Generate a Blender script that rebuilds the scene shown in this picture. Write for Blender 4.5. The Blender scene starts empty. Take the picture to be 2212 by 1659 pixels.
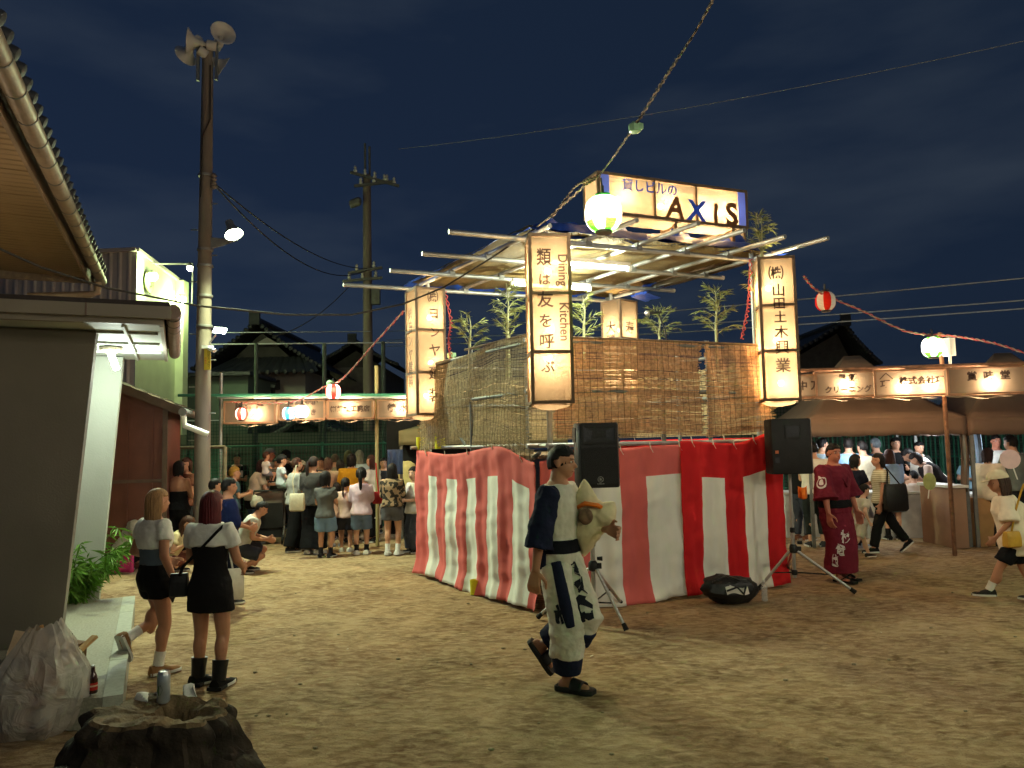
import bpy, math, random
from mathutils import Vector, Matrix, noise as mnoise
random.seed(7)
SC = bpy.context.scene
COL = SC.collection
R = math.radians

# ------------------------------------------------------------------ camera
FPX, CX, CY = 1650.0, 1106.0, 829.5          # focal length and centre in pixels of a 2212 x 1659 frame
CAM_H = 1.75
PITCH, ROLL = math.atan(128.5 / FPX), R(-1.2)
CAM_R = Matrix.Rotation(math.pi / 2 + PITCH, 3, 'X') @ Matrix.Rotation(ROLL, 3, 'Z')
cam_data = bpy.data.cameras.new('camera')
cam_data.sensor_width = 36.0
cam_data.lens = 36.0 * FPX / 2212.0
cam_data.clip_start, cam_data.clip_end = 0.05, 2000.0
cam = bpy.data.objects.new('camera', cam_data)
COL.objects.link(cam)
cam.matrix_world = Matrix.Translation((0, 0, CAM_H)) @ CAM_R.to_4x4()
SC.camera = cam

def P(u, v, d):
    """world point at depth d (metres along +Y) seen at frame position u, v"""
    w = CAM_R @ Vector(((u - CX) / FPX, -(v - CY) / FPX, -1.0))
    return Vector((0, 0, CAM_H)) + w * (d / w.y)

def G(u, v, z=0.0):
    """world point on the level z seen at frame position u, v"""
    w = CAM_R @ Vector(((u - CX) / FPX, -(v - CY) / FPX, -1.0))
    return Vector((0, 0, CAM_H)) + w * ((z - CAM_H) / w.z)

# ------------------------------------------------------------------ world (night sky)
world = bpy.data.worlds.new('World'); SC.world = world; world.use_nodes = True
nt = world.node_tree; nt.nodes.clear()
wo = nt.nodes.new('ShaderNodeOutputWorld'); bg = nt.nodes.new('ShaderNodeBackground')
sky = nt.nodes.new('ShaderNodeTexSky'); sky.sky_type = 'NISHITA'; sky.sun_disc = False
sky.sun_elevation = R(-3.6); sky.sun_rotation = R(-38); sky.altitude = 20
sky.air_density = 1.0; sky.dust_density = 1.4; sky.ozone_density = 3.0
tc = nt.nodes.new('ShaderNodeTexCoord'); mp = nt.nodes.new('ShaderNodeMapping'); mp.inputs['Scale'].default_value = (1.2, 1.2, 4.5)
nz = nt.nodes.new('ShaderNodeTexNoise'); nz.inputs['Scale'].default_value = 2.2; nz.inputs['Detail'].default_value = 5
cr = nt.nodes.new('ShaderNodeMapRange'); cr.inputs['From Min'].default_value = .42; cr.inputs['From Max'].default_value = .72
mx = nt.nodes.new('ShaderNodeMixRGB'); mx.blend_type = 'ADD'; mx.inputs['Fac'].default_value = 1
cl = nt.nodes.new('ShaderNodeMixRGB'); cl.inputs['Color1'].default_value = (.0026, .0052, .0105, 1); cl.inputs['Color2'].default_value = (.0075, .0110, .0165, 1)
sm = nt.nodes.new('ShaderNodeMixRGB'); sm.blend_type = 'MULTIPLY'; sm.inputs['Fac'].default_value = 1; sm.inputs['Color2'].default_value = (1, 1, 1, 1)
nt.links.new(tc.outputs['Generated'], mp.inputs['Vector']); nt.links.new(mp.outputs['Vector'], nz.inputs['Vector'])
nt.links.new(nz.outputs['Fac'], cr.inputs['Value']); nt.links.new(cr.outputs['Result'], cl.inputs['Fac'])
SKY_K = 0.040
sc_ = nt.nodes.new('ShaderNodeMixRGB'); sc_.blend_type = 'MULTIPLY'; sc_.inputs['Fac'].default_value = 1; sc_.inputs['Color2'].default_value = (SKY_K, SKY_K, SKY_K, 1)
nt.links.new(sky.outputs['Color'], sc_.inputs['Color1'])
nt.links.new(sc_.outputs['Color'], mx.inputs['Color1']); nt.links.new(cl.outputs['Color'], mx.inputs['Color2'])
nt.links.new(mx.outputs['Color'], bg.inputs['Color']); bg.inputs['Strength'].default_value = 1.0
nt.links.new(bg.outputs['Background'], wo.inputs['Surface'])

SC.view_settings.view_transform = 'Standard'; SC.view_settings.look = 'None'
SC.view_settings.exposure = 1.55; SC.view_settings.gamma = 1.0; SC.view_settings.use_curve_mapping = False
SC.cycles.use_denoising = True
SC.cycles.use_adaptive_sampling = True; SC.cycles.adaptive_threshold = .035
SC.cycles.max_bounces = 5; SC.cycles.diffuse_bounces = 2; SC.cycles.glossy_bounces = 2
SC.cycles.transmission_bounces = 4; SC.cycles.transparent_max_bounces = 12
SC.cycles.sample_clamp_indirect = 4.0
SC.cycles.caustics_reflective = False; SC.cycles.caustics_refractive = False

# ------------------------------------------------------------------ materials
def lin(v):
    v /= 255.0
    return v / 12.92 if v <= .04045 else ((v + .055) / 1.055) ** 2.4
def C(r, g, b): return (lin(r), lin(g), lin(b))
MATS = {}
def mat(name, col, rough=.7, var=.18, scale=6.0, bump=.15, bscale=35.0, metal=0.0, stretch=(1, 1, 1), detail=4, spec=.35, coat=0.0):
    """plain procedural surface: two tones of one colour by noise, and fine relief"""
    if name in MATS: return MATS[name]
    m = bpy.data.materials.new(name); m.use_nodes = True; MATS[name] = m
    t = m.node_tree; b = t.nodes['Principled BSDF']
    tc = t.nodes.new('ShaderNodeTexCoord'); mp = t.nodes.new('ShaderNodeMapping'); mp.inputs['Scale'].default_value = stretch
    t.links.new(tc.outputs['Object'], mp.inputs['Vector'])
    n = t.nodes.new('ShaderNodeTexNoise'); n.inputs['Scale'].default_value = scale; n.inputs['Detail'].default_value = detail
    t.links.new(mp.outputs['Vector'], n.inputs['Vector'])
    r = t.nodes.new('ShaderNodeMapRange'); r.inputs['From Min'].default_value = .3; r.inputs['From Max'].default_value = .7
    t.links.new(n.outputs['Fac'], r.inputs['Value'])
    mx = t.nodes.new('ShaderNodeMixRGB')
    mx.inputs['Color1'].default_value = (*[min(1, c * (1 - var)) for c in col], 1)
    mx.inputs['Color2'].default_value = (*[min(1, c * (1 + var)) for c in col], 1)
    t.links.new(r.outputs['Result'], mx.inputs['Fac']); t.links.new(mx.outputs['Color'], b.inputs['Base Color'])
    b.inputs['Roughness'].default_value = rough; b.inputs['Metallic'].default_value = metal
    b.inputs['Specular IOR Level'].default_value = spec; b.inputs['Coat Weight'].default_value = coat
    if bump:
        n2 = t.nodes.new('ShaderNodeTexNoise'); n2.inputs['Scale'].default_value = bscale; n2.inputs['Detail'].default_value = 3
        t.links.new(mp.outputs['Vector'], n2.inputs['Vector'])
        bp = t.nodes.new('ShaderNodeBump'); bp.inputs['Strength'].default_value = bump; bp.inputs['Distance'].default_value = .02
        t.links.new(n2.outputs['Fac'], bp.inputs['Height']); t.links.new(bp.outputs['Normal'], b.inputs['Normal'])
    return m
def emis(name, col, k):
    if name in MATS: return MATS[name]
    m = bpy.data.materials.new(name); m.use_nodes = True; MATS[name] = m
    b = m.node_tree.nodes['Principled BSDF']
    b.inputs['Base Color'].default_value = (*col, 1); b.inputs['Emission Color'].default_value = (*col, 1); b.inputs['Emission Strength'].default_value = k
    return m
def paper(name, col, thru=.30, glow=.04, body=.05, creases=True):
    """thin waxed paper: part of the lamp light passes straight, part is scattered through"""
    if name in MATS: return MATS[name]
    m = bpy.data.materials.new(name); m.use_nodes = True; MATS[name] = m
    t = m.node_tree; t.nodes.clear(); o = t.nodes.new('ShaderNodeOutputMaterial')
    tr = t.nodes.new('ShaderNodeBsdfTransparent'); tl = t.nodes.new('ShaderNodeBsdfTranslucent'); df = t.nodes.new('ShaderNodeBsdfDiffuse')
    tr.inputs['Color'].default_value = (*[thru * c for c in col], 1)
    df.inputs['Color'].default_value = (*[body * c for c in col], 1)
    tc = t.nodes.new('ShaderNodeTexCoord'); n = t.nodes.new('ShaderNodeTexNoise'); n.inputs['Scale'].default_value = 5; n.inputs['Detail'].default_value = 5; n.inputs['Distortion'].default_value = .6
    t.links.new(tc.outputs['Object'], n.inputs['Vector'])
    mx = t.nodes.new('ShaderNodeMixRGB')
    mx.inputs['Color1'].default_value = (*[glow * c * .72 for c in col], 1); mx.inputs['Color2'].default_value = (*[glow * c * 1.25 for c in col], 1)
    t.links.new(n.outputs['Fac'], mx.inputs['Fac']); t.links.new(mx.outputs['Color'], tl.inputs['Color'])
    a1 = t.nodes.new('ShaderNodeAddShader'); a2 = t.nodes.new('ShaderNodeAddShader')
    t.links.new(tr.outputs[0], a1.inputs[0]); t.links.new(tl.outputs[0], a1.inputs[1])
    t.links.new(a1.outputs[0], a2.inputs[0]); t.links.new(df.outputs[0], a2.inputs[1])
    t.links.new(a2.outputs[0], o.inputs['Surface'])
    return m

# ------------------------------------------------------------------ mesh building
class MB:
    def __init__(s): s.v = []; s.f = []; s.m = []; s.uv = None
    def add(s, vs, fs, mi=0):
        k = len(s.v); s.v += [Vector(p) for p in vs]; s.f += [tuple(i + k for i in f) for f in fs]; s.m += [mi] * len(fs); return s
    def box(s, c, size, rz=0, mi=0, M=None):
        hx, hy, hz = size[0] / 2, size[1] / 2, size[2] / 2
        vs = [Vector((x, y, z)) for z in (-hz, hz) for y in (-hy, hy) for x in (-hx, hx)]
        Q = M if M is not None else Matrix.Rotation(rz, 3, 'Z')
        vs = [Q @ p + Vector(c) for p in vs]
        return s.add(vs, [(0, 2, 3, 1), (4, 5, 7, 6), (0, 1, 5, 4), (2, 6, 7, 3), (0, 4, 6, 2), (1, 3, 7, 5)], mi)
    def beam(s, a, b, w, h, mi=0):
        """square bar from a to b"""
        a, b = Vector(a), Vector(b); d = b - a; L = d.length
        if L < 1e-6: return s
        z = d / L; x = z.cross(Vector((0, 0, 1)))
        x = x.normalized() if x.length > 1e-4 else Vector((1, 0, 0)); y = z.cross(x)
        return s.box((a + b) / 2, (w, h, L), mi=mi, M=Matrix((x, y, z)).transposed())
    def tube(s, pts, r, n=8, cap=True, mi=0, fx=1.0, fy=1.0):
        """round bar along points; r one radius or one per point"""
        pts = [Vector(p) for p in pts]; k = len(pts)
        rs = r if isinstance(r, (list, tuple)) else [r] * k
        up = None; vs = []
        for i, p in enumerate(pts):
            d = (pts[min(i + 1, k - 1)] - pts[max(i - 1, 0)])
            d = d.normalized() if d.length > 1e-7 else Vector((0, 0, 1))
            if up is None:
                up = d.orthogonal().normalized()
                if abs(d.z) > .6:
                    q = Vector((1, 0, 0)); up = (q - d * q.dot(d)).normalized()
            x = (up - d * up.dot(d)); x = x.normalized() if x.length > 1e-5 else d.orthogonal().normalized()
            up = x; y = d.cross(x)
            for j in range(n):
                t = 2 * math.pi * j / n
                vs.append(p + x * (rs[i] * fx * math.cos(t)) + y * (rs[i] * fy * math.sin(t)))
        fs = [(i * n + j, i * n + (j + 1) % n, (i + 1) * n + (j + 1) % n, (i + 1) * n + j) for i in range(k - 1) for j in range(n)]
        if cap: fs += [tuple(range(n))[::-1], tuple((k - 1) * n + j for j in range(n))]
        return s.add(vs, fs, mi)
    def loft(s, rings, cap=True, mi=0):
        n = len(rings[0]); k = len(rings); vs = [p for r in rings for p in r]
        fs = [(i * n + j, i * n + (j + 1) % n, (i + 1) * n + (j + 1) % n, (i + 1) * n + j) for i in range(k - 1) for j in range(n)]
        if cap: fs += [tuple(range(n))[::-1], tuple((k - 1) * n + j for j in range(n))]
        return s.add(vs, fs, mi)
    def lathe(s, prof, n=16, c=(0, 0, 0), M=None, mi=0, cap=True):
        """profile of (radius, height) turned about z"""
        rings = []
        for r, h in prof:
            rg = [Vector((r * math.cos(2 * math.pi * j / n), r * math.sin(2 * math.pi * j / n), h)) for j in range(n)]
            if M is not None: rg = [M @ p for p in rg]
            rings.append([p + Vector(c) for p in rg])
        return s.loft(rings, cap, mi)
    def ball(s, c, r, n=12, k=8, mi=0, M=None):
        r = r if isinstance(r, (list, tuple)) else (r, r, r)
        rings = []
        for i in range(k + 1):
            t = math.pi * (i / k) * .98 + .0314; q = math.sin(t)
            rg = [Vector((r[0] * q * math.cos(2 * math.pi * j / n), r[1] * q * math.sin(2 * math.pi * j / n), -r[2] * math.cos(t))) for j in range(n)]
            if M is not None: rg = [M @ p for p in rg]
            rings.append([p + Vector(c) for p in rg])
        return s.loft(rings, True, mi)
    def capsule(s, a, b, ra, rb, n=12, fx=1.0, fy=1.0, mi=0):
        a, b = Vector(a), Vector(b); d = b - a; L = max(d.length, 1e-5); d = d / L
        pts, rs = [], []
        for t in (-1, -.85, -.5): pts.append(a + d * (t * ra)); rs.append(ra * math.sqrt(max(.02, 1 - t * t)))
        for i in range(5): q = i / 4; pts.append(a.lerp(b, q)); rs.append(ra + (rb - ra) * q)
        for t in (.5, .85, 1): pts.append(b + d * (t * rb)); rs.append(rb * math.sqrt(max(.02, 1 - t * t)))
        return s.tube(pts, rs, n, True, mi, fx, fy)
    def grid(s, fn, nu, nv, mi=None):
        """sheet fn(i/nu, j/nv) -> point; mi(i, j) -> material"""
        vs = [fn(i / nu, j / nv) for j in range(nv + 1) for i in range(nu + 1)]
        k = len(s.v); s.v += [Vector(p) for p in vs]
        for j in range(nv):
            for i in range(nu):
                a = j * (nu + 1) + i + k
                s.f.append((a, a + 1, a + nu + 2, a + nu + 1)); s.m.append(mi(i, j) if mi else 0)
        return s
    def mesh(s, name, mats, inv=None, smooth=True):
        me = bpy.data.meshes.new(name)
        vs = [inv @ p for p in s.v] if inv is not None else s.v
        me.from_pydata([tuple(p) for p in vs], [], s.f)
        for m in (mats if isinstance(mats, (list, tuple)) else [mats]): me.materials.append(m)
        if any(s.m): me.polygons.foreach_set('material_index', s.m)
        if smooth:
            me.polygons.foreach_set('use_smooth', [True] * len(s.f))
            try: me.set_sharp_from_angle(angle=R(38))
            except Exception: pass
        me.update(); return me
    def build(s, name, mats, parent=None, world=False, smooth=True):
        inv = XF[parent.name].inverted() if (world and parent is not None) else None
        o = bpy.data.objects.new(name, s.mesh(name, mats, inv, smooth)); COL.objects.link(o)
        if parent is not None:
            o.parent = parent; XF[o.name] = XF.get(parent.name, Matrix())
        else: XF[o.name] = Matrix()
        return o
XF = {}
def thing(name, label, cat, loc=(0, 0, 0), rz=0.0, group=None):
    o = bpy.data.objects.new(name, None); COL.objects.link(o)
    o.empty_display_size = .1; o.location = loc; o.rotation_euler = (0, 0, rz)
    XF[o.name] = Matrix.Translation(loc) @ Matrix.Rotation(rz, 4, 'Z')
    return tag(o, label, cat, group)
def tag(o, label, cat=None, group=None, kind=None):
    if label: o['label'] = label
    if cat: o['category'] = cat
    if group: o['group'] = group
    if kind: o['kind'] = kind
    return o
def setting(o, kind='structure'): o['kind'] = kind; return o
def share(src, name, parent, loc=None, rot=None, scl=None):
    """a piece that shares the mesh of src"""
    o = bpy.data.objects.new(name, src.data); COL.objects.link(o); o.parent = parent; XF[o.name] = XF.get(parent.name, Matrix())
    if loc is not None: o.location = loc
    if rot is not None: o.rotation_euler = rot
    if scl is not None: o.scale = scl
    return o
def tree_copy(o, parent=None):
    c = o.copy(); COL.objects.link(c); c.parent = parent
    for ch in o.children: tree_copy(ch, c)
    return c
def lamp(name, parent, loc, watts, col=(1, .72, .42), rad=.05, kind='POINT', **kw):
    d = bpy.data.lights.new(name, kind); d.energy = watts; d.color = col
    if kind in ('POINT', 'SPOT'): d.shadow_soft_size = rad
    for k, v in kw.items(): setattr(d, k, v)
    o = bpy.data.objects.new(name, d); COL.objects.link(o); o.location = loc
    if parent is not None: o.parent = parent
    return o
TEXTS = []
def text(name, body, parent, loc, size, m, rot=(math.pi / 2, 0, 0), line=1.0, bold=0.0, align='CENTER', xs=1.0, shear=0.0, ext=.0006):
    c = bpy.data.curves.new(name, 'FONT'); c.body = body; c.size = size; c.align_x = align; c.align_y = 'CENTER'
    c.space_line = line; c.offset = bold; c.extrude = ext; c.resolution_u = 3; c.shear = shear
    c.materials.append(m)
    o = bpy.data.objects.new(name, c); COL.objects.link(o); o.location = loc; o.rotation_euler = rot; o.scale = (xs, 1, 1)
    if parent is not None: o.parent = parent
    TEXTS.append(o)
    return o
def aim(o, d):
    o.rotation_euler = Vector(d).to_track_quat('-Z', 'Y').to_euler()
def sag(a, b, drop, n=14):
    a, b = Vector(a), Vector(b)
    return [a.lerp(b, i / n) - Vector((0, 0, drop * 4 * (i / n) * (1 - i / n))) for i in range(n + 1)]
# ------------------------------------------------------------------ common materials
M_STEEL = mat('galvanised_steel', C(150, 152, 150), .45, .15, 9, .1, 60, metal=.6)
M_STEELD = mat('dull_steel', C(112, 112, 108), .55, .2, 9, .15, 50, metal=.4)
M_ALU = mat('brushed_aluminium', C(190, 190, 188), .35, .08, 9, .05, 60, metal=.8)
M_RUST = mat('rusty_pipe', C(120, 84, 62), .75, .35, 12, .3, 40, metal=.2)
M_BLACK = mat('black_plastic', C(26, 26, 27), .55, .2, 9, .15, 90)
M_RUBBER = mat('black_rubber', C(20, 20, 20), .8, .2, 9, .1, 60)
M_CONC = mat('pole_concrete', C(128, 118, 108), .85, .16, 3, .25, 45, stretch=(1, 1, .35))
M_WOODF = mat('weathered_batten', C(112, 88, 64), .8, .3, 5, .25, 30, stretch=(6, 6, .8))
M_TILE = mat('dark_roof_tile', C(54, 56, 60), .5, .25, 3, .2, 25)
M_PLASTER = mat('pale_plaster', C(150, 148, 142), .9, .12, 1.2, .12, 20)
M_GREENP = mat('green_fence_paint', C(58, 120, 96), .55, .15, 6, .1, 50)
M_NET = mat('green_net', C(30, 66, 54), .9, .1, 6, 0)
M_CORD = mat('dark_cable', C(52, 48, 44), .7, .15, 9, 0)
M_REDCORD = mat('red_cord', C(168, 66, 62), .7, .2, 30, 0)
M_WHITE = mat('white_plastic', C(222, 222, 216), .5, .05, 9, .05, 60)
M_BAMBOO = mat('bamboo_pole', C(150, 138, 96), .55, .2, 4, .1, 30, stretch=(1, 1, .3))

# ------------------------------------------------------------------ ground
def ground_mat():
    m = bpy.data.materials.new('trodden_sand'); m.use_nodes = True; t = m.node_tree; b = t.nodes['Principled BSDF']
    tc = t.nodes.new('ShaderNodeTexCoord')
    def nz(s, d=5, dist=0.0, rough=.55, st=None):
        n = t.nodes.new('ShaderNodeTexNoise'); n.inputs['Scale'].default_value = s; n.inputs['Detail'].default_value = d
        n.inputs['Distortion'].default_value = dist; n.inputs['Roughness'].default_value = rough
        if st:
            q = t.nodes.new('ShaderNodeMapping'); q.inputs['Scale'].default_value = st; q.inputs['Rotation'].default_value = (0, 0, .5)
            t.links.new(tc.outputs['Object'], q.inputs['Vector']); t.links.new(q.outputs['Vector'], n.inputs['Vector'])
        else: t.links.new(tc.outputs['Object'], n.inputs['Vector'])
        return n
    def ramp(src, lo, hi):
        r = t.nodes.new('ShaderNodeMapRange'); r.inputs['From Min'].default_value = lo; r.inputs['From Max'].default_value = hi
        t.links.new(src, r.inputs['Value']); return r.outputs['Result']
    def mix(f, a, b_, mode='MIX'):
        x = t.nodes.new('ShaderNodeMixRGB'); x.blend_type = mode
        for k, val in (('Fac', f), ('Color1', a), ('Color2', b_)):
            if isinstance(val, (tuple, float, int)): x.inputs[k].default_value = (*val, 1) if isinstance(val, tuple) else val
            else: t.links.new(val, x.inputs[k])
        return x.outputs['Color']
    big, mid, fine, grit = nz(.35, 4), nz(2.1, 6, .8, .62), nz(9, 6, .4, .65, (1, 1.8, 1)), nz(120, 3)
    a = mix(ramp(big.outputs['Fac'], .35, .65), C(144, 116, 84), C(172, 147, 112))
    a = mix(ramp(mid.outputs['Fac'], .40, .66), a, C(102, 78, 52))
    a = mix(ramp(nz(.9, 5, .5).outputs['Fac'], .48, .70), a, C(114, 84, 57))
    a = mix(ramp(fine.outputs['Fac'], .40, .75), a, C(190, 166, 132))
    a = mix(ramp(grit.outputs['Fac'], .58, .75), a, C(96, 82, 62))
    t.links.new(a, b.inputs['Base Color']); b.inputs['Roughness'].default_value = .95; b.inputs['Specular IOR Level'].default_value = .15
    vo = t.nodes.new('ShaderNodeTexVoronoi'); vo.inputs['Scale'].default_value = 4.2; vo.feature = 'SMOOTH_F1'
    q = t.nodes.new('ShaderNodeMixRGB'); q.blend_type = 'ADD'; q.inputs['Fac'].default_value = .25
    t.links.new(tc.outputs['Object'], q.inputs['Color1']); t.links.new(mid.outputs['Color'], q.inputs['Color2']); t.links.new(q.outputs['Color'], vo.inputs['Vector'])
    prev = None
    for src, st, ds in ((vo.outputs['Distance'], .35, .09), (mid.outputs['Fac'], .5, .08), (fine.outputs['Fac'], .55, .04), (grit.outputs['Fac'], .3, .006)):
        bp = t.nodes.new('ShaderNodeBump'); bp.inputs['Strength'].default_value = st; bp.inputs['Distance'].default_value = ds
        t.links.new(src, bp.inputs['Height'])
        if prev: t.links.new(prev, bp.inputs['Normal'])
        prev = bp.outputs['Normal']
    t.links.new(prev, b.inputs['Normal']); return m
def ground_z(x, y):
    q = mnoise.noise(Vector((x * .8, y * .8, 3))) * .012 + mnoise.noise(Vector((x * 3.1, y * 3.1, 1))) * .007 + mnoise.noise(Vector((x * 7.3, y * 7.3, 5))) * .004
    return q - .010
gm = MB(); NG = 170
def gfun(i, j):
    w = lambda t: 11 * t + 190 * t ** 7
    x, y = w(i * 2 - 1), w(j * 2 - 1) + 7
    return (x, y, ground_z(x, y))
gm.grid(gfun, NG * 2, NG * 2)
ground = setting(gm.build('ground', ground_mat()))

# leaves, chips and pebbles lying about
def litter():
    leaf = mat('dry_leaf', C(120, 96, 58), .8, .3, 20, 0); scrap = mat('pale_scrap', C(205, 198, 180), .8, .1, 20, 0)
    pb = mat('pebble', C(150, 136, 110), .9, .25, 12, .3, 30)
    mb = MB()
    for k in range(150):
        y = random.uniform(2.6, 13); x = random.uniform(-.75, .75) * y * .95
        s = random.uniform(.008, .026); a = random.uniform(0, 6.3); z = ground_z(x, y)
        if k % 3:
            mb.ball((x, y, z + s * .2), (s * .8, s * .6, s * .4), 6, 4, mi=2)
        else:
            d1 = Vector((math.cos(a), math.sin(a), .1)) * s * 1.6; d2 = Vector((-math.sin(a), math.cos(a), .25)) * s * .6; c = Vector((x, y, z + .006))
            mb.add([c - d1, c - d2, c + d1, c + d2], [(0, 1, 2, 3)], mi=k % 2)
    o = mb.build('ground_litter', [leaf, scrap, pb]); tag(o, 'small dry leaves, pebbles and paper scraps lying on the trodden sand', 'litter', kind='stuff')
litter()

# ------------------------------------------------------------------ left hall with leaning fin walls, canopy and tiled eave
CORN = P(352, 700, 6.2)
HALL_LOC = Vector((CORN.x, CORN.y, 0)); HALL_RZ = math.atan2(.40, .915)
hall = thing('assembly_hall', 'dark hall with leaning fin walls, flat porch canopy and tiled eave at left', 'building', HALL_LOC, HALL_RZ)
HX = XF[hall.name]; HINV = HX.inverted()
def hray(u, v):
    a = HINV @ Vector((0, 0, CAM_H)); b = HINV @ P(u, v, 10); return a, (b - a)
def hall_at_y(u, v, y):
    a, d = hray(u, v); return a + d * ((y - a.y) / d.y)
def hall_at_x(u, v, x):
    a, d = hray(u, v); return a + d * ((x - a.x) / d.x)
M_FIN = mat('fin_wall_concrete', C(118, 112, 100), .85, .08, 2, .10, 60)
M_FIN2 = mat('fin_wall_lit', C(172, 176, 164), .85, .07, 2, .12, 70)  # far wall: greenish-white porch light put into the base colour
zs = hall_at_y(208, 715, .5).z
# near fin wall
def fin(yc, th, xb, xt, xlb, xlt, z0, z1, m, name):
    b = MB(); h = th / 2
    vs = [(xlb, yc - h, z0), (xb, yc - h, z0), (xb, yc + h, z0), (xlb, yc + h, z0), (xlt, yc - h, z1), (xt, yc - h, z1), (xt, yc + h, z1), (xlt, yc + h, z1)]
    b.add(vs, [(0, 3, 2, 1), (4, 5, 6, 7), (0, 1, 5, 4), (1, 2, 6, 5), (2, 3, 7, 6), (3, 0, 4, 7)])
    return b.build(name, m, hall, smooth=False)
pb_, pt_ = hall_at_y(125, 1372, .5), hall_at_y(208, 715, .5)
fin(.6, .20, pb_.x, pt_.x, -4.6, -4.6, 0, zs, M_FIN, 'fin_wall')
qb, qt = hall_at_y(210, 1290, 2.45), hall_at_y(266, 792, 2.45)
fin(2.55, .20, qb.x, qt.x, qb.x - .62, qt.x - .62, 0, zs, M_FIN2, 'fin_wall')
# back wall of the porch, far left
b = MB(); b.box((-3.3, 2.9, 1.4), (4.2, .15, 2.8)); b.build('back_wall', M_FIN, hall, smooth=False)
# canopy
M_FASC = mat('canopy_fascia', C(140, 132, 118), .6, .08, 3, .08, 40)
M_SOFF = mat('soffit_board', C(196, 200, 190), .7, .06, 3, .08, 30)
M_COP = mat('weathered_gutter', C(124, 104, 92), .45, .2, 8, .1, 40, metal=.35)
zt = hall_at_y(300, 663, 0).z
b = MB(); b.box((-2.5, 1.42, zs + .045), (5.0, 2.76, .07)); b.build('soffit', M_SOFF, hall, smooth=False)
b = MB(); b.box((-2.5, 1.42, zt + .03), (5.1, 2.9, .035)); b.build('canopy_roof', mat('canopy_roof', C(60, 52, 50), .7), hall, smooth=False)
b = MB(); b.box((-2.5, .03, (zs + zt) / 2 - .03), (5.0, .05, zt - zs - .06)); b.build('fascia_board', M_FASC, hall, smooth=False)
b = MB(); b.box((-2.47, -.03, zt - .045), (5.06, .07, .10)); b.build('front_gutter', M_FASC, hall, smooth=False)
for xj in (-.55, -1.6, -3.0):
    b = MB(); b.box((xj, -.067, zt - .045), (.012, .006, .10)); b.build('gutter_joint', M_COP, hall, smooth=False)
b = MB(); b.box((-.012, 1.45, (zs + zt) / 2 - .02), (.03, 2.7, zt - zs - .03)); b.build('side_fascia', mat('white_fascia', C(180, 172, 160), .6, .05), hall, smooth=False)
b = MB(); b.tube([(.075, -.02, zt - .03), (.075, 2.78, zt - .05)], .062, 14); b.build('side_gutter', M_COP, hall)
for k in range(8):
    b = MB(); b.tube([(.075, .1 + k * .36, zt - .032), (.075, .112 + k * .36, zt - .032)], .067, 14); b.build('gutter_strap', M_BLACK, hall)
for k in range(3):
    b = MB(); b.box((-1.2, .55 + k * .72, zs - .002), (2.3, .022, .02)); b.build('soffit_batten', M_SOFF, hall, smooth=False)
b = MB(); b.box((-.30, 1.4, zs - .006), (.022, 2.6, .02)); b.build('soffit_batten', M_SOFF, hall, smooth=False)
# porch lamp: bare spiral tube below a shallow reflector
lp = hall_at_y(240, 745, 1.62); lp.z = zs
b = MB(); b.lathe([(.11, -.005), (.10, -.03), (.05, -.055), (.03, -.075)], 14, lp); pl = b.build('porch_lamp', mat('lamp_base', C(150, 140, 120), .5), hall)
tb = MB(); tb.tube([lp + Vector((0, 0, -.07)), lp + Vector((.035, -.02, -.16)), lp + Vector((.055, -.03, -.22))], .028, 10)
tb.build('tube', emis('cool_tube', (.92, 1.0, .92), 30), pl)
lamp('porch_light', hall, lp + Vector((.05, -.03, -.28)), 15, (.86, 1.0, .84), .06)
# main roof eave
XE = -1.12
e1 = hall_at_x(215, 610, XE); e0 = hall_at_x(30, 165, XE)
ZE = (e0.z + e1.z) / 2
YE = e1.y + .35
M_GUT = mat('old_round_gutter', C(142, 126, 106), .5, .2, 6, .12, 30, metal=.25)
b = MB(); b.tube([(XE, -4.5, ZE + .0), (XE, YE, ZE)], .085, 16); b.build('eave_gutter', M_GUT, hall)
k = 0; y = -4.2
while y < YE:
    b = MB(); b.tube([(XE, y, ZE), (XE, y + .018, ZE)], .091, 16); b.build('gutter_bracket', M_STEELD, hall); y += .55
tile0 = None; y = -4.4
while y < YE:
    if tile0 is None:
        b = MB(); b.lathe([(.052, 0), (.058, .012), (.058, .30)], 12, (0, 0, 0), Matrix.Rotation(R(-68), 3, 'Y')); b.lathe([(.02, -.006), (.052, 0)], 12, (0, 0, 0), Matrix.Rotation(R(-68), 3, 'Y'))
        tile0 = b.build('eave_tile', M_TILE, hall); tile0.location = (XE + .07, y, ZE + .15)
    else: share(tile0, 'eave_tile', hall, (XE + .07, y, ZE + .15))
    y += .27
def roof_fn(i, j):
    x = XE + .02 - j * 3.4; y = -4.5 + i * (YE + 4.5)
    return (x, y, ZE + .12 + j * 1.5 + .035 * abs(math.sin(y * math.pi / .27)))
b = MB(); b.grid(roof_fn, 180, 14); b.build('main_roof', M_TILE, hall)
M_EAVE = mat('eave_timber', C(128, 112, 92), .75, .2, 4, .15, 20, stretch=(4, .6, 4))
b = MB(); b.box((XE - .17, (YE - 4.5) / 2, ZE + .02), (.035, YE + 4.5, .20)); b.build('eave_fascia', M_EAVE, hall, smooth=False)
M_PLK = mat('soffit_plank', C(146, 124, 92), .75, .32, 3, .2, 25, stretch=(.7, 9, 4))
plk0 = None; y = -3.4
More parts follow.
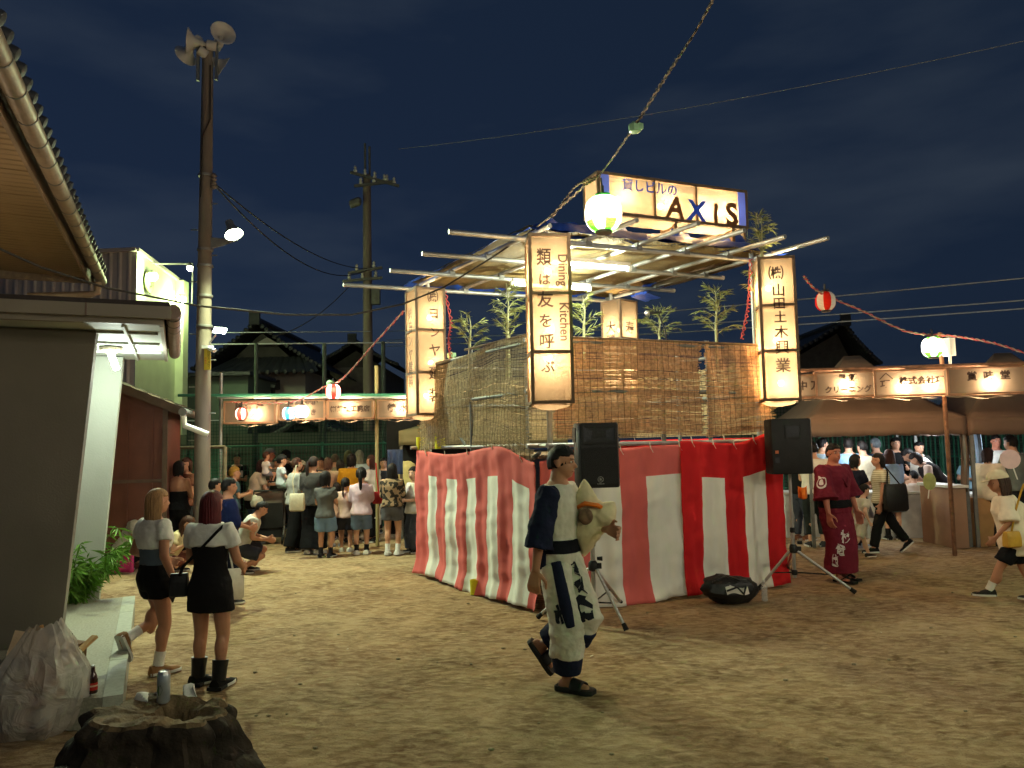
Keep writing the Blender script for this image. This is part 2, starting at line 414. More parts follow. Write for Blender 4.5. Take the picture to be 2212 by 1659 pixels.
while y < YE - .05:
    if plk0 is None:
        b = MB(); b.box((0, 0, 0), (1.30, .142, .02)); plk0 = b.build('soffit_plank', M_PLK, hall, smooth=False); o = plk0
    else: o = share(plk0, 'soffit_plank', hall)
    o.location = (XE - .84, y, ZE + .055 + random.uniform(-.003, .003)); o.rotation_euler = (0, R(2), 0)
    y += .150
b = MB(); b.box((XE - 1.55, (YE - 4.5) / 2 - .3, 3.85), (.12, YE + 4.0, 2.1)); b.build('upper_wall', M_PLK, hall, smooth=False)
b = MB(); b.box((XE - .75, -.2, ZE - .03), (.45, .26, .05)); b.box((XE - .9, 3.0, ZE - .03), (.4, .3, .05)); b.build('soffit_plate', mat('plate_brown', C(84, 62, 54), .7), hall, smooth=False)
b = MB(); b.box((XE - .86, YE + .012, ZE + .10), (1.5, .04, .3)); b.build('gable_board', M_EAVE, hall, smooth=False)
gp = [hall_at_y(212, 610, YE - 1.0), hall_at_y(210, 632, YE - 1.0), hall_at_y(195, 636, YE - 1.0), hall_at_y(60, 640, YE - 1.0)]
b = MB(); b.tube(gp, .055, 10); b.build('downpipe', M_GUT, hall)
lamp('soffit_glow', hall, (XE - .9, 1.9, 3.35), 16, (1, .82, .58), .12)
b = MB(); b.lathe([(.05, .06), (.085, .0), (.05, -.06)], 12, (XE - .9, 1.9, 3.35)); b.build('upper_lamp', emis('warm_globe', (1, .72, .4), 6), hall)
b = MB(); b.tube([(XE - .9, 1.9, 3.41), (XE - .9, 1.9, ZE)], .012, 6); b.build('lamp_stem', M_BLACK, hall)
# porch floor
M_TERR = mat('porch_terrazzo', C(150, 148, 132), .7, .22, 60, .12, 120)
M_EDGE = mat('porch_edge', C(168, 172, 158), .7, .12, 25, .15, 80)
pa_, pf_ = G(266, 1500, .2), G(292, 1287, .2); pdir = (pf_ - pa_); prz = math.atan2(-pdir.x, pdir.y); plen = pdir.length
nl = Matrix.Rotation(-prz, 3, 'Z') @ (G(-60, 1512, .2) - Vector((pa_.x, pa_.y, .2))); fc = [(-.118, 0), (nl.x, nl.y), (nl.x - 2.5, plen), (-.118, plen)]
b = MB(); b.add([(x, y, 0) for x, y in fc] + [(x, y, .198) for x, y in fc], [(0, 1, 2, 3), (7, 6, 5, 4), (0, 4, 5, 1), (1, 5, 6, 2), (2, 6, 7, 3), (3, 7, 4, 0)]); porch = setting(b.build('porch_floor', M_TERR, smooth=False)); porch.location = (pa_.x, pa_.y, 0); porch.rotation_euler = (0, 0, prz)
XF[porch.name] = Matrix.Translation((pa_.x, pa_.y, 0)) @ Matrix.Rotation(prz, 4, 'Z'); y = 0
while y < plen - .1:
    L = min(.94, plen - y)
    b = MB(); b.box((-.058, y + L / 2 - .003, .1), (.116, L - .008, .204)); b.build('edge_stone', M_EDGE, porch, smooth=False); y += .94

# ------------------------------------------------------------------ brown shed behind the hall
sh = P(296, 1040, 11.6); sh.z = 0
shed = thing('brown_shed', 'small brown metal shed with lean-to roof and white drain pipe', 'shed', sh, R(14))
M_SHED = mat('brown_sheet', C(104, 62, 50), .6, .15, 3, .12, 30)
b = MB(); b.add([(-3, 0, 0), (.40, 0, 0), (.40, 0, 2.45), (-3, 0, 3.9), (-3, 1.2, 0), (.40, 1.2, 0), (.40, 1.2, 2.45), (-3, 1.2, 3.9)], [(0, 1, 2, 3), (1, 5, 6, 2), (4, 7, 6, 5), (0, 3, 7, 4)]); b.build('wall', M_SHED, shed, smooth=False)
for k in range(10):
    b = MB(); b.box((-2.9 + k * .345, -.011, 1.2), (.03, .02, 2.4)); b.build('seam', M_SHED, shed, smooth=False)
b = MB(); b.box((.39, -.03, 1.2), (.07, .05, 2.45)); b.box((-.2, -.02, 1.3), (1.2, .03, .05)); b.build('frame', mat('shed_frame', C(96, 78, 66), .6), shed, smooth=False)
def shr(i, j): 
    y = -.35 + j * 1.9; x = -2.6 + i * 3.25
    return (x, y, 2.68 - .43 * x + .016 * math.sin(i * 90))
b = MB(); b.grid(shr, 90, 3); b.grid(lambda i, j: Vector(shr(i, j)) - Vector((0, 0, .05)), 90, 3); b.build('roof', mat('shed_roof', C(92, 78, 66), .7, .25), shed)
b = MB(); b.beam((-2.6, -.36, 3.74), (.65, -.36, 2.34), .04, .12); b.build('verge_board', mat('verge', C(86, 70, 58), .8), shed, smooth=False)
b = MB(); b.tube([(.70, -.45, 2.32), (.70, 1.4, 2.32)], .06, 10); b.build('gutter', M_STEELD, shed)
b = MB(); b.tube([(.70, -.38, 2.28), (.72, -.36, 2.12), (1.05, -.36, 1.98)], .045, 10); b.build('drain_pipe', M_WHITE, shed)

# ------------------------------------------------------------------ white corrugated hall with flood lamps
wc = P(295, 543, 16.6); wf = P(389, 612, 19.6); wl = wc + Vector((-4.4, .35, 0))
wh = thing('white_workshop', 'tall pale corrugated building lit by two green-white flood lamps', 'building', (wc.x, wc.y, 0))
M_CORR = mat('pale_corrugated', C(186, 180, 176), .6, .08, 2, .05, 30)
M_CORRG = mat('pale_side_wall', C(188, 200, 170), .7, .08, 2, .08, 20)
def corr(i, j):
    p = wl.lerp(wc, i); t = i * 20 * 2 * math.pi
    return (p.x, p.y - .03 * (1 if math.sin(t) > .3 else 0), j * wc.z)
b = MB(); b.grid(corr, 120, 1); b.build('front_cladding', M_CORR, wh, world=True, smooth=False)
def sidew(i, j):
    p = wc.lerp(wf, i); return (p.x + .01, p.y, j * (wc.z + (wf.z - wc.z) * i))
b = MB(); b.grid(sidew, 12, 6); b.build('side_wall', M_CORRG, wh, world=True)
b = MB(); q = wf.copy(); b.box((q.x + .10, q.y - .2, q.z / 2), (.3, .3, q.z)); b.build('pilaster', M_CORRG, wh, world=True, smooth=False)
b = MB(); b.beam(wl + Vector((0, -.05, .03)), wc + Vector((.03, -.05, .03)), .1, .08); b.beam(wc + Vector((.03, -.05, .03)), wf + Vector((.03, 0, .03)), .1, .08); b.build('coping', M_CORR, wh, world=True, smooth=False)
b = MB(); sn = Matrix.Rotation(math.atan2(wf.y - wc.y, wf.x - wc.x), 3, 'Z')
cc = wc.lerp(wf, .22) + Vector((.08, -.05, -.75)); cc.z = P(315, 610, 17.2).z
b.lathe([(.25, -.02), (.27, 0), (.25, .02)], 20, cc, sn @ Matrix.Rotation(R(90), 3, 'X')); b.build('round_sign', mat('round_sign', C(120, 126, 96), .6), wh, world=True)
text('lettering', 'S', wh, HINV @ cc if False else (cc - Vector((wc.x, wc.y, 0)) + sn @ Vector((0, -.03, 0))), .38, mat('sign_ink', C(60, 60, 50), .7), rot=(math.pi / 2, 0, math.atan2(wf.y - wc.y, wf.x - wc.x)))
for uu, vv, dd in ((330, 597, 17.0), (392, 647, 19.0)):
    p = P(uu, vv, dd); q = p + Vector((-.34, .12, .12))
    fl = thing('flood_lamp', 'glaring globe flood lamp, %s of the two on the pale side wall' % ('higher' if uu == 330 else 'lower'), 'lamp', p, group='flood lamps on the pale building')
    b = MB(); b.tube([q, q.lerp(p, .75)], .02, 8); b.build('arm', M_STEELD, fl, world=True)
    b = MB(); b.lathe([(.03, .14), (.06, .13), (.09, .06)], 14, p); b.build('socket', M_STEELD, fl, world=True)
    b = MB(); b.ball(p, .105, 14, 10); b.build('bulb', emis('green_white_bulb', (.86, 1, .55), 60), fl, world=True)
    lamp('flood_light', fl, (.22, -.14, -.05), 36, (.80, 1.0, .42), .1)
p = P(410, 578, 17.8); q = P(331, 570, 17.4)
fl = thing('arm_lamp', 'small lit lamp hanging at the end of a thin horizontal arm', 'lamp', p)
b = MB(); b.tube([q, P(417, 570, 17.8), P(416, 600, 17.8), P(415, 660, 17.8)], .022, 8); b.build('arm', M_STEEL, fl, world=True)
b = MB(); b.ball(p, (.07, .07, .09), 12, 8); b.build('bulb', emis('warm_white_bulb', (1, .92, .7), 14), fl, world=True)
b = MB(); b.lathe([(.09, .02), (.05, .11), (.02, .13)], 12, p); b.build('shade', M_STEELD, fl, world=True)

# ------------------------------------------------------------------ loudspeaker pole
pp = P(437, 1000, 12.0); pp.z = 0
ztop = P(442, 95, 12.0).z
pole = thing('loudspeaker_pole', 'tall concrete pole carrying four horn loudspeakers and two lamps', 'pole', pp)
b = MB(); b.tube([(0, 0, -.1), (0, 0, 3), (.02, 0, ztop)], [.125, .115, .085], 20); b.build('pole_shaft', M_CONC, pole)
for vv in (380, 540, 575, 705, 640): 
    z = P(437, vv, 12).z; b = MB(); b.lathe([(.122, -.02), (.126, 0), (.122, .02)], 20, (.01, 0, z)); b.build('band', M_STEEL, pole)
for k, z in enumerate([1.9 + .42 * i for i in range(10)]):
    b = MB(); s = 1 if k % 2 else -1; b.tube([(s * .1, -.02, z), (s * .21, -.03, z)], .009, 6); b.build('step_bolt', M_STEEL, pole)
M_HORN = mat('horn_shell', C(206, 202, 196), .5, .06, 5, .05, 40)
def horn(u, v, d, dirv, rad=.19):
    c = P(u, v, d) - pp; z = Vector(dirv).normalized(); Q = z.to_track_quat('Z', 'Y').to_matrix()
    b = MB(); prof = [(.03, -.40), (.075, -.40), (.08, -.26), (.035, -.25), (.04, -.18), (.065, -.10), (.11, -.03), (rad * .85, .015), (rad, .03), (rad * .97, .035), (rad * .8, .012), (.10, -.03), (.055, -.10), (.03, -.18)]
    b.lathe(prof, 22, c, Q); h = b.build('horn_speaker', M_HORN, pole)
    b = MB(); b.ball(c + Q @ Vector((0, 0, -.12)), .035, 10, 6); b.build('driver_cap', M_HORN, h)
    b = MB(); b.beam(c + Q @ Vector((0, 0, -.3)), Vector((.02, 0, c.z - .08)), .03, .03); b.build('bracket', M_STEEL, h)
horn(481, 73, 11.85, (.55, -.8, .12), .20)
horn(410, 88, 11.8, (-.95, -.30, .10), .20)
horn(403, 118, 12.1, (-.75, .55, -.35), .19)
horn(478, 143, 12.1, (.72, .55, -.45), .20)
b = MB(); b.box((-.13, -.02, ztop - .32), (.04, .06, .62)); b.box((.17, -.02, ztop - .35), (.04, .06, .55)); b.box((.02, -.05, ztop - .05), (.36, .05, .05)); b.build('speaker_bracket', M_STEEL, pole)
# conduit
b = MB(); b.tube([(.09, -.07, ztop - .4), (.1, -.075, ztop - 1.3), (.0, -.13, ztop - 1.6), (-.02, -.13, ztop - 2.6)], .012, 6); b.build('conduit', M_CORD, pole)
# insulator stack
q = P(462, 390, 11.95) - pp
b = MB(); b.lathe([(.02, -.14), (.05, -.1), (.02, -.08), (.05, -.04), (.02, -.02), (.05, .02), (.02, .04), (.05, .08), (.02, .12)], 12, q); b.build('insulator', mat('brown_glaze', C(120, 110, 104), .25), pole)
# flood lamp on its bracket
fl = P(505, 505, 11.7) - pp
b = MB(); b.add([(.1, -.03, fl.z - .15), (.1, -.03, fl.z + .03), (fl.x - .05, -.03, fl.z - .02), (.1, .03, fl.z - .15), (.1, .03, fl.z + .03), (fl.x - .05, .03, fl.z - .02)], [(0, 2, 1), (3, 4, 5), (0, 1, 4, 3), (1, 2, 5, 4), (2, 0, 3, 5)]); b.build('lamp_bracket', M_STEEL, pole, smooth=False)
fd = Vector((.42, -.30, -.86)).normalized(); Q = fd.to_track_quat('Z', 'Y').to_matrix()
b = MB(); b.lathe([(.03, -.26), (.06, -.25), (.065, -.14), (.09, -.10), (.135, -.02), (.15, .02), (.14, .02), (.08, -.08)], 18, fl, Q); lh = b.build('flood_head', M_STEEL, pole)
b = MB(); b.lathe([(.004, .008), (.132, .004)], 18, fl, Q); b.build('flood_lens', emis('flood_glass', (.88, 1, .70), 30), lh)
s = lamp('pole_flood_light', pole, fl + fd * .05, 460, (.84, 1.0, .55), .14, 'SPOT', spot_size=R(150), spot_blend=.6); aim(s, fd)
# small white lamp lower on the pole
f2 = P(474, 716, 11.8) - pp; d2 = Vector((.55, -.45, -.7)).normalized()
b = MB(); b.tube([(.1, -.03, f2.z - .16), (.2, -.05, f2.z - .05), f2 + Vector((-.05, 0, -.02))], .012, 6); b.build('lamp_arm', M_STEEL, pole)
Q = d2.to_track_quat('Z', 'X').to_matrix()
b = MB(); b.box(f2 + Vector((0, 0, .022)), (.10, .22, .03), M=Q); sl = b.build('small_lamp', M_STEEL, pole, smooth=False)
b = MB(); b.box(f2 + Q @ Vector((0, 0, .012)) + Vector((0, 0, .018)), (.085, .20, .012), M=Q); b.build('small_lens', emis('cool_led', (.8, .95, 1), 40), sl, smooth=False)
s = lamp('small_led_light', pole, f2 + d2 * .08, 70, (.82, .95, 1), .08, 'SPOT', spot_size=R(140), spot_blend=.6); aim(s, d2)
cm = P(445, 752, 11.85) - pp
b = MB(); b.box((cm.x + .02, -.13, cm.z + .02), (.16, .08, .05)); b.tube([(cm.x + .05, -.16, cm.z), (cm.x + .16, -.2, cm.z - .05)], .035, 10); b.build('camera', M_WHITE, pole)
sg = P(447, 775, 11.85) - pp
b = MB(); b.box((sg.x - .005, -.118, sg.z), (.10, .012, .34)); ys = b.build('notice_plate', mat('yellow_plate', C(206, 186, 60), .5, .05), pole, smooth=False)
text('lettering', '防\n犯\nカ\nメ\nラ', ys, (sg.x + .02, -.1255, sg.z), .055, mat('notice_ink', C(50, 46, 30), .6), line=.95)
text('lettering', '作\n動\n中', ys, (sg.x - .03, -.1255, sg.z - .03), .035, mat('notice_red', C(190, 60, 40), .6), line=1.1)
# ------------------------------------------------------------------ utility pole with cross arms
up = P(796, 960, 23.0); up.z = 0
ut = thing('utility_pole', 'concrete utility pole with steel cross arms far behind the crowd', 'pole', up)
zt2 = P(797, 310, 23).z
b = MB(); b.tube([(0, 0, 0), (0, 0, zt2 - 1.0)], [.17, .12], 16); b.build('pole_shaft', M_CONC, ut)
b = MB(); b.tube([(-.05, 0, zt2 - 2.2), (-.05, 0, zt2)], .035, 8); b.tube([(.09, 0, zt2 - 2.2), (.09, 0, zt2 - .1)], .035, 8); b.build('top_riser', M_STEELD, ut)
def arm(u0, v0, u1, v1, ins=4, name='cross_arm'):
    a, c = P(u0, v0, 22.8) - up, P(u1, v1, 22.9) - up
    b = MB(); b.beam(a, c, .075, .075); o = b.build(name, M_STEELD, ut, smooth=False)
    for i in range(ins):
        t = (i + .5) / ins; q = a.lerp(c, t)
        b = MB(); b.lathe([(.02, .04), (.055, .07), (.05, .12), (.025, .15), (.05, .18), (.02, .24)], 10, q); b.build('insulator', M_HORN, o)
arm(757, 372, 862, 402, 5); arm(765, 402, 850, 392, 3); arm(740, 608, 826, 600, 3); arm(752, 590, 826, 578, 2)
for vv in (435, 440):
    c = P(768, vv, 22.7) - up
    b = MB(); b.lathe([(.08, -.18), (.10, -.1), (.10, .12), (.05, .18)], 12, c, Matrix.Rotation(R(70), 3, 'Y')); b.build('switch', M_STEELD, ut)
b = MB(); b.box(P(812, 640, 22.8) - up, (.25, .2, .5)); b.build('junction_box', M_STEELD, ut, smooth=False)

def wire(name, label, a, c, drop, r=.012, m=M_CORD, group='overhead wires', n=16):
    b = MB(); b.tube(sag(a, c, drop, n), r, 6); o = b.build(name, m); return tag(o, label, 'wire', group)
M_WIRE = mat('pale_wire', C(176, 182, 190), .6, .05, 9, 0)
wire('power_line', 'thin wire climbing across the upper right sky to the frame edge', P(860, 322, 24), P(2260, 78, 16), .25, .009, M_WIRE)
wire('power_line', 'topmost of three pale wires behind the right paper lantern', P(836, 716, 30), P(2260, 596, 15), .1, .014, M_WIRE)
wire('power_line', 'middle of three pale wires behind the right paper lantern', P(836, 735, 30), P(2260, 645, 15), .1, .014, M_WIRE)
wire('power_line', 'lowest of three pale wires behind the right paper lantern', P(836, 748, 30), P(2260, 663, 15), .1, .014, M_WIRE)
wire('power_line', 'upper wire from the loudspeaker pole insulator to the utility pole', P(465, 398, 12), P(792, 580, 22.8), .35, .012, M_CORD)
wire('power_line', 'lower wire from the loudspeaker pole insulator to the utility pole', P(465, 402, 12), P(792, 584, 22.8), .65, .012, M_CORD)
wire('power_line', 'long level wire crossing the house roof at its gable', P(455, 719, 20), P(800, 716, 22.8), .0, .013, M_WIRE)
wire('power_line', 'long level wire just below the house gable with a small white globe', P(455, 744, 18.5), P(870, 740, 18.5), .0, .016, M_WIRE)
wire('power_line', 'slack black wire slanting from the utility pole over the dark roof', P(590, 728, 21), P(760, 612, 22.6), .25, .012, M_CORD)

# ------------------------------------------------------------------ houses behind
def jhouse(name, label, u0, u1, veave, vapex, d, vbase_z=0, wall=M_PLASTER, depth=6.0, ridge_along='y', over=.7, windows=(), gable=True, apex_u=None):
    a, c = P(u0, veave, d), P(u1, veave, d); ze = (a.z + c.z) / 2
    x0, x1 = a.x, c.x; zr = P((u0 + u1) / 2, vapex, d).z; xm = P(apex_u, vapex, d).x if apex_u else (x0 + x1) / 2
    t = thing(name, label, 'house', ((x0 + x1) / 2, d, 0)); L = XF[t.name].inverted()
    w0, w1 = x0 + over, x1 - over
    b = MB(); b.box(((w0 + w1) / 2, d + depth / 2 + .3, ze / 2), (w1 - w0, depth, ze)); b.build('wall', wall, t, world=True, smooth=False)
    zgab = zr - (zr - ze) * over / (xm - x0 + .01)
    b = MB(); b.add([(w0, d + .3, ze), (w1, d + .3, ze), (xm, d + .3, zr - .25), (w0, d + depth, ze), (w1, d + depth, ze), (xm, d + depth, zr - .25)], [(0, 1, 2), (3, 5, 4), (0, 2, 5, 3), (1, 4, 5, 2)]); b.build('gable', mat('gable_board_dark', C(70, 68, 66), .9), t, world=True, smooth=False)
    for s, xe in ((-1, x0), (1, x1)):
        def f(i, j, xe=xe):
            y = d - .3 + i * (depth + .9); st = math.floor(j * 14) / 14
            curve = -.12 * math.sin(j * math.pi) * (zr - ze) * .5
            return (xe + (xm - xe) * j, y, ze + (zr - ze) * j + curve + .035 * abs(math.sin(y * math.pi / .28)) + .03 * (j * 14 - math.floor(j * 14 + 1e-6)))
        b = MB(); b.grid(f, 70, 28); b.build('roof_slope', M_TILE, t, world=True)
        n = 16
        for k in range(n):
            q = Vector(f(0, (k + .5) / n)) + Vector((0, -.04, .0))
            b = MB(); b.lathe([(.03, -.02), (.075, 0), (.075, .25)], 8, q, Matrix.Rotation(R(-90), 3, 'X')); b.build('verge_tile', M_TILE, t, world=True)
    b = MB(); b.tube([(xm, d - .5, zr + .08), (xm, d + depth + .7, zr + .08)], .13, 8); b.box((xm, d - .45, zr + .12), (.34, .12, .42)); b.build('ridge', M_TILE, t, world=True)
    for (wu0, wv0, wu1, wv1) in windows:
        p0, p1 = P(wu0, wv1, d + .26), P(wu1, wv0, d + .26)
        b = MB(); b.box(((p0.x + p1.x) / 2, d + .28, (p0.z + p1.z) / 2), (p1.x - p0.x + .12, .10, p1.z - p0.z + .12)); fr = b.build('window', mat('window_frame_dark', C(60, 58, 54), .6), t, world=True, smooth=False)
        b = MB(); b.box(((p0.x + p1.x) / 2, d + .225, (p0.z + p1.z) / 2), (p1.x - p0.x, .012, p1.z - p0.z)); b.build('pane', mat('dark_glass', C(38, 44, 46), .15, .1), fr, world=True, smooth=False)
    return t
jhouse('tiled_house', 'large tiled house with stepped gable roof behind the left fence', 420, 700, 800, 700, 25, windows=((497, 832, 590, 852),), apex_u=560, depth=7)
jhouse('tiled_house', 'darker tiled house beyond the utility pole at centre left', 670, 862, 792, 742, 30, wall=mat('grey_plaster', C(110, 106, 100), .9), depth=6)
jhouse('tiled_house', 'black tiled roof house rising behind the signs at right', 1640, 1896, 793, 704, 27, depth=6, apex_u=1815, wall=mat('grey_plaster', C(110, 106, 100), .9))
jhouse('low_house', 'low house with small gable seen through the left fence netting', 560, 815, 962, 905, 21.5, wall=mat('grey_plaster', C(110, 106, 100), .9), depth=3, over=.4, windows=((640, 912, 680, 922),), apex_u=655)
# pent roof across the front of the large house
big = bpy.data.objects['tiled_house']; pz0, pz1 = P(560, 806, 24).z, P(560, 772, 25).z; px0, px1 = P(436, 800, 24).x, P(690, 800, 24).x
def pent(i, j):
    x = px0 + (px1 - px0) * i; return (x + (.6 - 1.2 * i) * j, 23.9 + 1.2 * j, pz0 + (pz1 - pz0) * j + .035 * abs(math.sin(x * math.pi / .28)))
b = MB(); b.grid(pent, 110, 6); b.build('pent_roof', M_TILE, big, world=True)
b = MB(); b.add([P(548, 745, 24.9), P(606, 745, 24.9), P(577, 728, 24.9)], [(0, 1, 2)]); b.build('gable_plaster', M_PLASTER, big, world=True, smooth=False)
n0 = None
for k in range(34):
    x = px0 + .14 + k * .28
    if x > px1: break
    b = MB(); b.lathe([(.02, -.02), (.07, 0), (.07, .2)], 8, (x, 23.88, pz0 + .02), Matrix.Rotation(R(-90), 3, 'X')); b.build('eave_tile', M_TILE, big, world=True)
# hood over the window of the large house
wn = P(545, 826, 24.6)
b = MB(); b.add([(wn.x - .9, 24.4, wn.z - .1), (wn.x + .8, 24.4, wn.z - .1), (wn.x + .7, 25.25, wn.z + .12), (wn.x - .8, 25.25, wn.z + .12), (wn.x - .9, 24.4, wn.z - .2), (wn.x + .8, 24.4, wn.z - .2), (wn.x + .7, 25.25, wn.z - .2), (wn.x - .8, 25.25, wn.z - .2)], [(0, 1, 2, 3), (4, 7, 6, 5), (0, 4, 5, 1), (1, 5, 6, 2), (3, 2, 6, 7), (0, 3, 7, 4)])
o = bpy.data.objects['tiled_house']; b.build('window_hood', M_TILE, o, world=True, smooth=False)

# ------------------------------------------------------------------ boundary walls beyond the fences
M_BWALL = mat('block_wall', C(96, 104, 94), .9, .2, 2, .2, 14)
for u0, u1, d, z, lab in ((250, 985, 19.2, 2.15, 'grey block wall behind the left green fence'), (1560, 2420, 18.6, 2.3, 'grey block wall behind the right green fence')):
    a, c = P(u0, 960, d), P(u1, 960, d); t = thing('block_wall', lab, 'wall', (a.x, d, 0)); L = c.x - a.x; ny = 8; nx = int(L / .8)
    b = MB(); b.box((L / 2, .08, z / 2), (L, .10, z - .02)); b.build('core', mat('wall_joint', C(70, 74, 68), .9), t, smooth=False)
    src = None
    for r_ in range(ny):
        for k in range(nx):
            if src is None:
                b = MB(); b.box((0, 0, 0), (.78, .06, z / ny - .02)); src = b.build('block', M_BWALL, t, smooth=False); o = src
            else: o = share(src, 'block', t)
            o.location = (.4 + k * .8 + (.4 if r_ % 2 else 0), random.uniform(-.004, .004), (r_ + .5) * z / ny)
dw_ = P(436, 870, 21.5); b = MB(); b.box((dw_.x, dw_.y + 1, 1.9), (2.6, 2, 3.8)); dt = thing('backdrop_block', 'added green-grey backdrop block between the pole and the tiled house', 'building', (dw_.x, dw_.y, 0)); b.build('wall', mat('green_grey_wall', C(84, 98, 88), .9, .12, 2, .1, 20), dt, world=True, smooth=False)  # added block, coloured like the pale building's lower wall in dim green light
b = MB(); b.box((dw_.x, dw_.y + .9, 3.86), (2.9, 2.4, .10)); b.build('roof', M_TILE, dt, world=True, smooth=False)  # top slab of the added backdrop block
# ------------------------------------------------------------------ fences
def wire_fence(name, label, a, c, z1, npost, cell=(.11, .11), m=M_GREENP, wr=.006, z0=.08, rail=True, pr=.032, group=None):
    a, c = Vector((a.x, a.y, 0)), Vector((c.x, c.y, 0)); d = (c - a); L = d.length; d /= L
    t = thing(name, label, 'fence', a, math.atan2(d.y, d.x), group)
    for i in range(npost):
        b = MB(); x = L * i / (npost - 1); b.tube([(x, 0, 0), (x, 0, z1 + .06)], pr, 8); b.build('post', m, t)
    if rail:
        for z in (z1, z0):
            b = MB(); b.tube([(0, -.02, z), (L, -.02, z)], pr * .75, 8); b.build('rail', m, t)
    b = MB(); x = 0
    while x < L: b.box((x, .03, (z0 + z1) / 2), (wr, wr, z1 - z0)); x += cell[0]
    z = z0
    while z < z1: b.box((L / 2, .037, z), (L, wr, wr)); z += cell[1]
    o = b.build('wire_mesh', m, t, smooth=False); o['kind'] = 'stuff'; return t
wire_fence('mesh_fence', 'green wire mesh fence behind the left crowd', P(300, 960, 17.0), P(960, 960, 17.0), P(620, 962, 17).z, 6, (.075, .15))
wire_fence('mesh_fence', 'green barred fence behind the food tents at right', P(1640, 960, 16.5), P(2300, 960, 16.5), 2.05, 6, (.10, .6), wr=.022)
def netting(name, label, a, c, z0, z1, posts, m=M_NET, cell=.075, wr=.010):
    a, c = Vector((a.x, a.y, 0)), Vector((c.x, c.y, 0)); d = c - a; L = d.length
    t = thing(name, label, 'net', a, math.atan2(d.y, d.x))
    for i in range(posts):
        x = L * i / max(1, posts - 1); b = MB(); b.tube([(x, .06, 0), (x, .06, z1 + .1)], .04, 8); b.build('post', mat('net_post', C(70, 84, 78), .6), t)
    b = MB(); x = 0
    while x < L: b.box((x, 0, (z0 + z1) / 2), (wr, .003, z1 - z0)); x += cell
    z = z0
    while z < z1: b.box((L / 2, .004, z), (L, .003, wr)); z += cell
    b.build('mesh', m, t, smooth=False)['kind'] = 'stuff'
    b = MB(); b.tube([(0, 0, z1), (L, 0, z1)], .012, 6); b.build('top_rope', M_WIRE, t)
netting('ball_net', 'dark green ball net hanging between posts behind the left fence', P(405, 900, 17.6), P(975, 900, 17.6), .3, P(620, 905, 17.6).z, 5)
netting('ball_net', 'dark green ball net behind the brown tent at right', P(1600, 900, 17.2), P(2330, 900, 17.2), .3, P(1800, 868, 17.2).z, 5)
for uu, vt in ((553, 742), (701, 742), (829, 738)):
    q = P(uu, 900, 18.4); b = MB(); b.tube([(q.x, q.y, 0), (q.x, q.y, P(uu, vt, 18.4).z)], .05, 10)
    o = b.build('net_post', mat('net_post', C(70, 84, 78), .6)); tag(o, 'tall thin net post, %s behind the left signs' % {553: 'leftmost', 701: 'middle one', 829: 'rightmost'}[uu], 'post', 'tall posts behind the fence')
# steel gate frame beside the pole
ga, gb = P(328, 1000, 13.6), P(486, 1000, 13.4)
gate = thing('steel_gate', 'rusty steel framed mesh gate standing behind the loudspeaker pole', 'gate', (ga.x, ga.y, 0), math.atan2(gb.y - ga.y, gb.x - ga.x)); gl = (gb - ga).length; gz = P(400, 967, 13.5).z
M_GATE = mat('gate_steel', C(122, 112, 92), .6, .3, 8, .15, 40, metal=.3)
for x in (0, .28, gl): 
    b = MB(); b.tube([(x, 0, 0), (x, 0, gz)], .035, 8); b.build('upright', M_GATE, gate)
for z in (.15, gz): b = MB(); b.tube([(0, 0, z), (gl, 0, z)], .03, 8); b.build('rail', M_GATE, gate)
b = MB()
x = .05
while x < gl: b.box((x, .02, gz / 2 + .07), (.006, .006, gz - .15)); x += .06
z = .2
while z < gz: b.box((gl / 2, .026, z), (gl, .006, .006)); z += .06
b.build('wire_mesh', M_GREENP, gate, smooth=False)['kind'] = 'stuff'

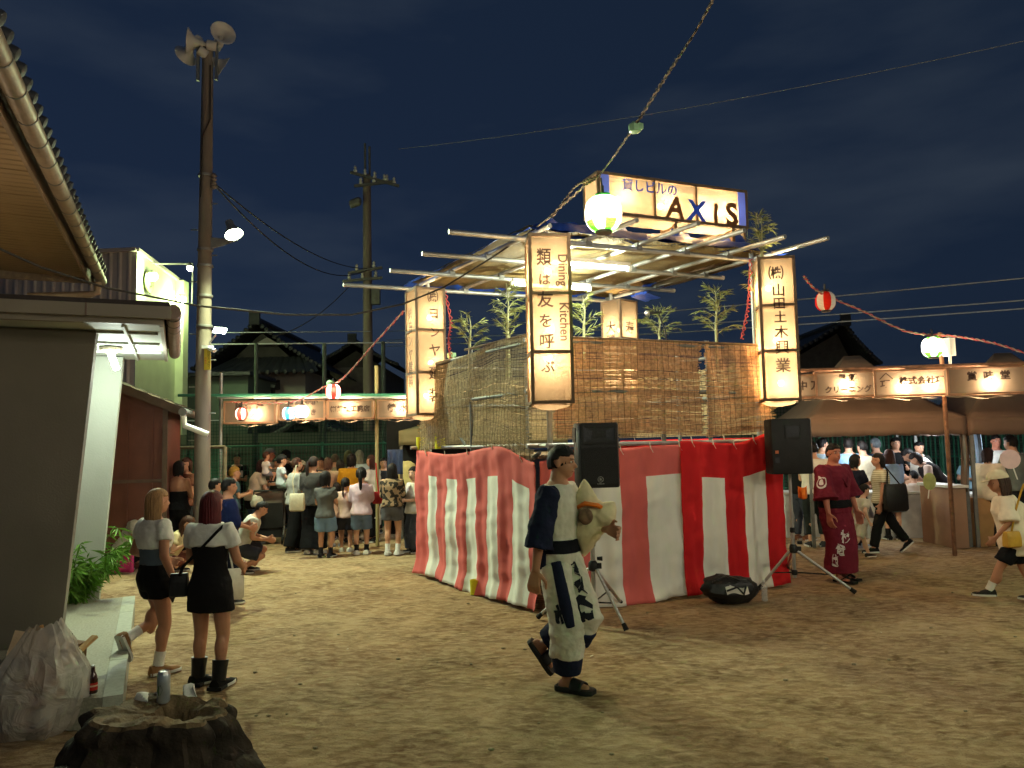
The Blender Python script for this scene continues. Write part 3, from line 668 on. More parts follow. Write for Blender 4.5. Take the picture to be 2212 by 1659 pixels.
# ------------------------------------------------------------------ sign boxes on the scaffold bars
M_PAPER = paper('sign_paper', (1.0, .80, .62), thru=.16, glow=.07)
M_FRAME = mat('sign_frame', C(132, 96, 72), .75, .25, 8, .2, 40)
M_PLAST = mat('wrap_film', C(150, 130, 112), .3, .1, 8, .3, 20)
M_INK = mat('brush_ink', C(42, 24, 18), .8, .1, 9, 0)
M_BULB = emis('warm_bulb', (1, .80, .50), 22)
def sign_box(label, c, rz, w, h, dep, texts, bulbs, watts=40, group='paper sign boxes along the bar'):
    """frame box with paper faces; local front face looks to -y"""
    t = thing('paper_sign', label, 'sign', c, rz, group)
    fw = .028
    b = MB()
    for sx in (-1, 1):
        for sy in (-1, 1): b.box((sx * (w / 2 - fw / 2), sy * (dep / 2 - fw / 2), 0), (fw, fw, h))
    for sz in (-1, 1):
        for sy in (-1, 1): b.box((0, sy * (dep / 2 - fw / 2), sz * (h / 2 - fw / 2)), (w - 2 * fw, fw, fw))
        for sx in (-1, 1): b.box((sx * (w / 2 - fw / 2), 0, sz * (h / 2 - fw / 2)), (fw, dep - 2 * fw, fw))
    b.build('frame', M_FRAME, t, smooth=False)
    for sy, nm in ((-1, 'front_paper'), (1, 'back_paper')):
        b = MB(); y = sy * (dep / 2 - .010)
        b.grid(lambda i, j: ((i - .5) * (w - .03), y + sy * .004 * math.sin(i * 9 + j * 5), (j - .5) * (h - .03)), 12, 6)
        b.build(nm, M_PAPER, t)
    for sx in (-1, 1):
        b = MB(); x = sx * (w / 2 - .010); b.grid(lambda i, j: (x, (i - .5) * (dep - .03), (j - .5) * (h - .03)), 2, 2); b.build('side_paper', M_PAPER, t)
    b = MB(); b.grid(lambda i, j: ((i - .5) * (w + .02), (j - .5) * (dep + .02), -h / 2 - .006 - .035 * math.sin(i * math.pi) * (1 + .4 * math.sin(i * 17))), 16, 3); b.build('film_wrap', M_PAPER, t)
    for (s, x, z, sz) in texts:
        text('lettering', s, t, (x, -dep / 2 - .004, z), sz, M_INK, bold=.0045)
    for (x, z) in bulbs:
        b = MB(); b.ball((x, 0, z), .032, 10, 8); b.build('bulb', M_BULB, t)
        b = MB(); b.tube([(x, 0, z + .03), (x, 0, h / 2)], .014, 6); b.build('lamp_holder', M_BLACK, t)
        lamp('bulb_light', t, (x, 0, z), watts, (1, .74, .44), .05)
    return t
def bar_sign(label, u0, u1, v0, v1, d, texts, bulbs, rz=0.0, **kw):
    a, c = P(u0, v1, d), P(u1, v0, d); cx = (a + c) / 2
    w = (c.x - a.x) / max(.3, math.cos(rz)); h = c.z - a.z
    return sign_box(label, Vector((cx.x, cx.y + .09, cx.z)), rz, w, h, .18, [(s, x * w, z * h, k * h) for s, x, z, k in texts], [(x * w, z * h) for x, z in bulbs], **kw)
DL = 13.4
bar_sign('leftmost paper sign box, reading izakaya, with hanging lantern before it', 482, 595, 864, 916, DL, [('居 酒 屋', 0, .22, .36), ('楽', .1, -.24, .30)], [(.12, -.08)])
bar_sign('second paper sign box from left, small sushi lettering on top', 600, 702, 863, 908, DL, [('地魚 寿司 鶏料理', 0, .32, .22), ('う   き', .12, -.15, .34)], [(.0, -.06)])
bar_sign('third paper sign box from left with contractor name in one row', 707, 806, 862, 906, DL, [('㈲植松工務店', 0, 0, .34)], [(-.05, .08)])
bar_sign('paper sign box showing one large character beside the left tall lantern', 814, 900, 861, 905, DL, [('錦 水', .02, .02, .46)], [(.12, .05)])
def pipe(name, label, pts, r, m, cat='pipe', group=None):
    b = MB(); b.tube(pts, r, 10); return tag(b.build(name, m), label, cat, group)
pipe('scaffold_pipe', 'green-grey horizontal scaffold pipe above the left signs', [P(385, 854, DL + .05), P(905, 853, DL + .05)], .026, M_GREENP, group='sign bars')
pipe('scaffold_pipe', 'second thinner horizontal pipe just above the left signs', [P(470, 859, DL + .16), P(905, 858, DL + .16)], .020, M_STEEL, group='sign bars')
for uu, vt, lb, m in ((478, 806, 'pale upright pipe at the left end of the left signs', M_STEEL), (813, 790, 'bamboo upright between the third and fourth left signs', M_BAMBOO)):
    q = P(uu, vt, DL + .22); pipe('sign_post', lb, [(q.x, q.y, 0), q], .032, m, 'post', 'sign bar uprights')

# right bar: runs from behind the right lantern towards the camera at the frame edge
def RP(u, v):   # depth along the right bar
    return P(u, v, 11.6 - (u - 1740) * .0021)
rzr = math.atan2(-.0021 * 470, (2210 - 1740) / 1650 * 11.0) * .75
def rsign(label, u0, u1, v0, v1, texts, bulbs):
    d = 11.6 - ((u0 + u1) / 2 - 1740) * .0021
    return bar_sign(label, u0, u1, v0, v1, d, texts, bulbs, rz=rzr, group='paper sign boxes along the right bar')
rsign('paper sign box mostly hidden behind the right tall lantern', 1672, 1764, 808, 862, [('中 万', .32, 0, .4)], [(-.2, 0)])
rsign('paper sign box with two rows, cleaner name in katakana', 1772, 1897, 800, 859, [('星 野', 0, .22, .30), ('クリーニング', 0, -.22, .28)], [(-.02, -.02)])
rsign('paper sign box with house shaped emblem before the company name', 1902, 2046, 795, 857, [('株式会社巧', .12, .05, .30), ('巧', -.36, -.05, .34)], [(-.12, -.14), (.24, -.08)])
rsign('rightmost paper sign box with three widely spaced characters', 2062, 2216, 789, 853, [('賞  味  堂', 0, .14, .34)], [(.03, -.08)])
o = [q for q in bpy.data.objects if q.get('label', '').startswith('paper sign box with house')][0]
b = MB(); w_ = .99; b.beam((-.44, -.095, .06), (-.35, -.095, .15), .004, .014); b.beam((-.35, -.095, .15), (-.26, -.095, .06), .004, .014); b.build('emblem', M_INK, o, smooth=False)
pipe('scaffold_pipe', 'long horizontal pipe carrying the right paper signs', [RP(1690, 801) + Vector((0, .05, 0)), RP(2240, 783) + Vector((0, .05, 0))], .026, M_RUST, group='sign bars')
q = RP(2047, 714) + Vector((0, .2, 0)); q0 = P(2060, 1160, 11.2); pipe('sign_post', 'rusty leaning upright between the two rightmost signs', [(q0.x, q0.y, 0), q], .03, M_RUST, 'post', 'sign bar uprights')
b = MB(); c = RP(2058, 748) + Vector((0, .1, 0)); b.box(c, (.10, .14, .26), rz=.3); b.tube([c + Vector((0, -.02, -.1)), c + Vector((-.01, -.02, -.32))], .02, 8)
tag(b.build('junction_box', M_WHITE), 'small pale box fixed near the top of the rusty upright', 'box')
# ------------------------------------------------------------------ festival stage (yagura)
SN, SR, SL = G(1174, 1322), G(1686, 1262), G(913, 1238)
SB = SL + SR - SN
def S(a, b_, z=0.0):
    p = SN + (SR - SN) * a + (SL - SN) * b_
    return Vector((p.x, p.y, z))
LA, LB = (SR - SN).length, (SL - SN).length
E1, E2 = (SR - SN).normalized(), (SL - SN).normalized()
ZR = 3.98
stage = thing('festival_stage', 'square raised festival stage with flat pipe and reed roof', 'stage', SN)
M_DECK = mat('deck_board', C(112, 92, 68), .8, .25, 5, .2, 30)
# posts
pn = P(1187, 900, (S(.03, .03)).y)
posts = {'n': Vector((pn.x, pn.y, 0)), 'r': S(.97, .04), 'l': S(.03, .98), 'b': S(.97, .97)}
for k, p in posts.items():
    b = MB(); b.tube([p, p + Vector((0, 0, ZR + .1))], .03, 12); b.build('post', M_STEEL, stage, world=True)
for a_, b2 in ((.52, .03), (.72, .02), (.0, .5), (.97, .5), (.5, .97)):
    p = S(a_, b2); b = MB(); b.tube([p, p + Vector((0, 0, 2.92))], .026, 10); b.build('rail_post', M_STEELD, stage, world=True)
for (pa, pb) in (((0, 0), (1, 0)), ((1, 0), (1, 1)), ((1, 1), (0, 1)), ((0, 1), (0, 0))):
    for z in (1.72, 2.30, 2.84):
        b = MB(); e = (S(*pb) - S(*pa)).normalized() * .15
        b.tube([S(*pa, z) - e, S(*pb, z) + e], .024, 10); b.build('rail', M_STEELD if z > 2 else M_STEEL, stage, world=True)
    b = MB(); b.tube([S(*pa, .35), S(*pb, 1.65)], .022, 8); b.build('brace', M_STEELD, stage, world=True)
nb = 14
for i in range(nb):
    b = MB(); b.beam(S((i + .5) / nb, .01, 1.60), S((i + .5) / nb, .99, 1.60), LA / nb - .01, .04); b.build('deck_board', M_DECK, stage, world=True, smooth=False)
# slanting braces and things seen through the blinds
b = MB(); b.tube([S(.0, .85, 2.45), S(.0, .55, 1.72)], .022, 8); b.build('brace', M_STEELD, stage, world=True)
b = MB(); b.tube([S(.0, .95, 2.25), S(.0, .7, 1.8)], .03, 8); b.build('brace', M_WOODF, stage, world=True)
# roof pipes: long ones along the right face direction, rafters along the left face direction
le = [P(1057, 486, 7.35), P(1000, 540, 8.3), P(940, 580, 9.15), P(858, 604, 9.95)]
for i, bb in enumerate((0.02, .34, .66, 1.0)):
    a0 = -.30 if i == 0 else (-.24, -.26, -.26, -.34)[i]; a1 = (1.02, 1.10, 1.10, 1.06)[i]
    z = ZR - .03
    b = MB(); b.tube([S(a0, bb, z), S(a1, bb, z)], .028, 12); b.build('roof_pipe', M_STEEL, stage, world=True)
for i, aa in enumerate((.0, .22, .43, .64, .84, 1.0)):
    b0 = (-.10, -.26, -.30, -.28, -.26, -.30)[i]
    b = MB(); b.tube([S(aa, b0, ZR + .03), S(aa, 1.05, ZR + .03)], .027, 12); b.build('rafter', M_STEEL, stage, world=True)
    for bb in (0.02, .34, .66, 1.0):
        b = MB(); b.box(S(aa, bb, ZR), (.07, .07, .09), math.atan2(E1.y, E1.x)); b.build('clamp', M_STEELD, stage, world=True, smooth=False)
# reed mat ceiling
def reed_mat():
    m = bpy.data.materials.new('reed_mat'); m.use_nodes = True; t = m.node_tree; b = t.nodes['Principled BSDF']
    tc = t.nodes.new('ShaderNodeTexCoord'); w = t.nodes.new('ShaderNodeTexWave'); w.inputs['Scale'].default_value = 26; w.inputs['Distortion'].default_value = 2.5; w.inputs['Detail'].default_value = 3
    mp = t.nodes.new('ShaderNodeMapping'); mp.inputs['Rotation'].default_value = (0, 0, -math.atan2(E1.y, E1.x)); t.links.new(tc.outputs['Object'], mp.inputs['Vector'])
    t.links.new(mp.outputs['Vector'], w.inputs['Vector'])
    n = t.nodes.new('ShaderNodeTexNoise'); n.inputs['Scale'].default_value = 30; t.links.new(mp.outputs['Vector'], n.inputs['Vector'])
    mx = t.nodes.new('ShaderNodeMixRGB'); mx.inputs['Color1'].default_value = (*C(88, 70, 34), 1); mx.inputs['Color2'].default_value = (*C(150, 126, 66), 1)
    t.links.new(n.outputs['Fac'], mx.inputs['Fac']); m2 = t.nodes.new('ShaderNodeMixRGB'); m2.blend_type = 'MULTIPLY'; m2.inputs['Fac'].default_value = .6
    t.links.new(mx.outputs['Color'], m2.inputs['Color1']); t.links.new(w.outputs['Color'], m2.inputs['Color2'])
    t.links.new(m2.outputs['Color'], b.inputs['Base Color']); b.inputs['Roughness'].default_value = .8
    bp = t.nodes.new('ShaderNodeBump'); bp.inputs['Strength'].default_value = .6; bp.inputs['Distance'].default_value = .01; t.links.new(w.outputs['Fac'], bp.inputs['Height']); t.links.new(bp.outputs['Normal'], b.inputs['Normal'])
    return m
M_REED = reed_mat()
def sagmat(i, j):
    s_ = abs(math.sin(i * math.pi * 4.6)) * .05
    return S(-.02 + i * 1.04, .0 + j * 1.06, ZR + .062 + .05 - s_ * .9 + .012 * mnoise.noise(Vector((i * 12, j * 12, 0))))
b = MB(); b.grid(sagmat, 70, 50); b.build('reed_ceiling', M_REED, stage, world=True)
# reed tufts hanging from the mat's front edge
b = MB()
for k in range(420):
    i = random.random(); p = Vector(sagmat(i, 0 if k % 2 else random.random() * .02)); q = p + E2 * random.uniform(-.1, .02) + Vector((random.uniform(-.02, .02), 0, random.uniform(-.07, .0)))
    b.tube([p, q], .0025, 3, cap=False)
b.build('reed_fringe', M_REED, stage, world=True)['kind'] = 'stuff'
# blue tarpaulin on top
M_TARP = mat('blue_tarpaulin', C(26, 62, 150), .4, .12, 6, .25, 25)
def tarp(i, j):
    x, y = -.05 + i * 1.12, -.05 + j * 1.15
    fold = mnoise.noise(Vector((i * 7, j * 7, 2))) * .05 + mnoise.noise(Vector((i * 22, j * 22, 9))) * .018
    edge = max(0, (.06 - min(i, j, 1 - i, 1 - j)) / .06)
    return S(x, y, ZR + .17 + fold - edge * .13)
b = MB(); b.grid(tarp, 80, 80); b.build('tarpaulin', M_TARP, stage, world=True)
b = MB(); b.grid(lambda i, j: S(.96 + .05 * math.sin(j * 7), .62 + i * .12, ZR + .05 - j * .22) + E1 * (.03 * math.sin(i * 9)), 8, 8); b.build('tarpaulin_flap', M_TARP, stage, world=True)
b = MB(); b.grid(lambda i, j: S(.10 + .92 * i, .045 + .03 * math.sin(i * 19) + .05 * j, ZR + .07 + j * (.20 + .05 * math.sin(i * 23) + .03 * math.sin(i * 57))) , 90, 6); b.build('tarpaulin_edge', M_TARP, stage, world=True)
# fluorescent tubes under the roof
for u0, v0, u1, v1, d in ((1236, 580, 1407, 601, 8.55), (1236, 617, 1318, 627, 9.6)):
    pass
def fl_tube(a, c, lab):
    t = thing('tube_light', lab, 'light', a, group='fluorescent tubes under the stage roof'); u = (c - a)
    b = MB(); b.beam(a + Vector((0, 0, .045)), c + Vector((0, 0, .045)), .07, .05); b.build('housing', M_WHITE, t, world=True, smooth=False)
    b = MB(); b.tube([a + u * .03, c - u * .03], .019, 10); b.build('tube', emis('fluorescent', (.93, 1, .80), 22), t, world=True)
    for p in (a, c): b = MB(); b.box(p + Vector((0, 0, .005)), (.045, .045, .07), math.atan2(u.y, u.x)); b.build('end_cap', M_WHITE, t, world=True, smooth=False)
    for f in (.2, .5, .8): lamp('tube_glow', t, u * f + Vector((0, 0, -.03)), 22, (.95, 1, .74), .05)
za = ZR - .12
fl_tube(S(.13, .20, za), S(.52, .20, za), 'bright fluorescent tube under the roof, nearer of two')
fl_tube(S(.25, .62, za), S(.62, .62, za), 'bright fluorescent tube under the roof, farther of two')

# ------------------------------------------------------------------ reed blinds
M_SUD = mat('reed_blind', C(188, 144, 104), .75, .35, 30, .1, 60)
M_SUD2 = mat('reed_blind_old', C(162, 140, 104), .75, .35, 30, .1, 60)
M_STR = mat('blind_string', C(60, 44, 30), .9, .1, 9, 0)
def blind(label, pt, top, bot, wid, m, pitch=.0135, th=.0112, name='reed_blind', ragged=.02, wave=.02):
    """pt(a, z, out) -> world point along the face; top, bot functions of a"""
    t = thing(name, label, 'blind', pt(.5, bot(.5), 0), group='reed blinds round the stage')
    b = MB(); nseg = 26; n = int((top(.5) - bot(.5)) / pitch)
    for k in range(n):
        f = (k + random.uniform(-.15, .15)) / n; a0, a1 = random.uniform(-ragged, ragged * .6), 1 + random.uniform(-ragged * .6, ragged)
        vs = []; o = random.uniform(-.004, .004); tilt = random.uniform(-.006, .006); h = th * random.uniform(.7, 1.35)
        for i in range(nseg + 1):
            a = a0 + (a1 - a0) * i / nseg; aa = min(1, max(0, a)); z = bot(aa) + (top(aa) - bot(aa)) * f + tilt * (i / nseg - .5)
            w = wave * math.sin(a * 9 + f * 3) + .35 * wave * math.sin(a * 31 + f * 8)
            vs += [pt(a, z, o + w), pt(a, z + h, o + w + .002)]
        b.add(vs, [(2 * i, 2 * i + 2, 2 * i + 3, 2 * i + 1) for i in range(nseg)])
    b.build('reeds', m, t, world=True)['kind'] = 'stuff'
    b = MB(); ns = int(wid / .085)
    for i in range(ns + 1):
        a = (i + .2) / (ns + .4); pts = []
        for j in range(13):
            f = j / 12; z = bot(a) + (top(a) - bot(a)) * f
            w = wave * math.sin(a * 9 + f * 3) + .35 * wave * math.sin(a * 31 + f * 8)
            pts.append(pt(a + .002 * math.sin(j * 2.1), z, w + .008))
        b.tube(pts, .0020, 4, cap=False)
    b.build('strings', M_STR, t, world=True)['kind'] = 'stuff'
    return t
NRM1 = Vector((E1.y, -E1.x, 0)); NRM2 = Vector((-E2.y, E2.x, 0))
if NRM2.x > 0: NRM2 = -NRM2
def face1(a0, a1): return lambda a, z, o: S(a0 + (a1 - a0) * a, 0, z) + NRM1 * (.035 + o)
def face2(b0, b1): return lambda a, z, o: S(0, b0 + (b1 - b0) * a, z) + NRM2 * (.035 + o)
def sm(a, pts):
    for (x0, y0), (x1, y1) in zip(pts, pts[1:]):
        if a <= x1: 
            t = (a - x0) / (x1 - x0); t = t * t * (3 - 2 * t); return y0 + (y1 - y0) * t
    return pts[-1][1]
blind('old grey-brown reed blind draped with sagging top on the left face', face2(.03, .99),
      lambda a: sm(a, ((0, 2.93), (.25, 2.95), (.45, 2.86), (.7, 2.80), (1, 2.80))),
      lambda a: sm(a, ((0, 1.52), (.3, 1.72), (.7, 1.76), (.86, 1.70), (1, 1.58))), LB, M_SUD2, wave=.03)
blind('red-brown reed blind with one frayed edge beside the corner post', face1(.055, .66),
      lambda a: sm(a, ((0, 2.88), (1, 2.88))), lambda a: sm(a, ((0, 1.80), (.5, 1.84), (1, 1.80))), LA * .6, M_SUD)
blind('narrower red-brown reed blind at the right end of the stage', face1(.68, .98),
      lambda a: sm(a, ((0, 2.86), (1, 2.86))), lambda a: sm(a, ((0, 1.78), (1, 1.84))), LA * .3, M_SUD)
def face1b(o0): return lambda a, z, o: S(0 + a, .99, z) + NRM1 * (-.05 + o)
blind('far reed blind on the back of the stage seen through the front', face1b(0), lambda a: 2.7, lambda a: 1.8, LA, M_SUD2, pitch=.02, th=.015)
def face2b(): return lambda a, z, o: S(1.0, a, z) + NRM2 * (-.05 + o)
blind('far reed blind on the right side of the stage', face2b(), lambda a: 2.7, lambda a: 1.8, LB, M_SUD2, pitch=.02, th=.015)
for (pa, pb, z) in ((S(.05, 0), S(.98, 0), 2.885), (S(0, .98), S(0, .55), 2.80), (S(0, .55), S(0, .05), 2.93)):
    pa, pb = pa.copy(), pb.copy(); pa.z = pb.z = z; b = MB(); b.tube([pa, pb], .016, 8); b.build('blind_pole', M_WOODF, stage, world=True)

# ------------------------------------------------------------------ red and white curtains
def cloth(name, col, stain=True):
    m = mat(name, col, .85, .10, 4, .22, 9, stretch=(1, 1, .35)); return m
M_PINK, M_CW = cloth('faded_red_cloth', C(214, 104, 100)), cloth('white_cloth', C(236, 236, 228))
M_RED, M_CW2 = cloth('bright_red_cloth', C(204, 26, 32)), cloth('white_cloth_new', C(234, 232, 222))
def curtain(label, pt, width, top, bot, band, edges, mats, folds=7, amp=.014, gap=None, nu=132, nv=46, seed=0, flare=.06):
    t = thing('striped_curtain', label, 'curtain', pt(.5, 0, 0), group='striped curtains round the stage')
    def f(i, j):
        z1 = top(i); z0 = bot(i); z = z0 + (z1 - z0) * j
        w = amp * (1.3 - 1.0 * j) * (math.sin(i * folds * 6.28 + seed + .6 * math.sin(j * 3 + i * 11)) + .5 * math.sin(i * folds * 15.1 + seed * 2 + j * 2.2))
        w += .035 * mnoise.noise(Vector((i * 5, j * 3.5, seed))) + .012 * mnoise.noise(Vector((i * 16, j * 9, seed + 4)))
        w += .012 * mnoise.noise(Vector((i * 6 + j * 9, j * 14 - i * 9, seed + 8)))
        w += flare * max(0, .12 - j) / .12 + .02
        return pt(i + .003 * math.sin(j * 7 + i * 20), z, w)
    cuts = [0.0] + sorted(edges) + [1.0]; cols = []; own = []
    for q, (c0_, c1_) in enumerate(zip(cuts, cuts[1:])):
        m_ = max(3, int(round((c1_ - c0_) * nu)))
        for k in range(m_): cols.append(c0_ + (c1_ - c0_) * k / m_); own.append(q % 2)
    cols.append(1.0); nc = len(cols) - 1; jb = int(nv * (1 - band))
    def mi(i, j): return 0 if j >= jb else own[i]
    b = MB(); b.grid(lambda i, j: f(cols[int(round(i * nc))], j), nc, nv, mi)
    o = b.build('cloth', mats, t, world=True)
    sd = o.modifiers.new('thick', 'SOLIDIFY'); sd.thickness = .004
    for k in range(5):
        a = (k + .5) / 5; p = pt(a, top(a) + .02, .03)
        b = MB(); b.beam(p + Vector((0, 0, .02)), p + Vector((.01, 0, -.045)), .03, .006); b.beam(p + Vector((0, 0, -.02)), p + Vector((.035, -.01, -.09)), .018, .004); b.build('tie', mat('white_tape', C(220, 218, 208), .8), t, world=True, smooth=False)
    return t
def faceL(b0, b1): return lambda a, z, o: S(0, b0 + (b1 - b0) * a, z) + NRM2 * (.06 + o)
def faceR(a0, a1): return lambda a, z, o: S(a0 + (a1 - a0) * a, 0, z) + NRM1 * (.06 + o)
eL = [.085, .155, .245, .34, .43, .525, .625, .725, .815, .895]
def edges_u(pt, us, z=.75):
    out = []
    for u in us:
        best = min((abs(prj(pt(a / 400, z, .03)) - u), a / 400) for a in range(401)); out.append(best[1])
    return out
def prj(p):
    q = CAM_R.transposed() @ (p - Vector((0, 0, CAM_H))); return CX + FPX * q.x / -q.z
curtain('faded pink and white striped curtain on the left face of the stage', faceL(1.0, -.012), LB, lambda a: sm(a, ((0, 1.68), (.35, 1.63), (.75, 1.72), (1, 1.55))),
        lambda a: .02 + .02 * math.sin(a * 9), .19, edges_u(faceL(1.0, -.012), [924, 941, 962.5, 985, 1005, 1028.6, 1051, 1076, 1104, 1139.7]), [M_PINK, M_CW], seed=1)
def splitcurtain(): pass
curtain('faded pink and white striped curtain at the front corner of the stage', faceR(-.012, .60), LA * .6, lambda a: sm(a, ((0, 1.56), (.2, 1.66), (1, 1.70))),
        lambda a: .015 + .02 * math.sin(a * 7 + 1), .19, edges_u(faceR(-.012, .60), [1192, 1232, 1279, 1344, 1402]), [M_PINK, M_CW], folds=4, nu=90, seed=3)
curtain('new bright red and white curtain at the right end of the stage', lambda a, z, o: S(.54 + .465 * a, 0, z) + NRM1 * (.10 + o * .8), LA * .46, lambda a: sm(a, ((0, 1.74), (.5, 1.70), (1, 1.84))),
        lambda a: .02 + .02 * math.sin(a * 8), .22, edges_u(lambda a, z, o: S(.54 + .465 * a, 0, z) + NRM1 * .1, [1517, 1568, 1608, 1656]), [M_RED, M_CW2], folds=4, nu=90, seed=5)
curtain('bright red curtain side turned away at the far right of the stage', lambda a, z, o: S(1.0, a, z) + E1 * (.06 + o), LB, lambda a: 1.76, lambda a: .03, .2, [.09, .19, .28, .38, .47, .57, .67, .76, .85, .93], [M_RED, M_CW2], folds=6, nu=80, seed=8)
# yellow pads on the stage posts
M_YEL = mat('yellow_pad', C(216, 206, 40), .6, .08, 9, .1, 30)
for (c, r_, h, lab) in ((S(-.02, .415, .085), .055, .17, 'yellow foot showing under the gap of the pink curtain'),
                        (S(.0, 1.0, 1.78), .07, .17, 'yellow pad on the post at the left end of the curtain'),
                        (S(.0, .80, 1.80), .075, .20, 'yellow bucket standing behind the top of the pink curtain'),
                        (S(.27, .0, 1.80), .065, .20, 'yellow pad peeking out right of the front speaker')):
    c = c + NRM2 * (.07 if c.z < 1 else .0)
    b = MB(); b.lathe([(r_ * .86, -h / 2), (r_ * .9, -h / 2), (r_, h / 2), (r_ * .93, h / 2), (r_ * .85, h * .35)], 16, c); tag(b.build('yellow_pad', M_YEL), lab, 'pad', 'yellow pads of the stage')

# ------------------------------------------------------------------ tall paper lanterns
M_AND = paper('lantern_paper', (1.0, .80, .55), thru=.20, glow=.062)
M_ANDF = mat('lantern_frame', C(104, 84, 66), .8, .2, 8, .2, 40)
def andon(label, c, rz, w, h, cols, bulbs, bars=(1 / 3, 2 / 3), side=None, watts=55, dep=None, horiz=False, name='paper_lantern', ink=M_INK, group='tall paper lanterns of the stage'):
    """box lantern; c is the centre of its base; front looks to local -y"""
    dep = dep or w; t = thing(name, label, 'lantern', c, rz, group); fw = .034
    b = MB()
    for sx in (-1, 1):
        for sy in (-1, 1): b.box((sx * (w / 2 - fw / 2), sy * (dep / 2 - fw / 2), h / 2), (fw, fw, h))
    hs = [0, h] if horiz else [0] + [h * q for q in bars] + [h]
    for z in hs:
        z = min(h - fw / 2, max(fw / 2, z))
        for sy in (-1, 1): b.box((0, sy * (dep / 2 - fw / 2 + .001), z), (w - 2 * fw, fw - .002, fw))
        for sx in (-1, 1): b.box((sx * (w / 2 - fw / 2 + .001), 0, z), (fw - .002, dep - 2 * fw, fw))
    if horiz:
        for q in bars:
            for sy in (-1, 1): b.box((-w / 2 + w * q, sy * (dep / 2 - fw / 2 + .001), h / 2), (fw * .7, fw - .002, h - 2 * fw))
    b.build('frame', M_ANDF, t, smooth=False)
    for sy, nm in ((-1, 'front_paper'), (1, 'back_paper')):
        y = sy * (dep / 2 - .014); b = MB(); b.grid(lambda i, j: ((i - .5) * (w - .03), y + .003 * math.sin(i * 8 + j * 21), .015 + j * (h - .03)), 8, 24); b.build(nm, M_AND, t)
    for sx in (-1, 1):
        x = sx * (w / 2 - .014); b = MB(); b.grid(lambda i, j: (x + .003 * math.sin(j * 23), (i - .5) * (dep - .03), .015 + j * (h - .03)), 8, 24); b.build('side_paper', M_AND, t)
    b = MB(); b.grid(lambda i, j: ((i - .5) * (w - .02), (j - .5) * (dep - .02), -.012 - .045 * math.sin(i * math.pi) * math.sin(j * math.pi) - .012 * mnoise.noise(Vector((i * 6, j * 6, 1)))), 10, 10); b.build('film_bottom', M_AND, t)
    for q in cols:
        (s_, x, z, sz), kw = q[:4], (q[4] if len(q) > 4 else {})
        text('lettering', s_, t, (x, -dep / 2 - .003, z), sz, kw.pop('m', ink) if 'm' in kw else ink, bold=kw.pop('bold', .0022), rot=(math.pi / 2, kw.pop('ang', 0), 0), **kw)
    for q in (side or []):
        s_, y, z, sz = q
        text('lettering', s_, t, (-w / 2 - .003, y, z), sz, ink, rot=(math.pi / 2, 0, -math.pi / 2), bold=.0015)
    for (x, z) in bulbs:
        b = MB(); b.ball((x, 0, z), .034, 10, 8); b.build('bulb', M_BULB, t)
        b = MB(); b.tube([(x, 0, z + .03), (x, 0, z + .12)], .016, 8); b.build('lamp_holder', M_BLACK, t)
        lamp('bulb_light', t, (x, 0, z), watts, (1, .76, .46), .05)
    b = MB(); b.tube([(.05, .05, h), (.05, .05, .1)], .008, 5); b.build('lamp_cord', M_BLACK, t)
    return t
def andon_at(label, u0, u1, v0, v1, d, rz, **kw):
    top, bot = P((u0 + u1) / 2, v0, d), P((u0 + u1) / 2, v1, d)
    h = top.z - bot.z; return Vector((bot.x, bot.y, bot.z)), h
LINK = 1.0
c, h = andon_at('', 1150, 1234, 504, 872, 7.55, 0)
andon('front tall paper lantern with a brushed proverb and dining kitchen lettering', c + Vector((0, .2, 0)), R(4), .43, h,
      [('類', -.06, h * .85, .19, {'xs': .8}), ('は', -.06, h * .72, .13), ('友', -.055, h * .60, .17), ('を', -.055, h * .475, .15), ('呼', -.05, h * .355, .16), ('ぶ', -.045, h * .21, .14),
       ('Dining', .125, h * .78, .135, {'ang': R(90), 'xs': .93}), ('Kitchen', .128, h * .475, .135, {'ang': R(90), 'xs': .93})], [(.0, h * .80), (.02, h * .45), (-.02, h * .27)], bars=(.30, .645))
c, h = andon_at('', 880, 957, 622, 898, 10.2, 0)
andon('left tall paper lantern with brushed company name on two faces', c + Vector((0, .15, 0)), R(27), .43, h,
      [('㈱', .03, h * .92, .16), ('ヨ', .04, h * .79, .17), ('ン', .05, h * .64, .15), ('ヤ', .05, h * .50, .18), ('建', .05, h * .32, .19), ('装', .05, h * .15, .20)],
      [(.06, h * .78), (.07, h * .42), (.0, h * .16)], side=[('㈱\nヨ\nン\nヤ\n建\n装', 0, h * .53, .185)])
c, h = andon_at('', 1654, 1738, 553, 866, 8.95, 0)
andon('right tall paper lantern with brushed construction company name', c + Vector((0, .2, 0)), R(-8), .43, h,
      [('㈱', -.01, h * .875, .18), ('山', .01, h * .755, .16), ('田', .01, h * .665, .15), ('土', .015, h * .57, .15), ('木', .02, h * .465, .16), ('興', .02, h * .36, .17), ('業', .02, h * .235, .18)],
      [(-.06, h * .80), (.0, h * .43), (.03, h * .13)], bars=(.345, .66))
c, h = andon_at('', 1314, 1384, 646, 900, 11.4, 0)
andon('back tall paper lantern partly hidden behind the stage blinds', c + Vector((0, .2, 0)), R(40), .40, h,
      [('寿', 0, h * .75, .2), ('司', 0, h * .5, .2)], [(0, h * .75), (0, h * .35)], side=[('大\n勝', 0, h * .7, .2)])
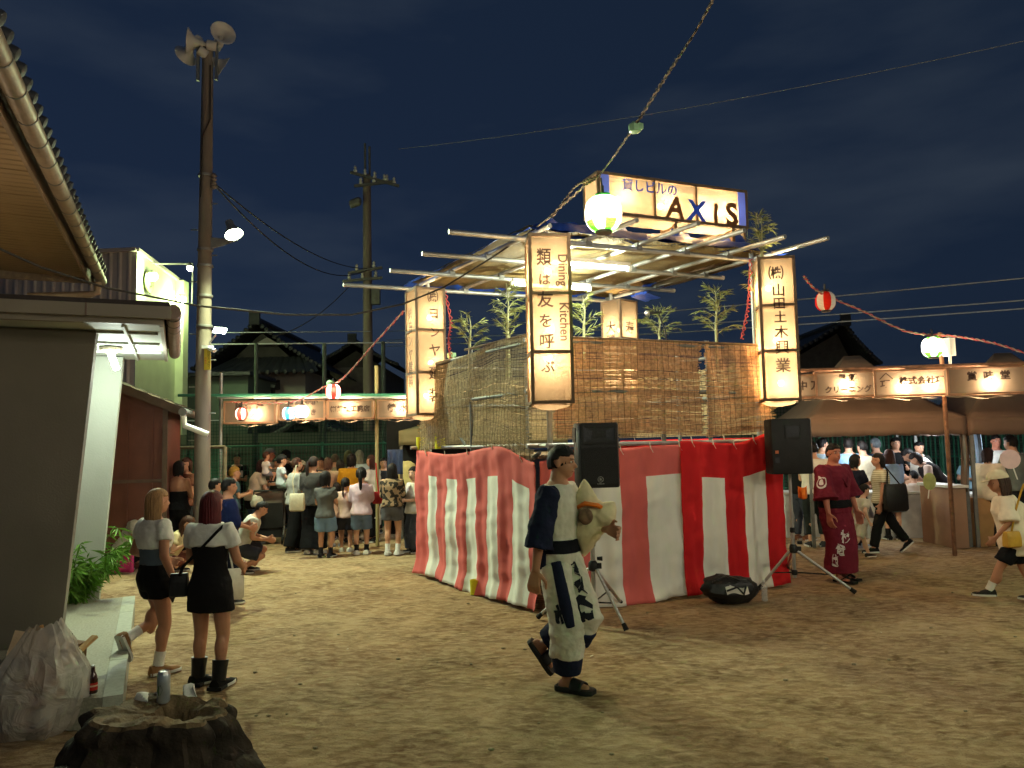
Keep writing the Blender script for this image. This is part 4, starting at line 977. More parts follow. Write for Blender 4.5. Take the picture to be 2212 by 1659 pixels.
# roof sign
f0, f1 = P(1291, 367, 8.55), P(1615, 411, 9.38)
zb = P(1291, 458, 8.55).z; rzA = math.atan2(f1.y - f0.y, f1.x - f0.x); wA = (f1 - f0).xy.length; hA = (f0.z + f1.z) / 2 - zb
cA = (f0 + f1) / 2; cA = Vector((cA.x, cA.y, zb)) + Vector((-math.sin(rzA), math.cos(rzA), 0)) * .19
M_BLUE = mat('blue_marker', C(50, 90, 230), .7, .15, 20, 0); M_BROWN = mat('brown_marker', C(120, 76, 40), .7, .3, 30, 0)
ax = andon('wide lit paper sign reading AXIS on top of the stage roof', cA, rzA, wA, hA,
      [('貸しビルの', -wA * .17, hA * .73, .155, {'m': M_BLUE, 'bold': .002}), ('A', -wA * .015, hA * .30, .36, {'m': M_BROWN, 'bold': .011, 'shear': .15}), ('X', wA * .13, hA * .29, .34, {'m': M_BLUE, 'bold': .011, 'shear': .1}),
       ('I', wA * .265, hA * .27, .33, {'m': M_BROWN, 'bold': .013, 'shear': .05}), ('S', wA * .38, hA * .29, .40, {'m': M_BROWN, 'bold': .012})],
      [(-wA * .33, hA * .5), (-wA * .05, hA * .45), (wA * .2, hA * .4), (wA * .36, hA * .45)], bars=(.36, .64), dep=.36, horiz=True, name='roof_sign', group=None, watts=55)
for x, nm in ((-wA / 2 + .10, 0), (wA / 2 - .09, 1)):
    b = MB(); b.box((x, -.18 + .006, hA / 2), (.11, .004, hA * .86)); b.build('blue_panel', paper('blue_film', (.30, .42, 1.0), thru=.5, glow=.12, body=.5), ax, smooth=False)
for x in (-wA * .4, 0, wA * .4):
    b = MB(); b.box((x, 0, -.1), (.04, .3, .2)); b.build('sign_leg', M_WOODF, ax, smooth=False)
# second roof sign along the right edge, seen from below
p0, p1 = S(1.02, .16, ZR + .05), S(1.02, .92, ZR + .05); rz2 = math.atan2((p0 - p1).y, (p0 - p1).x); w2 = (p1 - p0).length
andon('long lit paper sign on the far right edge of the roof seen from below', (p0 + p1) / 2, rz2, w2, .44, [], [(-w2 * .3, .22), (0, .22), (w2 * .3, .22)], bars=(.33, .66), dep=.30, horiz=True, name='roof_sign', group=None)

# ------------------------------------------------------------------ round paper lanterns on strings
def chochin(label, c, r, cols, lit, band=None, phase=0.0, watts=40):
    t = thing('round_lantern', label, 'lantern', c, phase, 'round festival lanterns')
    mats = [paper('lantern_' + q, rgb, thru=.22, glow=.05, body=.6) for q, rgb in cols]
    n, k = 24, 26; rings = []
    b = MB(); vs = []
    for j in range(k + 1):
        t_ = -1 + 2 * j / k; z = t_ * r * .98; rr = r * 1.0 * math.sqrt(max(0, 1 - (abs(t_) * .90) ** 2.6)) + (.004 if j % 2 else 0)
        vs.append([(rr * math.cos(2 * math.pi * i / n), rr * math.sin(2 * math.pi * i / n), z) for i in range(n)])
    for j in range(k):
        for i in range(n):
            i2 = (i + 1) % n; b.add([vs[j][i], vs[j][i2], vs[j + 1][i2], vs[j + 1][i]], [(0, 1, 2, 3)], (i * len(mats) * 4 // n) % len(mats) if band is None else band(i / n, j / k))
    b.build('paper_shell', mats, t)
    M_CAP = mat('lantern_ring', C(40, 34, 30), .6)
    if lit == 2: M_CAP = mat('lantern_ring_green', C(30, 120, 50), .6)
    for z in (-r * .99, r * .99):
        b = MB(); b.lathe([(r * .42, -.018), (r * .47, -.018), (r * .47, .018), (r * .42, .018)], 18, (0, 0, z)); b.build('ring', M_CAP if z > 0 else mat('lantern_ring', C(40, 34, 30), .6), t)
    b = MB(); b.tube([(0, 0, r), (0, 0, r + .10)], .014, 6); b.build('socket', M_BLACK, t)
    if lit:
        b = MB(); b.ball((0, 0, .03), .04, 10, 8); b.build('bulb', emis('white_bulb', (1, .95, .80), 30), t)
        lamp('bulb_light', t, (0, 0, .03), watts, (1, .92, .74), .06)
    return t
WHT = ('white', (1, .98, .90)); RED = ('red', (.80, .03, .02)); GRN = ('green', (.06, .60, .02)); BLU = ('blue', (.03, .30, .9))
greenband = lambda i, j: 1 if (j < .24 and int(i * 8) % 2 == 0) or j > .93 else 0
c0 = P(1303, 462, 6.9); chochin('large white lantern with green petals glaring before the roof sign', c0, .165, [WHT, GRN], 2, greenband, watts=75)
c1 = P(1783, 651, 9.6); chochin('unlit red and white striped lantern right of the stage', c1, .120, [WHT, RED], 0, phase=.2)
c2 = P(2015, 750, 9.9); chochin('lit white lantern with green petals above the right signs', c2, .130, [WHT, GRN], 1, lambda i, j: 1 if (j < .2 or j > .85) and int(i * 8) % 2 == 0 else 0, watts=55)
c3 = P(720, 846, 12.4); chochin('glowing red and white lantern hanging before the left signs', c3, .118, [WHT, RED], 1, phase=.7, watts=50)
c4 = P(624, 893, 12.9); chochin('blue and white lantern before the second left sign', c4, .105, [WHT, BLU], 1, phase=.35, watts=22)
c5 = P(652, 889, 13.05); chochin('plain white lantern overlapping the second left sign', c5, .11, [WHT, ('white2', (1, .97, .86))], 1, watts=30)
c6 = P(522, 894, 12.9); chochin('small red striped lantern before the leftmost sign', c6, .10, [WHT, RED], 1, phase=.3, watts=18)

def twisted(name, label, pts, m1, m2, r=.009, tw=26, amp=.012, cat='cord'):
    t = thing(name, label, cat, pts[0])
    n = 70; L = len(pts) - 1
    def at(q):
        x = q * L; i = min(L - 1, int(x)); f = x - i
        p = [pts[max(0, i - 1)], pts[i], pts[i + 1], pts[min(L, i + 2)]]
        return .5 * ((2 * p[1]) + (p[2] - p[0]) * f + (2 * p[0] - 5 * p[1] + 4 * p[2] - p[3]) * f * f + (3 * p[1] - p[0] - 3 * p[2] + p[3]) * f ** 3)
    for s, m in ((0, m1), (math.pi, m2)):
        b = MB(); b.tube([at(k / n) + Vector((math.cos(k / n * tw * 6.28 + s), .5 * math.sin(k * 1.7), math.sin(k / n * tw * 6.28 + s))) * amp for k in range(n + 1)], r, 5); b.build('strand', m, t, world=True)
    return t
M_TW = mat('pale_cord', C(150, 128, 108), .7, .2, 30, 0)
twisted('lamp_cord', 'twisted lamp cord rising from the roof corner out of the frame top', [P(1190, 466, 7.4), P(1262, 402, 7.1), P(1300, 372, 6.8), P(1371, 272, 6.2), P(1442, 160, 5.5), P(1506, 62, 4.9), P(1560, -40, 4.4)], M_TW, M_CORD, r=.007, amp=.010, tw=34)
twisted('lamp_cord', 'second slack twisted cord looping from the roof corner to the lantern', [P(1192, 470, 7.4), P(1238, 408, 7.2), P(1262, 392, 7.0), P(1296, 378, 6.85)], M_TW, M_CORD, r=.006, amp=.008, tw=16)
twisted('lamp_cord', 'red twisted cord falling from the right lantern to the frame edge', [P(1737, 597, 9.2), P(1772, 632, 9.5), P(1860, 670, 9.7), P(1960, 716, 9.9), P(2060, 726, 9.9), P(2150, 742, 9.6), P(2240, 772, 9.3)], M_REDCORD, M_TW, r=.008, tw=22)
twisted('lamp_cord', 'twisted cord slanting down from the left lantern to the left signs', [P(872, 672, 10.3), P(800, 752, 11.4), P(740, 818, 12.2), P(700, 836, 12.6), P(640, 866, 13.0), P(560, 872, 13.0), P(500, 868, 13.1)], M_TW, M_REDCORD, r=.008, tw=22)
for u, v, d in ((1371, 276, 6.2), (712, 828, 12.4), (974, 768, 10.4)):
    b = MB(); q = P(u, v, d); b.lathe([(.012, -.05), (.05, -.035), (.055, .02), (.02, .05)], 7, q); b.box(q + Vector((.03, 0, .01)), (.07, .05, .05), .4)
    tag(b.build('socket_cover', mat('clear_green_plastic', C(150, 190, 150), .25, .2)), {1371: 'crumpled greenish socket cover high on the rising cord', 712: 'small greenish socket cover beside the left red lantern', 974: 'small greenish socket cover on the hanging red cord'}[u], 'cover', 'socket covers')
b = MB(); b.tube([P(1303, 430, 6.9), P(1298, 384, 6.85)], .008, 5); tag(b.build('hanger_wire', M_CORD), 'short wire holding the large green petal lantern', 'wire')
b = MB(); b.tube([P(1783, 628, 9.6), P(1790, 640, 9.62) + Vector((0, 0, .1))], .006, 5); tag(b.build('hanger_wire', M_CORD), 'short wire holding the unlit striped lantern', 'wire')
# black feed cable from the hall to the stage roof
pts = [P(-40, 520, 6.0), P(90, 578, 6.6), P(230, 622, 7.2), P(430, 661, 8.0), P(620, 680, 8.8), P(760, 680, 9.2), P(870, 657, 9.3), P(960, 620, 9.2), P(1060, 558, 8.8), P(1140, 505, 8.3), P(1190, 468, 7.6)]
b = MB(); b.tube(pts, .011, 8); tag(b.build('feed_cable', M_CORD), 'thick black cable sagging from the hall eave to the stage roof', 'cable')
for k, (u0, v0, u1, v1, d, lab) in enumerate(((962, 630, 975, 780, 10.3, 'red cord pair dangling by the left lantern'), (1622, 560, 1603, 732, 9.2, 'red cord pair dangling by the right lantern'))):
    twisted('red_cord', lab, [P(u0, v0, d), P((u0 + u1) / 2 + 6, (v0 + v1) / 2 - 10, d), P((u0 + u1) / 2 + 2, (v0 + v1) / 2 + 30, d), P(u1, v1, d)], M_REDCORD, M_REDCORD, r=.006, tw=7, amp=.018)

# ------------------------------------------------------------------ bamboo sprays on the stage
M_BLEAF = mat('bamboo_leaf', C(116, 122, 62), .6, .25, 12, 0)
M_BSTEM = mat('bamboo_stem', C(140, 142, 104), .55, .2, 5, .05, 40)
def bamboo(label, u, vb, vt, d, spread, n=9, stalk=None):
    base, top = P(u, vb, d), P(u, vt, d); h = top.z - base.z
    t = thing('bamboo_branch', label, 'bamboo', base, group='bamboo branches on the stage')
    b = MB(); b.tube([(0, 0, -.35), (0, 0, h * .3), (.02, 0, h * .7), (.0, 0, h)], [.022 if stalk is None else stalk, .018, .008, .003], 8); b.build('stem', M_BSTEM, t)
    b, lf = MB(), MB(); rs = random.Random(u)
    n = int(n * 1.4)
    for i in range(n):
        z0 = h * (.12 + .80 * i / n); a = i * 2.4 + rs.random() * 2; L = spread * (1 - .55 * i / n) * rs.uniform(.75, 1.15)
        d0 = Vector((math.cos(a), .6 * math.sin(a), rs.uniform(.9, 1.7))).normalized(); p = Vector((rs.uniform(-.02, .02), 0, z0)); pts = [p]
        for s_ in range(6): d0 = (d0 + Vector((rs.uniform(-.12, .12), rs.uniform(-.1, .1), -.07 - .03 * s_))).normalized(); p = p + d0 * L / 6; pts.append(p)
        b.tube(pts, [.006, .005, .0045, .004, .0035, .003, .002], 5)
        for s_ in range(1, 7):
            for q in range(4):
                dv = (d0 * 1.0 + Vector((rs.uniform(-.9, .9), rs.uniform(-.9, .9), rs.uniform(-.5, .4)))).normalized(); l = rs.uniform(.07, .15); w = l * .045
                sd = dv.cross(Vector((rs.uniform(-1, 1), rs.uniform(-1, 1), .3))).normalized() * w; o = pts[s_] - d0 * rs.random() * L / 8
                lf.add([o, o + dv * l * .4 + sd, o + dv * l + Vector((0, 0, -.012)), o + dv * l * .4 - sd], [(0, 1, 2, 3)])
    b.build('twigs', M_BSTEM, t); lf.build('leaves', M_BLEAF, t, smooth=False)['kind'] = 'stuff'
bamboo('bamboo branch fanning out just right of the left tall lantern', 1015, 770, 680, 10.3, .34, 6, .03)
bamboo('tallest bamboo branch rising behind the old reed blind', 1097, 755, 612, 9.6, .36, 10, .04)
bamboo('bamboo branch in the gap between front lantern and back lantern', 1262, 740, 640, 9.8, .30, 6)
bamboo('low bamboo branch spreading behind the red-brown blind', 1425, 740, 672, 11.0, .40, 8)
bamboo('pointed bamboo branch standing left of the right lantern', 1548, 738, 618, 9.8, .34, 11)
bamboo('bamboo tuft tied to the roof corner above the right lantern', 1646, 560, 462, 9.05, .24, 9)
bamboo('drooping bamboo twig below the right roof corner', 1632, 650, 575, 9.3, .22, 6)
# microphone on its stand in the stage
mc = P(1398, 676, 10.4); t = thing('microphone', 'silver microphone on a boom above the blinds', 'microphone', mc)
b = MB(); b.ball((0, 0, 0), (.04, .035, .035), 10, 8); b.build('grille', M_ALU, t)
b = MB(); b.tube([(.03, 0, 0), (.20, 0, .005)], [.022, .015], 8); b.build('handle', M_BLACK, t)
b = MB(); b.tube([(.16, 0, -.02), (.24, 0, -.25), (.26, .05, -.9)], .012, 6); b.build('stand', M_BLACK, t)
# ------------------------------------------------------------------ loudspeakers on tripods
def speaker(label, c, rz, w, h, dep, back=False, logo=True):
    t = thing('loudspeaker', label, 'speaker', c, rz, 'black loudspeakers on tripods')
    b = MB(); tw = w * .72
    pf = [(-w / 2, -dep * .42), (-w / 2 + .02, -dep / 2), (w / 2 - .02, -dep / 2), (w / 2, -dep * .42), (w / 2, dep * .05), (tw / 2, dep / 2), (-tw / 2, dep / 2), (-w / 2, dep * .05)]
    b.loft([[Vector((x * s, y * s, z)) for x, y in pf] for z, s in ((0, .95), (.015, 1), (h - .015, 1), (h, .95))]); b.build('cabinet', M_BLACK, t)
    b = MB(); b.box((0, -dep / 2 - .004, h * .34), (w - .06, .012, h * .56)); g = b.build('grille', mat('speaker_mesh', C(30, 31, 32), .6, .3, 220, .5, 260), t, smooth=False)
    hz = h * .82
    b = MB(); x0, x1, z0, z1 = -w * .38, w * .38, hz - h * .115, hz + h * .115; xi, zi = w * .17, h * .055; y0, y1 = -dep / 2 - .006, -dep / 2 + .075
    vs = [(x0, y0, z0), (x1, y0, z0), (x1, y0, z1), (x0, y0, z1), (-xi, y1, hz - zi), (xi, y1, hz - zi), (xi, y1, hz + zi), (-xi, y1, hz + zi)]
    vs = [(x, y - .074, z) if k > 3 else (x, y, z) for k, (x, y, z) in enumerate(vs)]
    fr = .02
    b.box((0, y0, z1 + fr / 2), (x1 - x0 + 2 * fr, .02, fr)); b.box((0, y0, z0 - fr / 2), (x1 - x0 + 2 * fr, .02, fr)); b.box((x0 - fr / 2, y0, hz), (fr, .02, z1 - z0)); b.box((x1 + fr / 2, y0, hz), (fr, .02, z1 - z0))
    hn = b.build('horn', M_BLACK, t, smooth=False)
    b = MB(); b.box((0, -dep / 2 - .003, hz), (w * .34, .008, h * .11)); b.build('horn_throat', mat('horn_dark', C(12, 12, 13), .4), hn, smooth=False)
    for sx in (-1, 1):
        b = MB(); b.add([(sx * w * .38, y0, z0), (sx * w * .38, y0, z1), (sx * w * .17, y0 + .004, hz + zi), (sx * w * .17, y0 + .004, hz - zi)], [(0, 1, 2, 3)]); b.build('horn_flare', mat('horn_gloss', C(58, 60, 66), .25), hn, smooth=False)
    if logo:
        m = mat('silver_print', C(176, 176, 172), .4); z = h * .13; b = MB(); n = 20
        for i in range(n):
            a0, a1 = 6.2832 * i / n, 6.2832 * (i + 1) / n
            b.beam((.026 * math.cos(a0), y0 - .008, z + .026 * math.sin(a0)), (.026 * math.cos(a1), y0 - .008, z + .026 * math.sin(a1)), .003, .004)
        for i in range(3):
            a0 = R(90 + i * 60); b.beam((.018 * math.cos(a0), y0 - .008, z + .018 * math.sin(a0)), (-.018 * math.cos(a0), y0 - .008, z - .018 * math.sin(a0)), .003, .004)
        b.build('emblem', m, g, smooth=False)
        text('lettering', 'YAMAHA', g, (0, y0 - .008, z - .042), .018, m)
    b = MB(); b.box((-w / 2 - .002, -.02, h * .82), (.012, .10, .22 * h)); b.box((w / 2 + .002, -.02, h * .82), (.012, .10, .22 * h)); b.build('handle', mat('horn_dark', C(12, 12, 13), .4), t, smooth=False)
    return t
def speaker_rear(label, c, rz, w, h, dep):
    t = thing('loudspeaker', label, 'speaker', c, rz, 'black loudspeakers on tripods')
    b = MB(); pf = [(-w / 2, -dep / 2 + .03), (-w / 2 + .02, -dep / 2), (w / 2 - .02, -dep / 2), (w / 2, -dep / 2 + .03), (w / 2, dep / 2), (-w / 2, dep / 2)]
    b.loft([[Vector((x * s, y * s, z)) for x, y in pf] for z, s in ((0, .95), (.015, 1), (h - .015, 1), (h, .95))]); b.build('cabinet', M_BLACK, t)
    y = -dep / 2 - .004; fr = .016
    b = MB(); zc = h * .77; ww, hh = w * .34, h * .22
    b.box((0.02, y, zc + hh / 2), (ww + fr, .014, fr)); b.box((.02, y, zc - hh / 2), (ww + fr, .014, fr)); b.box((.02 - ww / 2, y, zc), (fr, .014, hh - fr)); b.box((.02 + ww / 2, y, zc), (fr, .014, hh - fr)); b.build('panel_frame', M_BLACK, t, smooth=False)
    b = MB(); b.box((.02, y + .002, zc), (ww - fr, .006, hh - fr)); b.build('panel', mat('horn_gloss', C(58, 60, 66), .25), t, smooth=False)
    b = MB(); b.box((-w * .36, y, h * .40), (.035, .006, .035)); b.build('label_plate', mat('orange_label', C(200, 110, 70), .5), t, smooth=False)
    b = MB(); b.box((-w * .36, y, h * .26), (.05, .006, .07)); b.build('socket_plate', mat('horn_gloss', C(58, 60, 66), .25), t, smooth=False)
    return t
def tripod(label, base, feet, ztop, zhub):
    t = thing('speaker_stand', label, 'stand', base, group='silver tripod speaker stands')
    b = MB(); b.tube([(0, 0, .16), (0, 0, zhub + .25)], .021, 12); b.build('pole', M_ALU, t)
    b = MB(); b.tube([(0, 0, zhub + .2), (0, 0, ztop)], .0175, 12); b.build('upper_pole', M_ALU, t)
    b = MB(); b.lathe([(.024, -.05), (.042, -.04), (.046, 0), (.042, .03), (.028, .05)], 12, (0, 0, zhub)); b.box((.05, -.01, zhub + .0), (.06, .035, .05)); b.build('collar', M_BLACK, t)
    b = MB(); b.tube([(.04, -.02, zhub + .07), (.09, -.03, zhub + .07)], [.016, .022], 8); b.lathe([(.02, 0), (.03, .01), (.03, .05), (.02, .06)], 10, (0, 0, zhub + .18)); b.build('knob', M_BLACK, t)
    lo = Vector((0, 0, .22))
    b = MB(); b.lathe([(.022, -.03), (.034, -.02), (.034, .02), (.022, .03)], 10, lo); b.build('brace_hub', M_BLACK, t)
    for f in feet:
        f = Vector(f) - Vector(base); top = Vector((f.x, f.y, 0)).normalized() * .045 + Vector((0, 0, zhub - .03)); f.z = .03
        b = MB(); b.tube([top, f], .0165, 10); lg = b.build('leg', M_ALU, t)
        d = (f - top).normalized(); b = MB(); b.tube([f - d * .05, f + d * .015], [.021, .026], 10); b.build('rubber_foot', M_RUBBER, lg)
        b = MB(); q = top.lerp(f, .58); b.tube([lo, q], .008, 6); b.build('brace', M_BLACK, t)
    return t
t1 = P(1283, 1300, 7.45); t1.z = 0
tripod('silver tripod stand of the speaker behind the walking man', t1, [G(1352, 1365), G(1164, 1338), G(1342, 1308)], 1.36, P(1283, 1222, 7.45).z)
sc1 = P(1284, 1052, 7.4); speaker('black loudspeaker with silver round emblem behind the walking man', Vector((sc1.x + .01, sc1.y, sc1.z)), R(10), .40, P(1284, 914, 7.4).z - sc1.z, .34)
t2 = P(1716, 1230, 8.85); t2.z = 0
tripod('silver tripod stand in front of the stage right end', t2, [G(1846, 1284), G(1640, 1276), G(1694, 1256)], 1.40, P(1716, 1185, 8.85).z)
sc2 = P(1706, 1023, 8.8); speaker_rear('black loudspeaker turned with small square panel at the stage right', Vector((sc2.x, sc2.y, sc2.z)), R(-6), P(1750, 960, 8.8).x - P(1663, 960, 8.8).x, P(1706, 905, 8.8).z - sc2.z, .30)

# black bag and bottle at the curtain foot
bc = G(1577, 1302); t = thing('black_bag', 'slack black bag with white paper lying against the red curtain', 'bag', bc, R(14))
def bagf(th, ph):
    x, y, z = math.cos(th) * math.cos(ph), math.sin(th) * math.cos(ph), math.sin(ph)
    k = 1 + .20 * mnoise.noise(Vector((x * 2.2, y * 2.2, z * 2.5 + 3))) + .08 * mnoise.noise(Vector((x * 6, y * 6, z * 6)))
    return Vector((x * .33 * k, y * .15 * k, max(0, .13 + z * .16 * k + .07 * (x < 0) * (-x))))
rings = [[bagf(2 * math.pi * i / 28, -math.pi / 2 + math.pi * j / 16 * .98 + .03) for i in range(28)] for j in range(17)]
b = MB(); b.loft(rings); b.build('bag_body', mat('black_nylon', C(24, 24, 26), .45, .2, 9, .4, 14), t)
b = MB(); b.grid(lambda i, j: (-.12 + i * .26, -.165 + .05 * j, .12 + j * .10 + .015 * math.sin(i * 6)), 8, 4); b.build('paper', mat('white_sheet', C(214, 210, 200), .8), t)
b = MB(); b.tube([(-.12, -.16, .16), (-.02, -.20, .20), (.06, -.19, .12), (.1, -.17, .2)], .012, 6); b.tube([(-.25, -.1, .24), (-.1, -.14, .31), (.05, -.13, .25)], .013, 6); b.build('strap', mat('black_nylon', C(24, 24, 26), .45), t)
M_CLEAR = mat('clear_plastic', C(190, 196, 196), .12, .05, 9, .3, 30, spec=.8)
def clear_mat():
    m = bpy.data.materials.new('clear_bottle'); m.use_nodes = True; b = m.node_tree.nodes['Principled BSDF']
    b.inputs['Base Color'].default_value = (.9, .93, .93, 1); b.inputs['Roughness'].default_value = .08; b.inputs['Alpha'].default_value = .28; b.inputs['Specular IOR Level'].default_value = .9; return m
M_PET = clear_mat()
q = G(1652, 1298); t = thing('water_bottle', 'clear plastic water bottle standing right of the black bag', 'bottle', q)
b = MB(); b.lathe([(.028, 0), (.033, .01), (.031, .05), (.033, .06), (.031, .09), (.033, .13), (.032, .15), (.014, .19), (.013, .20)], 14); b.build('body', M_PET, t)
b = MB(); b.lathe([(.015, .20), (.015, .222)], 10); b.build('cap', M_WHITE, t)

# ------------------------------------------------------------------ food tents at right
M_TENT = mat('brown_tent', C(104, 86, 74), .8, .12, 2, .15, 6)
M_TENT2 = mat('khaki_tent', C(116, 106, 78), .8, .12, 2, .15, 6)
def tent(label, c, rz, w, dep, zv, ztop, m, posts=True):
    t = thing('canopy_tent', label, 'tent', c, rz, 'food tents')
    for nm, pts in (('front', ((0, 0), (1, 0))), ('right', ((1, 0), (1, 1))), ('back', ((1, 1), (0, 1))), ('left', ((0, 1), (0, 0)))):
        (x0, y0), (x1, y1) = pts
        def f(i, j):
            ex, ey = (x0 + (x1 - x0) * i) * w, (y0 + (y1 - y0) * i) * dep
            p = Vector((ex, ey, zv)).lerp(Vector((w / 2 + (ex - w / 2) * .12, dep / 2, ztop)), j)
            p.z -= .18 * math.sin(j * math.pi) * .6; return p
        b = MB(); b.grid(f, 20, 8); o = b.build('canopy_panel', m, t); sd = o.modifiers.new('thick', 'SOLIDIFY'); sd.thickness = .006
        def g(i, j):
            ex, ey = (x0 + (x1 - x0) * i) * w, (y0 + (y1 - y0) * i) * dep
            return (ex, ey - .004, zv - .28 * j + .012 * math.sin(i * 37) * j)
        b = MB(); b.grid(g, 30, 3); o = b.build('valance', m, t); sd = o.modifiers.new('thick', 'SOLIDIFY'); sd.thickness = .006
    for x in (.03, w - .03):
        for y in (.04, dep - .04):
            b = MB(); b.box((x, y, zv / 2), (.05, .05, zv)); b.build('leg', M_STEELD, t, smooth=False)
    return t
ta, tb = P(1742, 908, 12.3), P(2085, 897, 12.0)
zv = P(1900, 903, 12.2).z
tent('wide brown canopy tent behind the man in maroon', (ta.x, ta.y, 0), math.atan2(tb.y - ta.y, tb.x - ta.x), (tb - ta).length, 2.9, zv, zv + 1.15, M_TENT)
td = P(2092, 897, 11.95); te = P(2440, 890, 11.5)
tent('second brown canopy tent cut by the right frame edge', (td.x, td.y, 0), math.atan2(te.y - td.y, te.x - td.x), (te - td).length, 2.9, zv - .02, zv + 1.1, M_TENT)
tk = P(862, 945, 14.6)
tent('khaki canopy tent behind the left end of the stage', (tk.x, tk.y, 0), R(-4), 3.2, 2.6, P(900, 930, 14.6).z, P(900, 930, 14.6).z + .75, M_TENT2)
b = MB(); q = P(880, 1010, 15.0); b.box((q.x + .7, q.y, 1.15), (2.2, .06, 2.2)); tag(b.build('dark_screen', mat('black_cloth', C(22, 22, 24), .9), smooth=False), 'black cloth screen hanging under the khaki tent', 'screen')
q = P(853, 985, 14.3); b = MB(); b.grid(lambda i, j: (q.x - .14 + .28 * i, q.y + .03 * math.sin(i * 14), q.z + .12 - .46 * j), 16, 6); o = b.build('hanging_cloth', mat('blue_towel', C(70, 92, 132), .9)); tag(o, 'blue-grey cloth hanging on the fence near the khaki tent', 'cloth'); o.modifiers.new('t', 'SOLIDIFY').thickness = .01
# lamps inside the right tents
for u, v, d, lab, k in ((1842, 937, 13.6, 'white strip lamp under the brown tent, left one', 13), (2010, 930, 13.8, 'white strip lamp under the brown tent, right one', 14), (2150, 926, 13.2, 'white strip lamp under the second brown tent', 13), (900, 935, 15.6, 'strip lamp under the khaki tent', 20)):
    p = P(u, v, d); t = thing('strip_lamp', lab, 'lamp', p, group='strip lamps under the tents')
    b = MB(); b.box((0, 0, .03), (.62, .08, .04)); b.build('housing', M_WHITE, t, smooth=False)
    b = MB(); b.tube([(-.29, 0, -.01), (.29, 0, -.01)], .018, 8); b.build('tube', emis('cool_strip', (.85, .95, 1), 14), t)
    lamp('strip_light', t, (0, -.05, -.08), k, (.86, .95, 1.0), .12)
# tent leg cloth, curtain strip, counters, tables
def cloth_strip(name, lab, cat, u0, u1, v0, v1, d, m, n=6):
    a, c = P(u0, v0, d), P(u1, v1, d); b = MB(); b.grid(lambda i, j: (a.x + (c.x - a.x) * i + .02 * math.sin(j * 5), d + .03 * math.sin(i * n * 3), a.z + (c.z - a.z) * j), 20, 10)
    o = b.build(name, m); o.modifiers.new('t', 'SOLIDIFY').thickness = .008; return tag(o, lab, cat)
cloth_strip('hanging_curtain', 'pale blue curtain strip lit from behind between the tents', 'curtain', 2103, 2124, 932, 1072, 12.9, mat('pale_blue_cloth', C(170, 196, 224), .9))
cloth_strip('tent_leg_cover', 'dark brown cloth sleeve round the tent leg', 'cloth', 2070, 2098, 925, 1062, 12.05, M_TENT, 3)
def counter(lab, u0, u1, vt, vb, d, dep, m, mt, name='counter'):
    a, c = P(u0, vb, d), P(u1, vb, d); zt = P((u0 + u1) / 2, vt, d).z
    t = thing(name, lab, 'table', ((a.x + c.x) / 2, d + dep / 2, 0)); w = c.x - a.x
    b = MB(); b.box((0, 0, zt - .02), (w + .06, dep + .06, .04)); b.build('top', mt, t, smooth=False)
    b = MB(); b.box((0, -dep / 2 + .012, zt / 2 - .025), (w, .02, zt - .05)); b.build('front_panel', m, t, smooth=False)
    for sx in (-1, 1): b = MB(); b.box((sx * (w / 2 - .01), .012, zt / 2 - .025), (.02, dep - .03, zt - .05)); b.build('side_panel', m, t, smooth=False)
    return t
M_CARD = mat('counter_card', C(150, 118, 96), .8, .12, 3, .1, 20); M_TOPW = mat('counter_top', C(206, 204, 196), .4)
counter('brown faced stall counter with white top beside the bending woman', 2060, 2093, 1048, 1158, 11.9, .9, M_CARD, M_TOPW)
counter('low stall table behind the striped shirt woman', 1880, 2010, 1062, 1150, 13.2, .6, mat('white_table', C(190, 192, 190), .6), M_TOPW, 'table')
counter('stall table under the second tent behind the white shirt woman', 2106, 2240, 1066, 1145, 13.3, .6, mat('white_table', C(190, 192, 190), .6), M_TOPW, 'table')
counter('stall table hidden behind the left speaker stand people', 1700, 1860, 1062, 1148, 13.6, .6, mat('white_table', C(190, 192, 190), .6), M_TOPW, 'table')
q = P(2118, 1100, 12.2); b = MB(); b.box((q.x, q.y, .25), (.34, .3, .5), .2); b.box((q.x + .02, q.y, .62), (.28, .26, .24), -.1); tag(b.build('carton', mat('carton', C(176, 134, 88), .85, .1), smooth=False), 'brown carton pile beside the stall counter', 'carton')
q = P(1668, 1050, 10.6); 
b = MB(); b.grid(lambda i, j: (q.x + .35 + .13 * i, q.y + .04 * math.sin(i * 7), q.z + .02 - .16 * j - .05 * (1 - abs(i - .5))), 8, 5); o = b.build('orange_cloth', mat('orange_cloth', C(230, 120, 40), .85)); o.modifiers.new('t', 'SOLIDIFY').thickness = .006; tag(o, 'small orange cloth hanging beside the right speaker stand', 'cloth')

# ------------------------------------------------------------------ stump, can and rubbish in the foreground
sc = G(352, 1600); M_STUMP = mat('charred_stump', C(50, 42, 34), .95, .6, 7, 1.0, 18)
M_STUMPT = mat('stump_top', C(104, 86, 62), .9, .35, 8, .7, 25)
def stump_r(th, z):
    n = mnoise.noise
    base = .46 + .05 * math.cos(2 * th + .6)
    q = base * (1 + .17 * n(Vector((math.cos(th) * 1.4, math.sin(th) * 1.4, z * 1.2))) + .16 * n(Vector((math.cos(th) * 3.6, math.sin(th) * 3.6, z * 4 + 2))) + .09 * n(Vector((math.cos(th) * 9, math.sin(th) * 9, z * 9))))
    prof = (1.16 - .9 * max(0, z) if z < .22 else .962 - (z - .22) * 1.6) + .10 * math.exp(-((z - .37) / .05) ** 2) + .05 * math.sin(z * 60) * (mnoise.noise(Vector((math.cos(th) * 2, math.sin(th) * 2, 7))))
    return q * prof
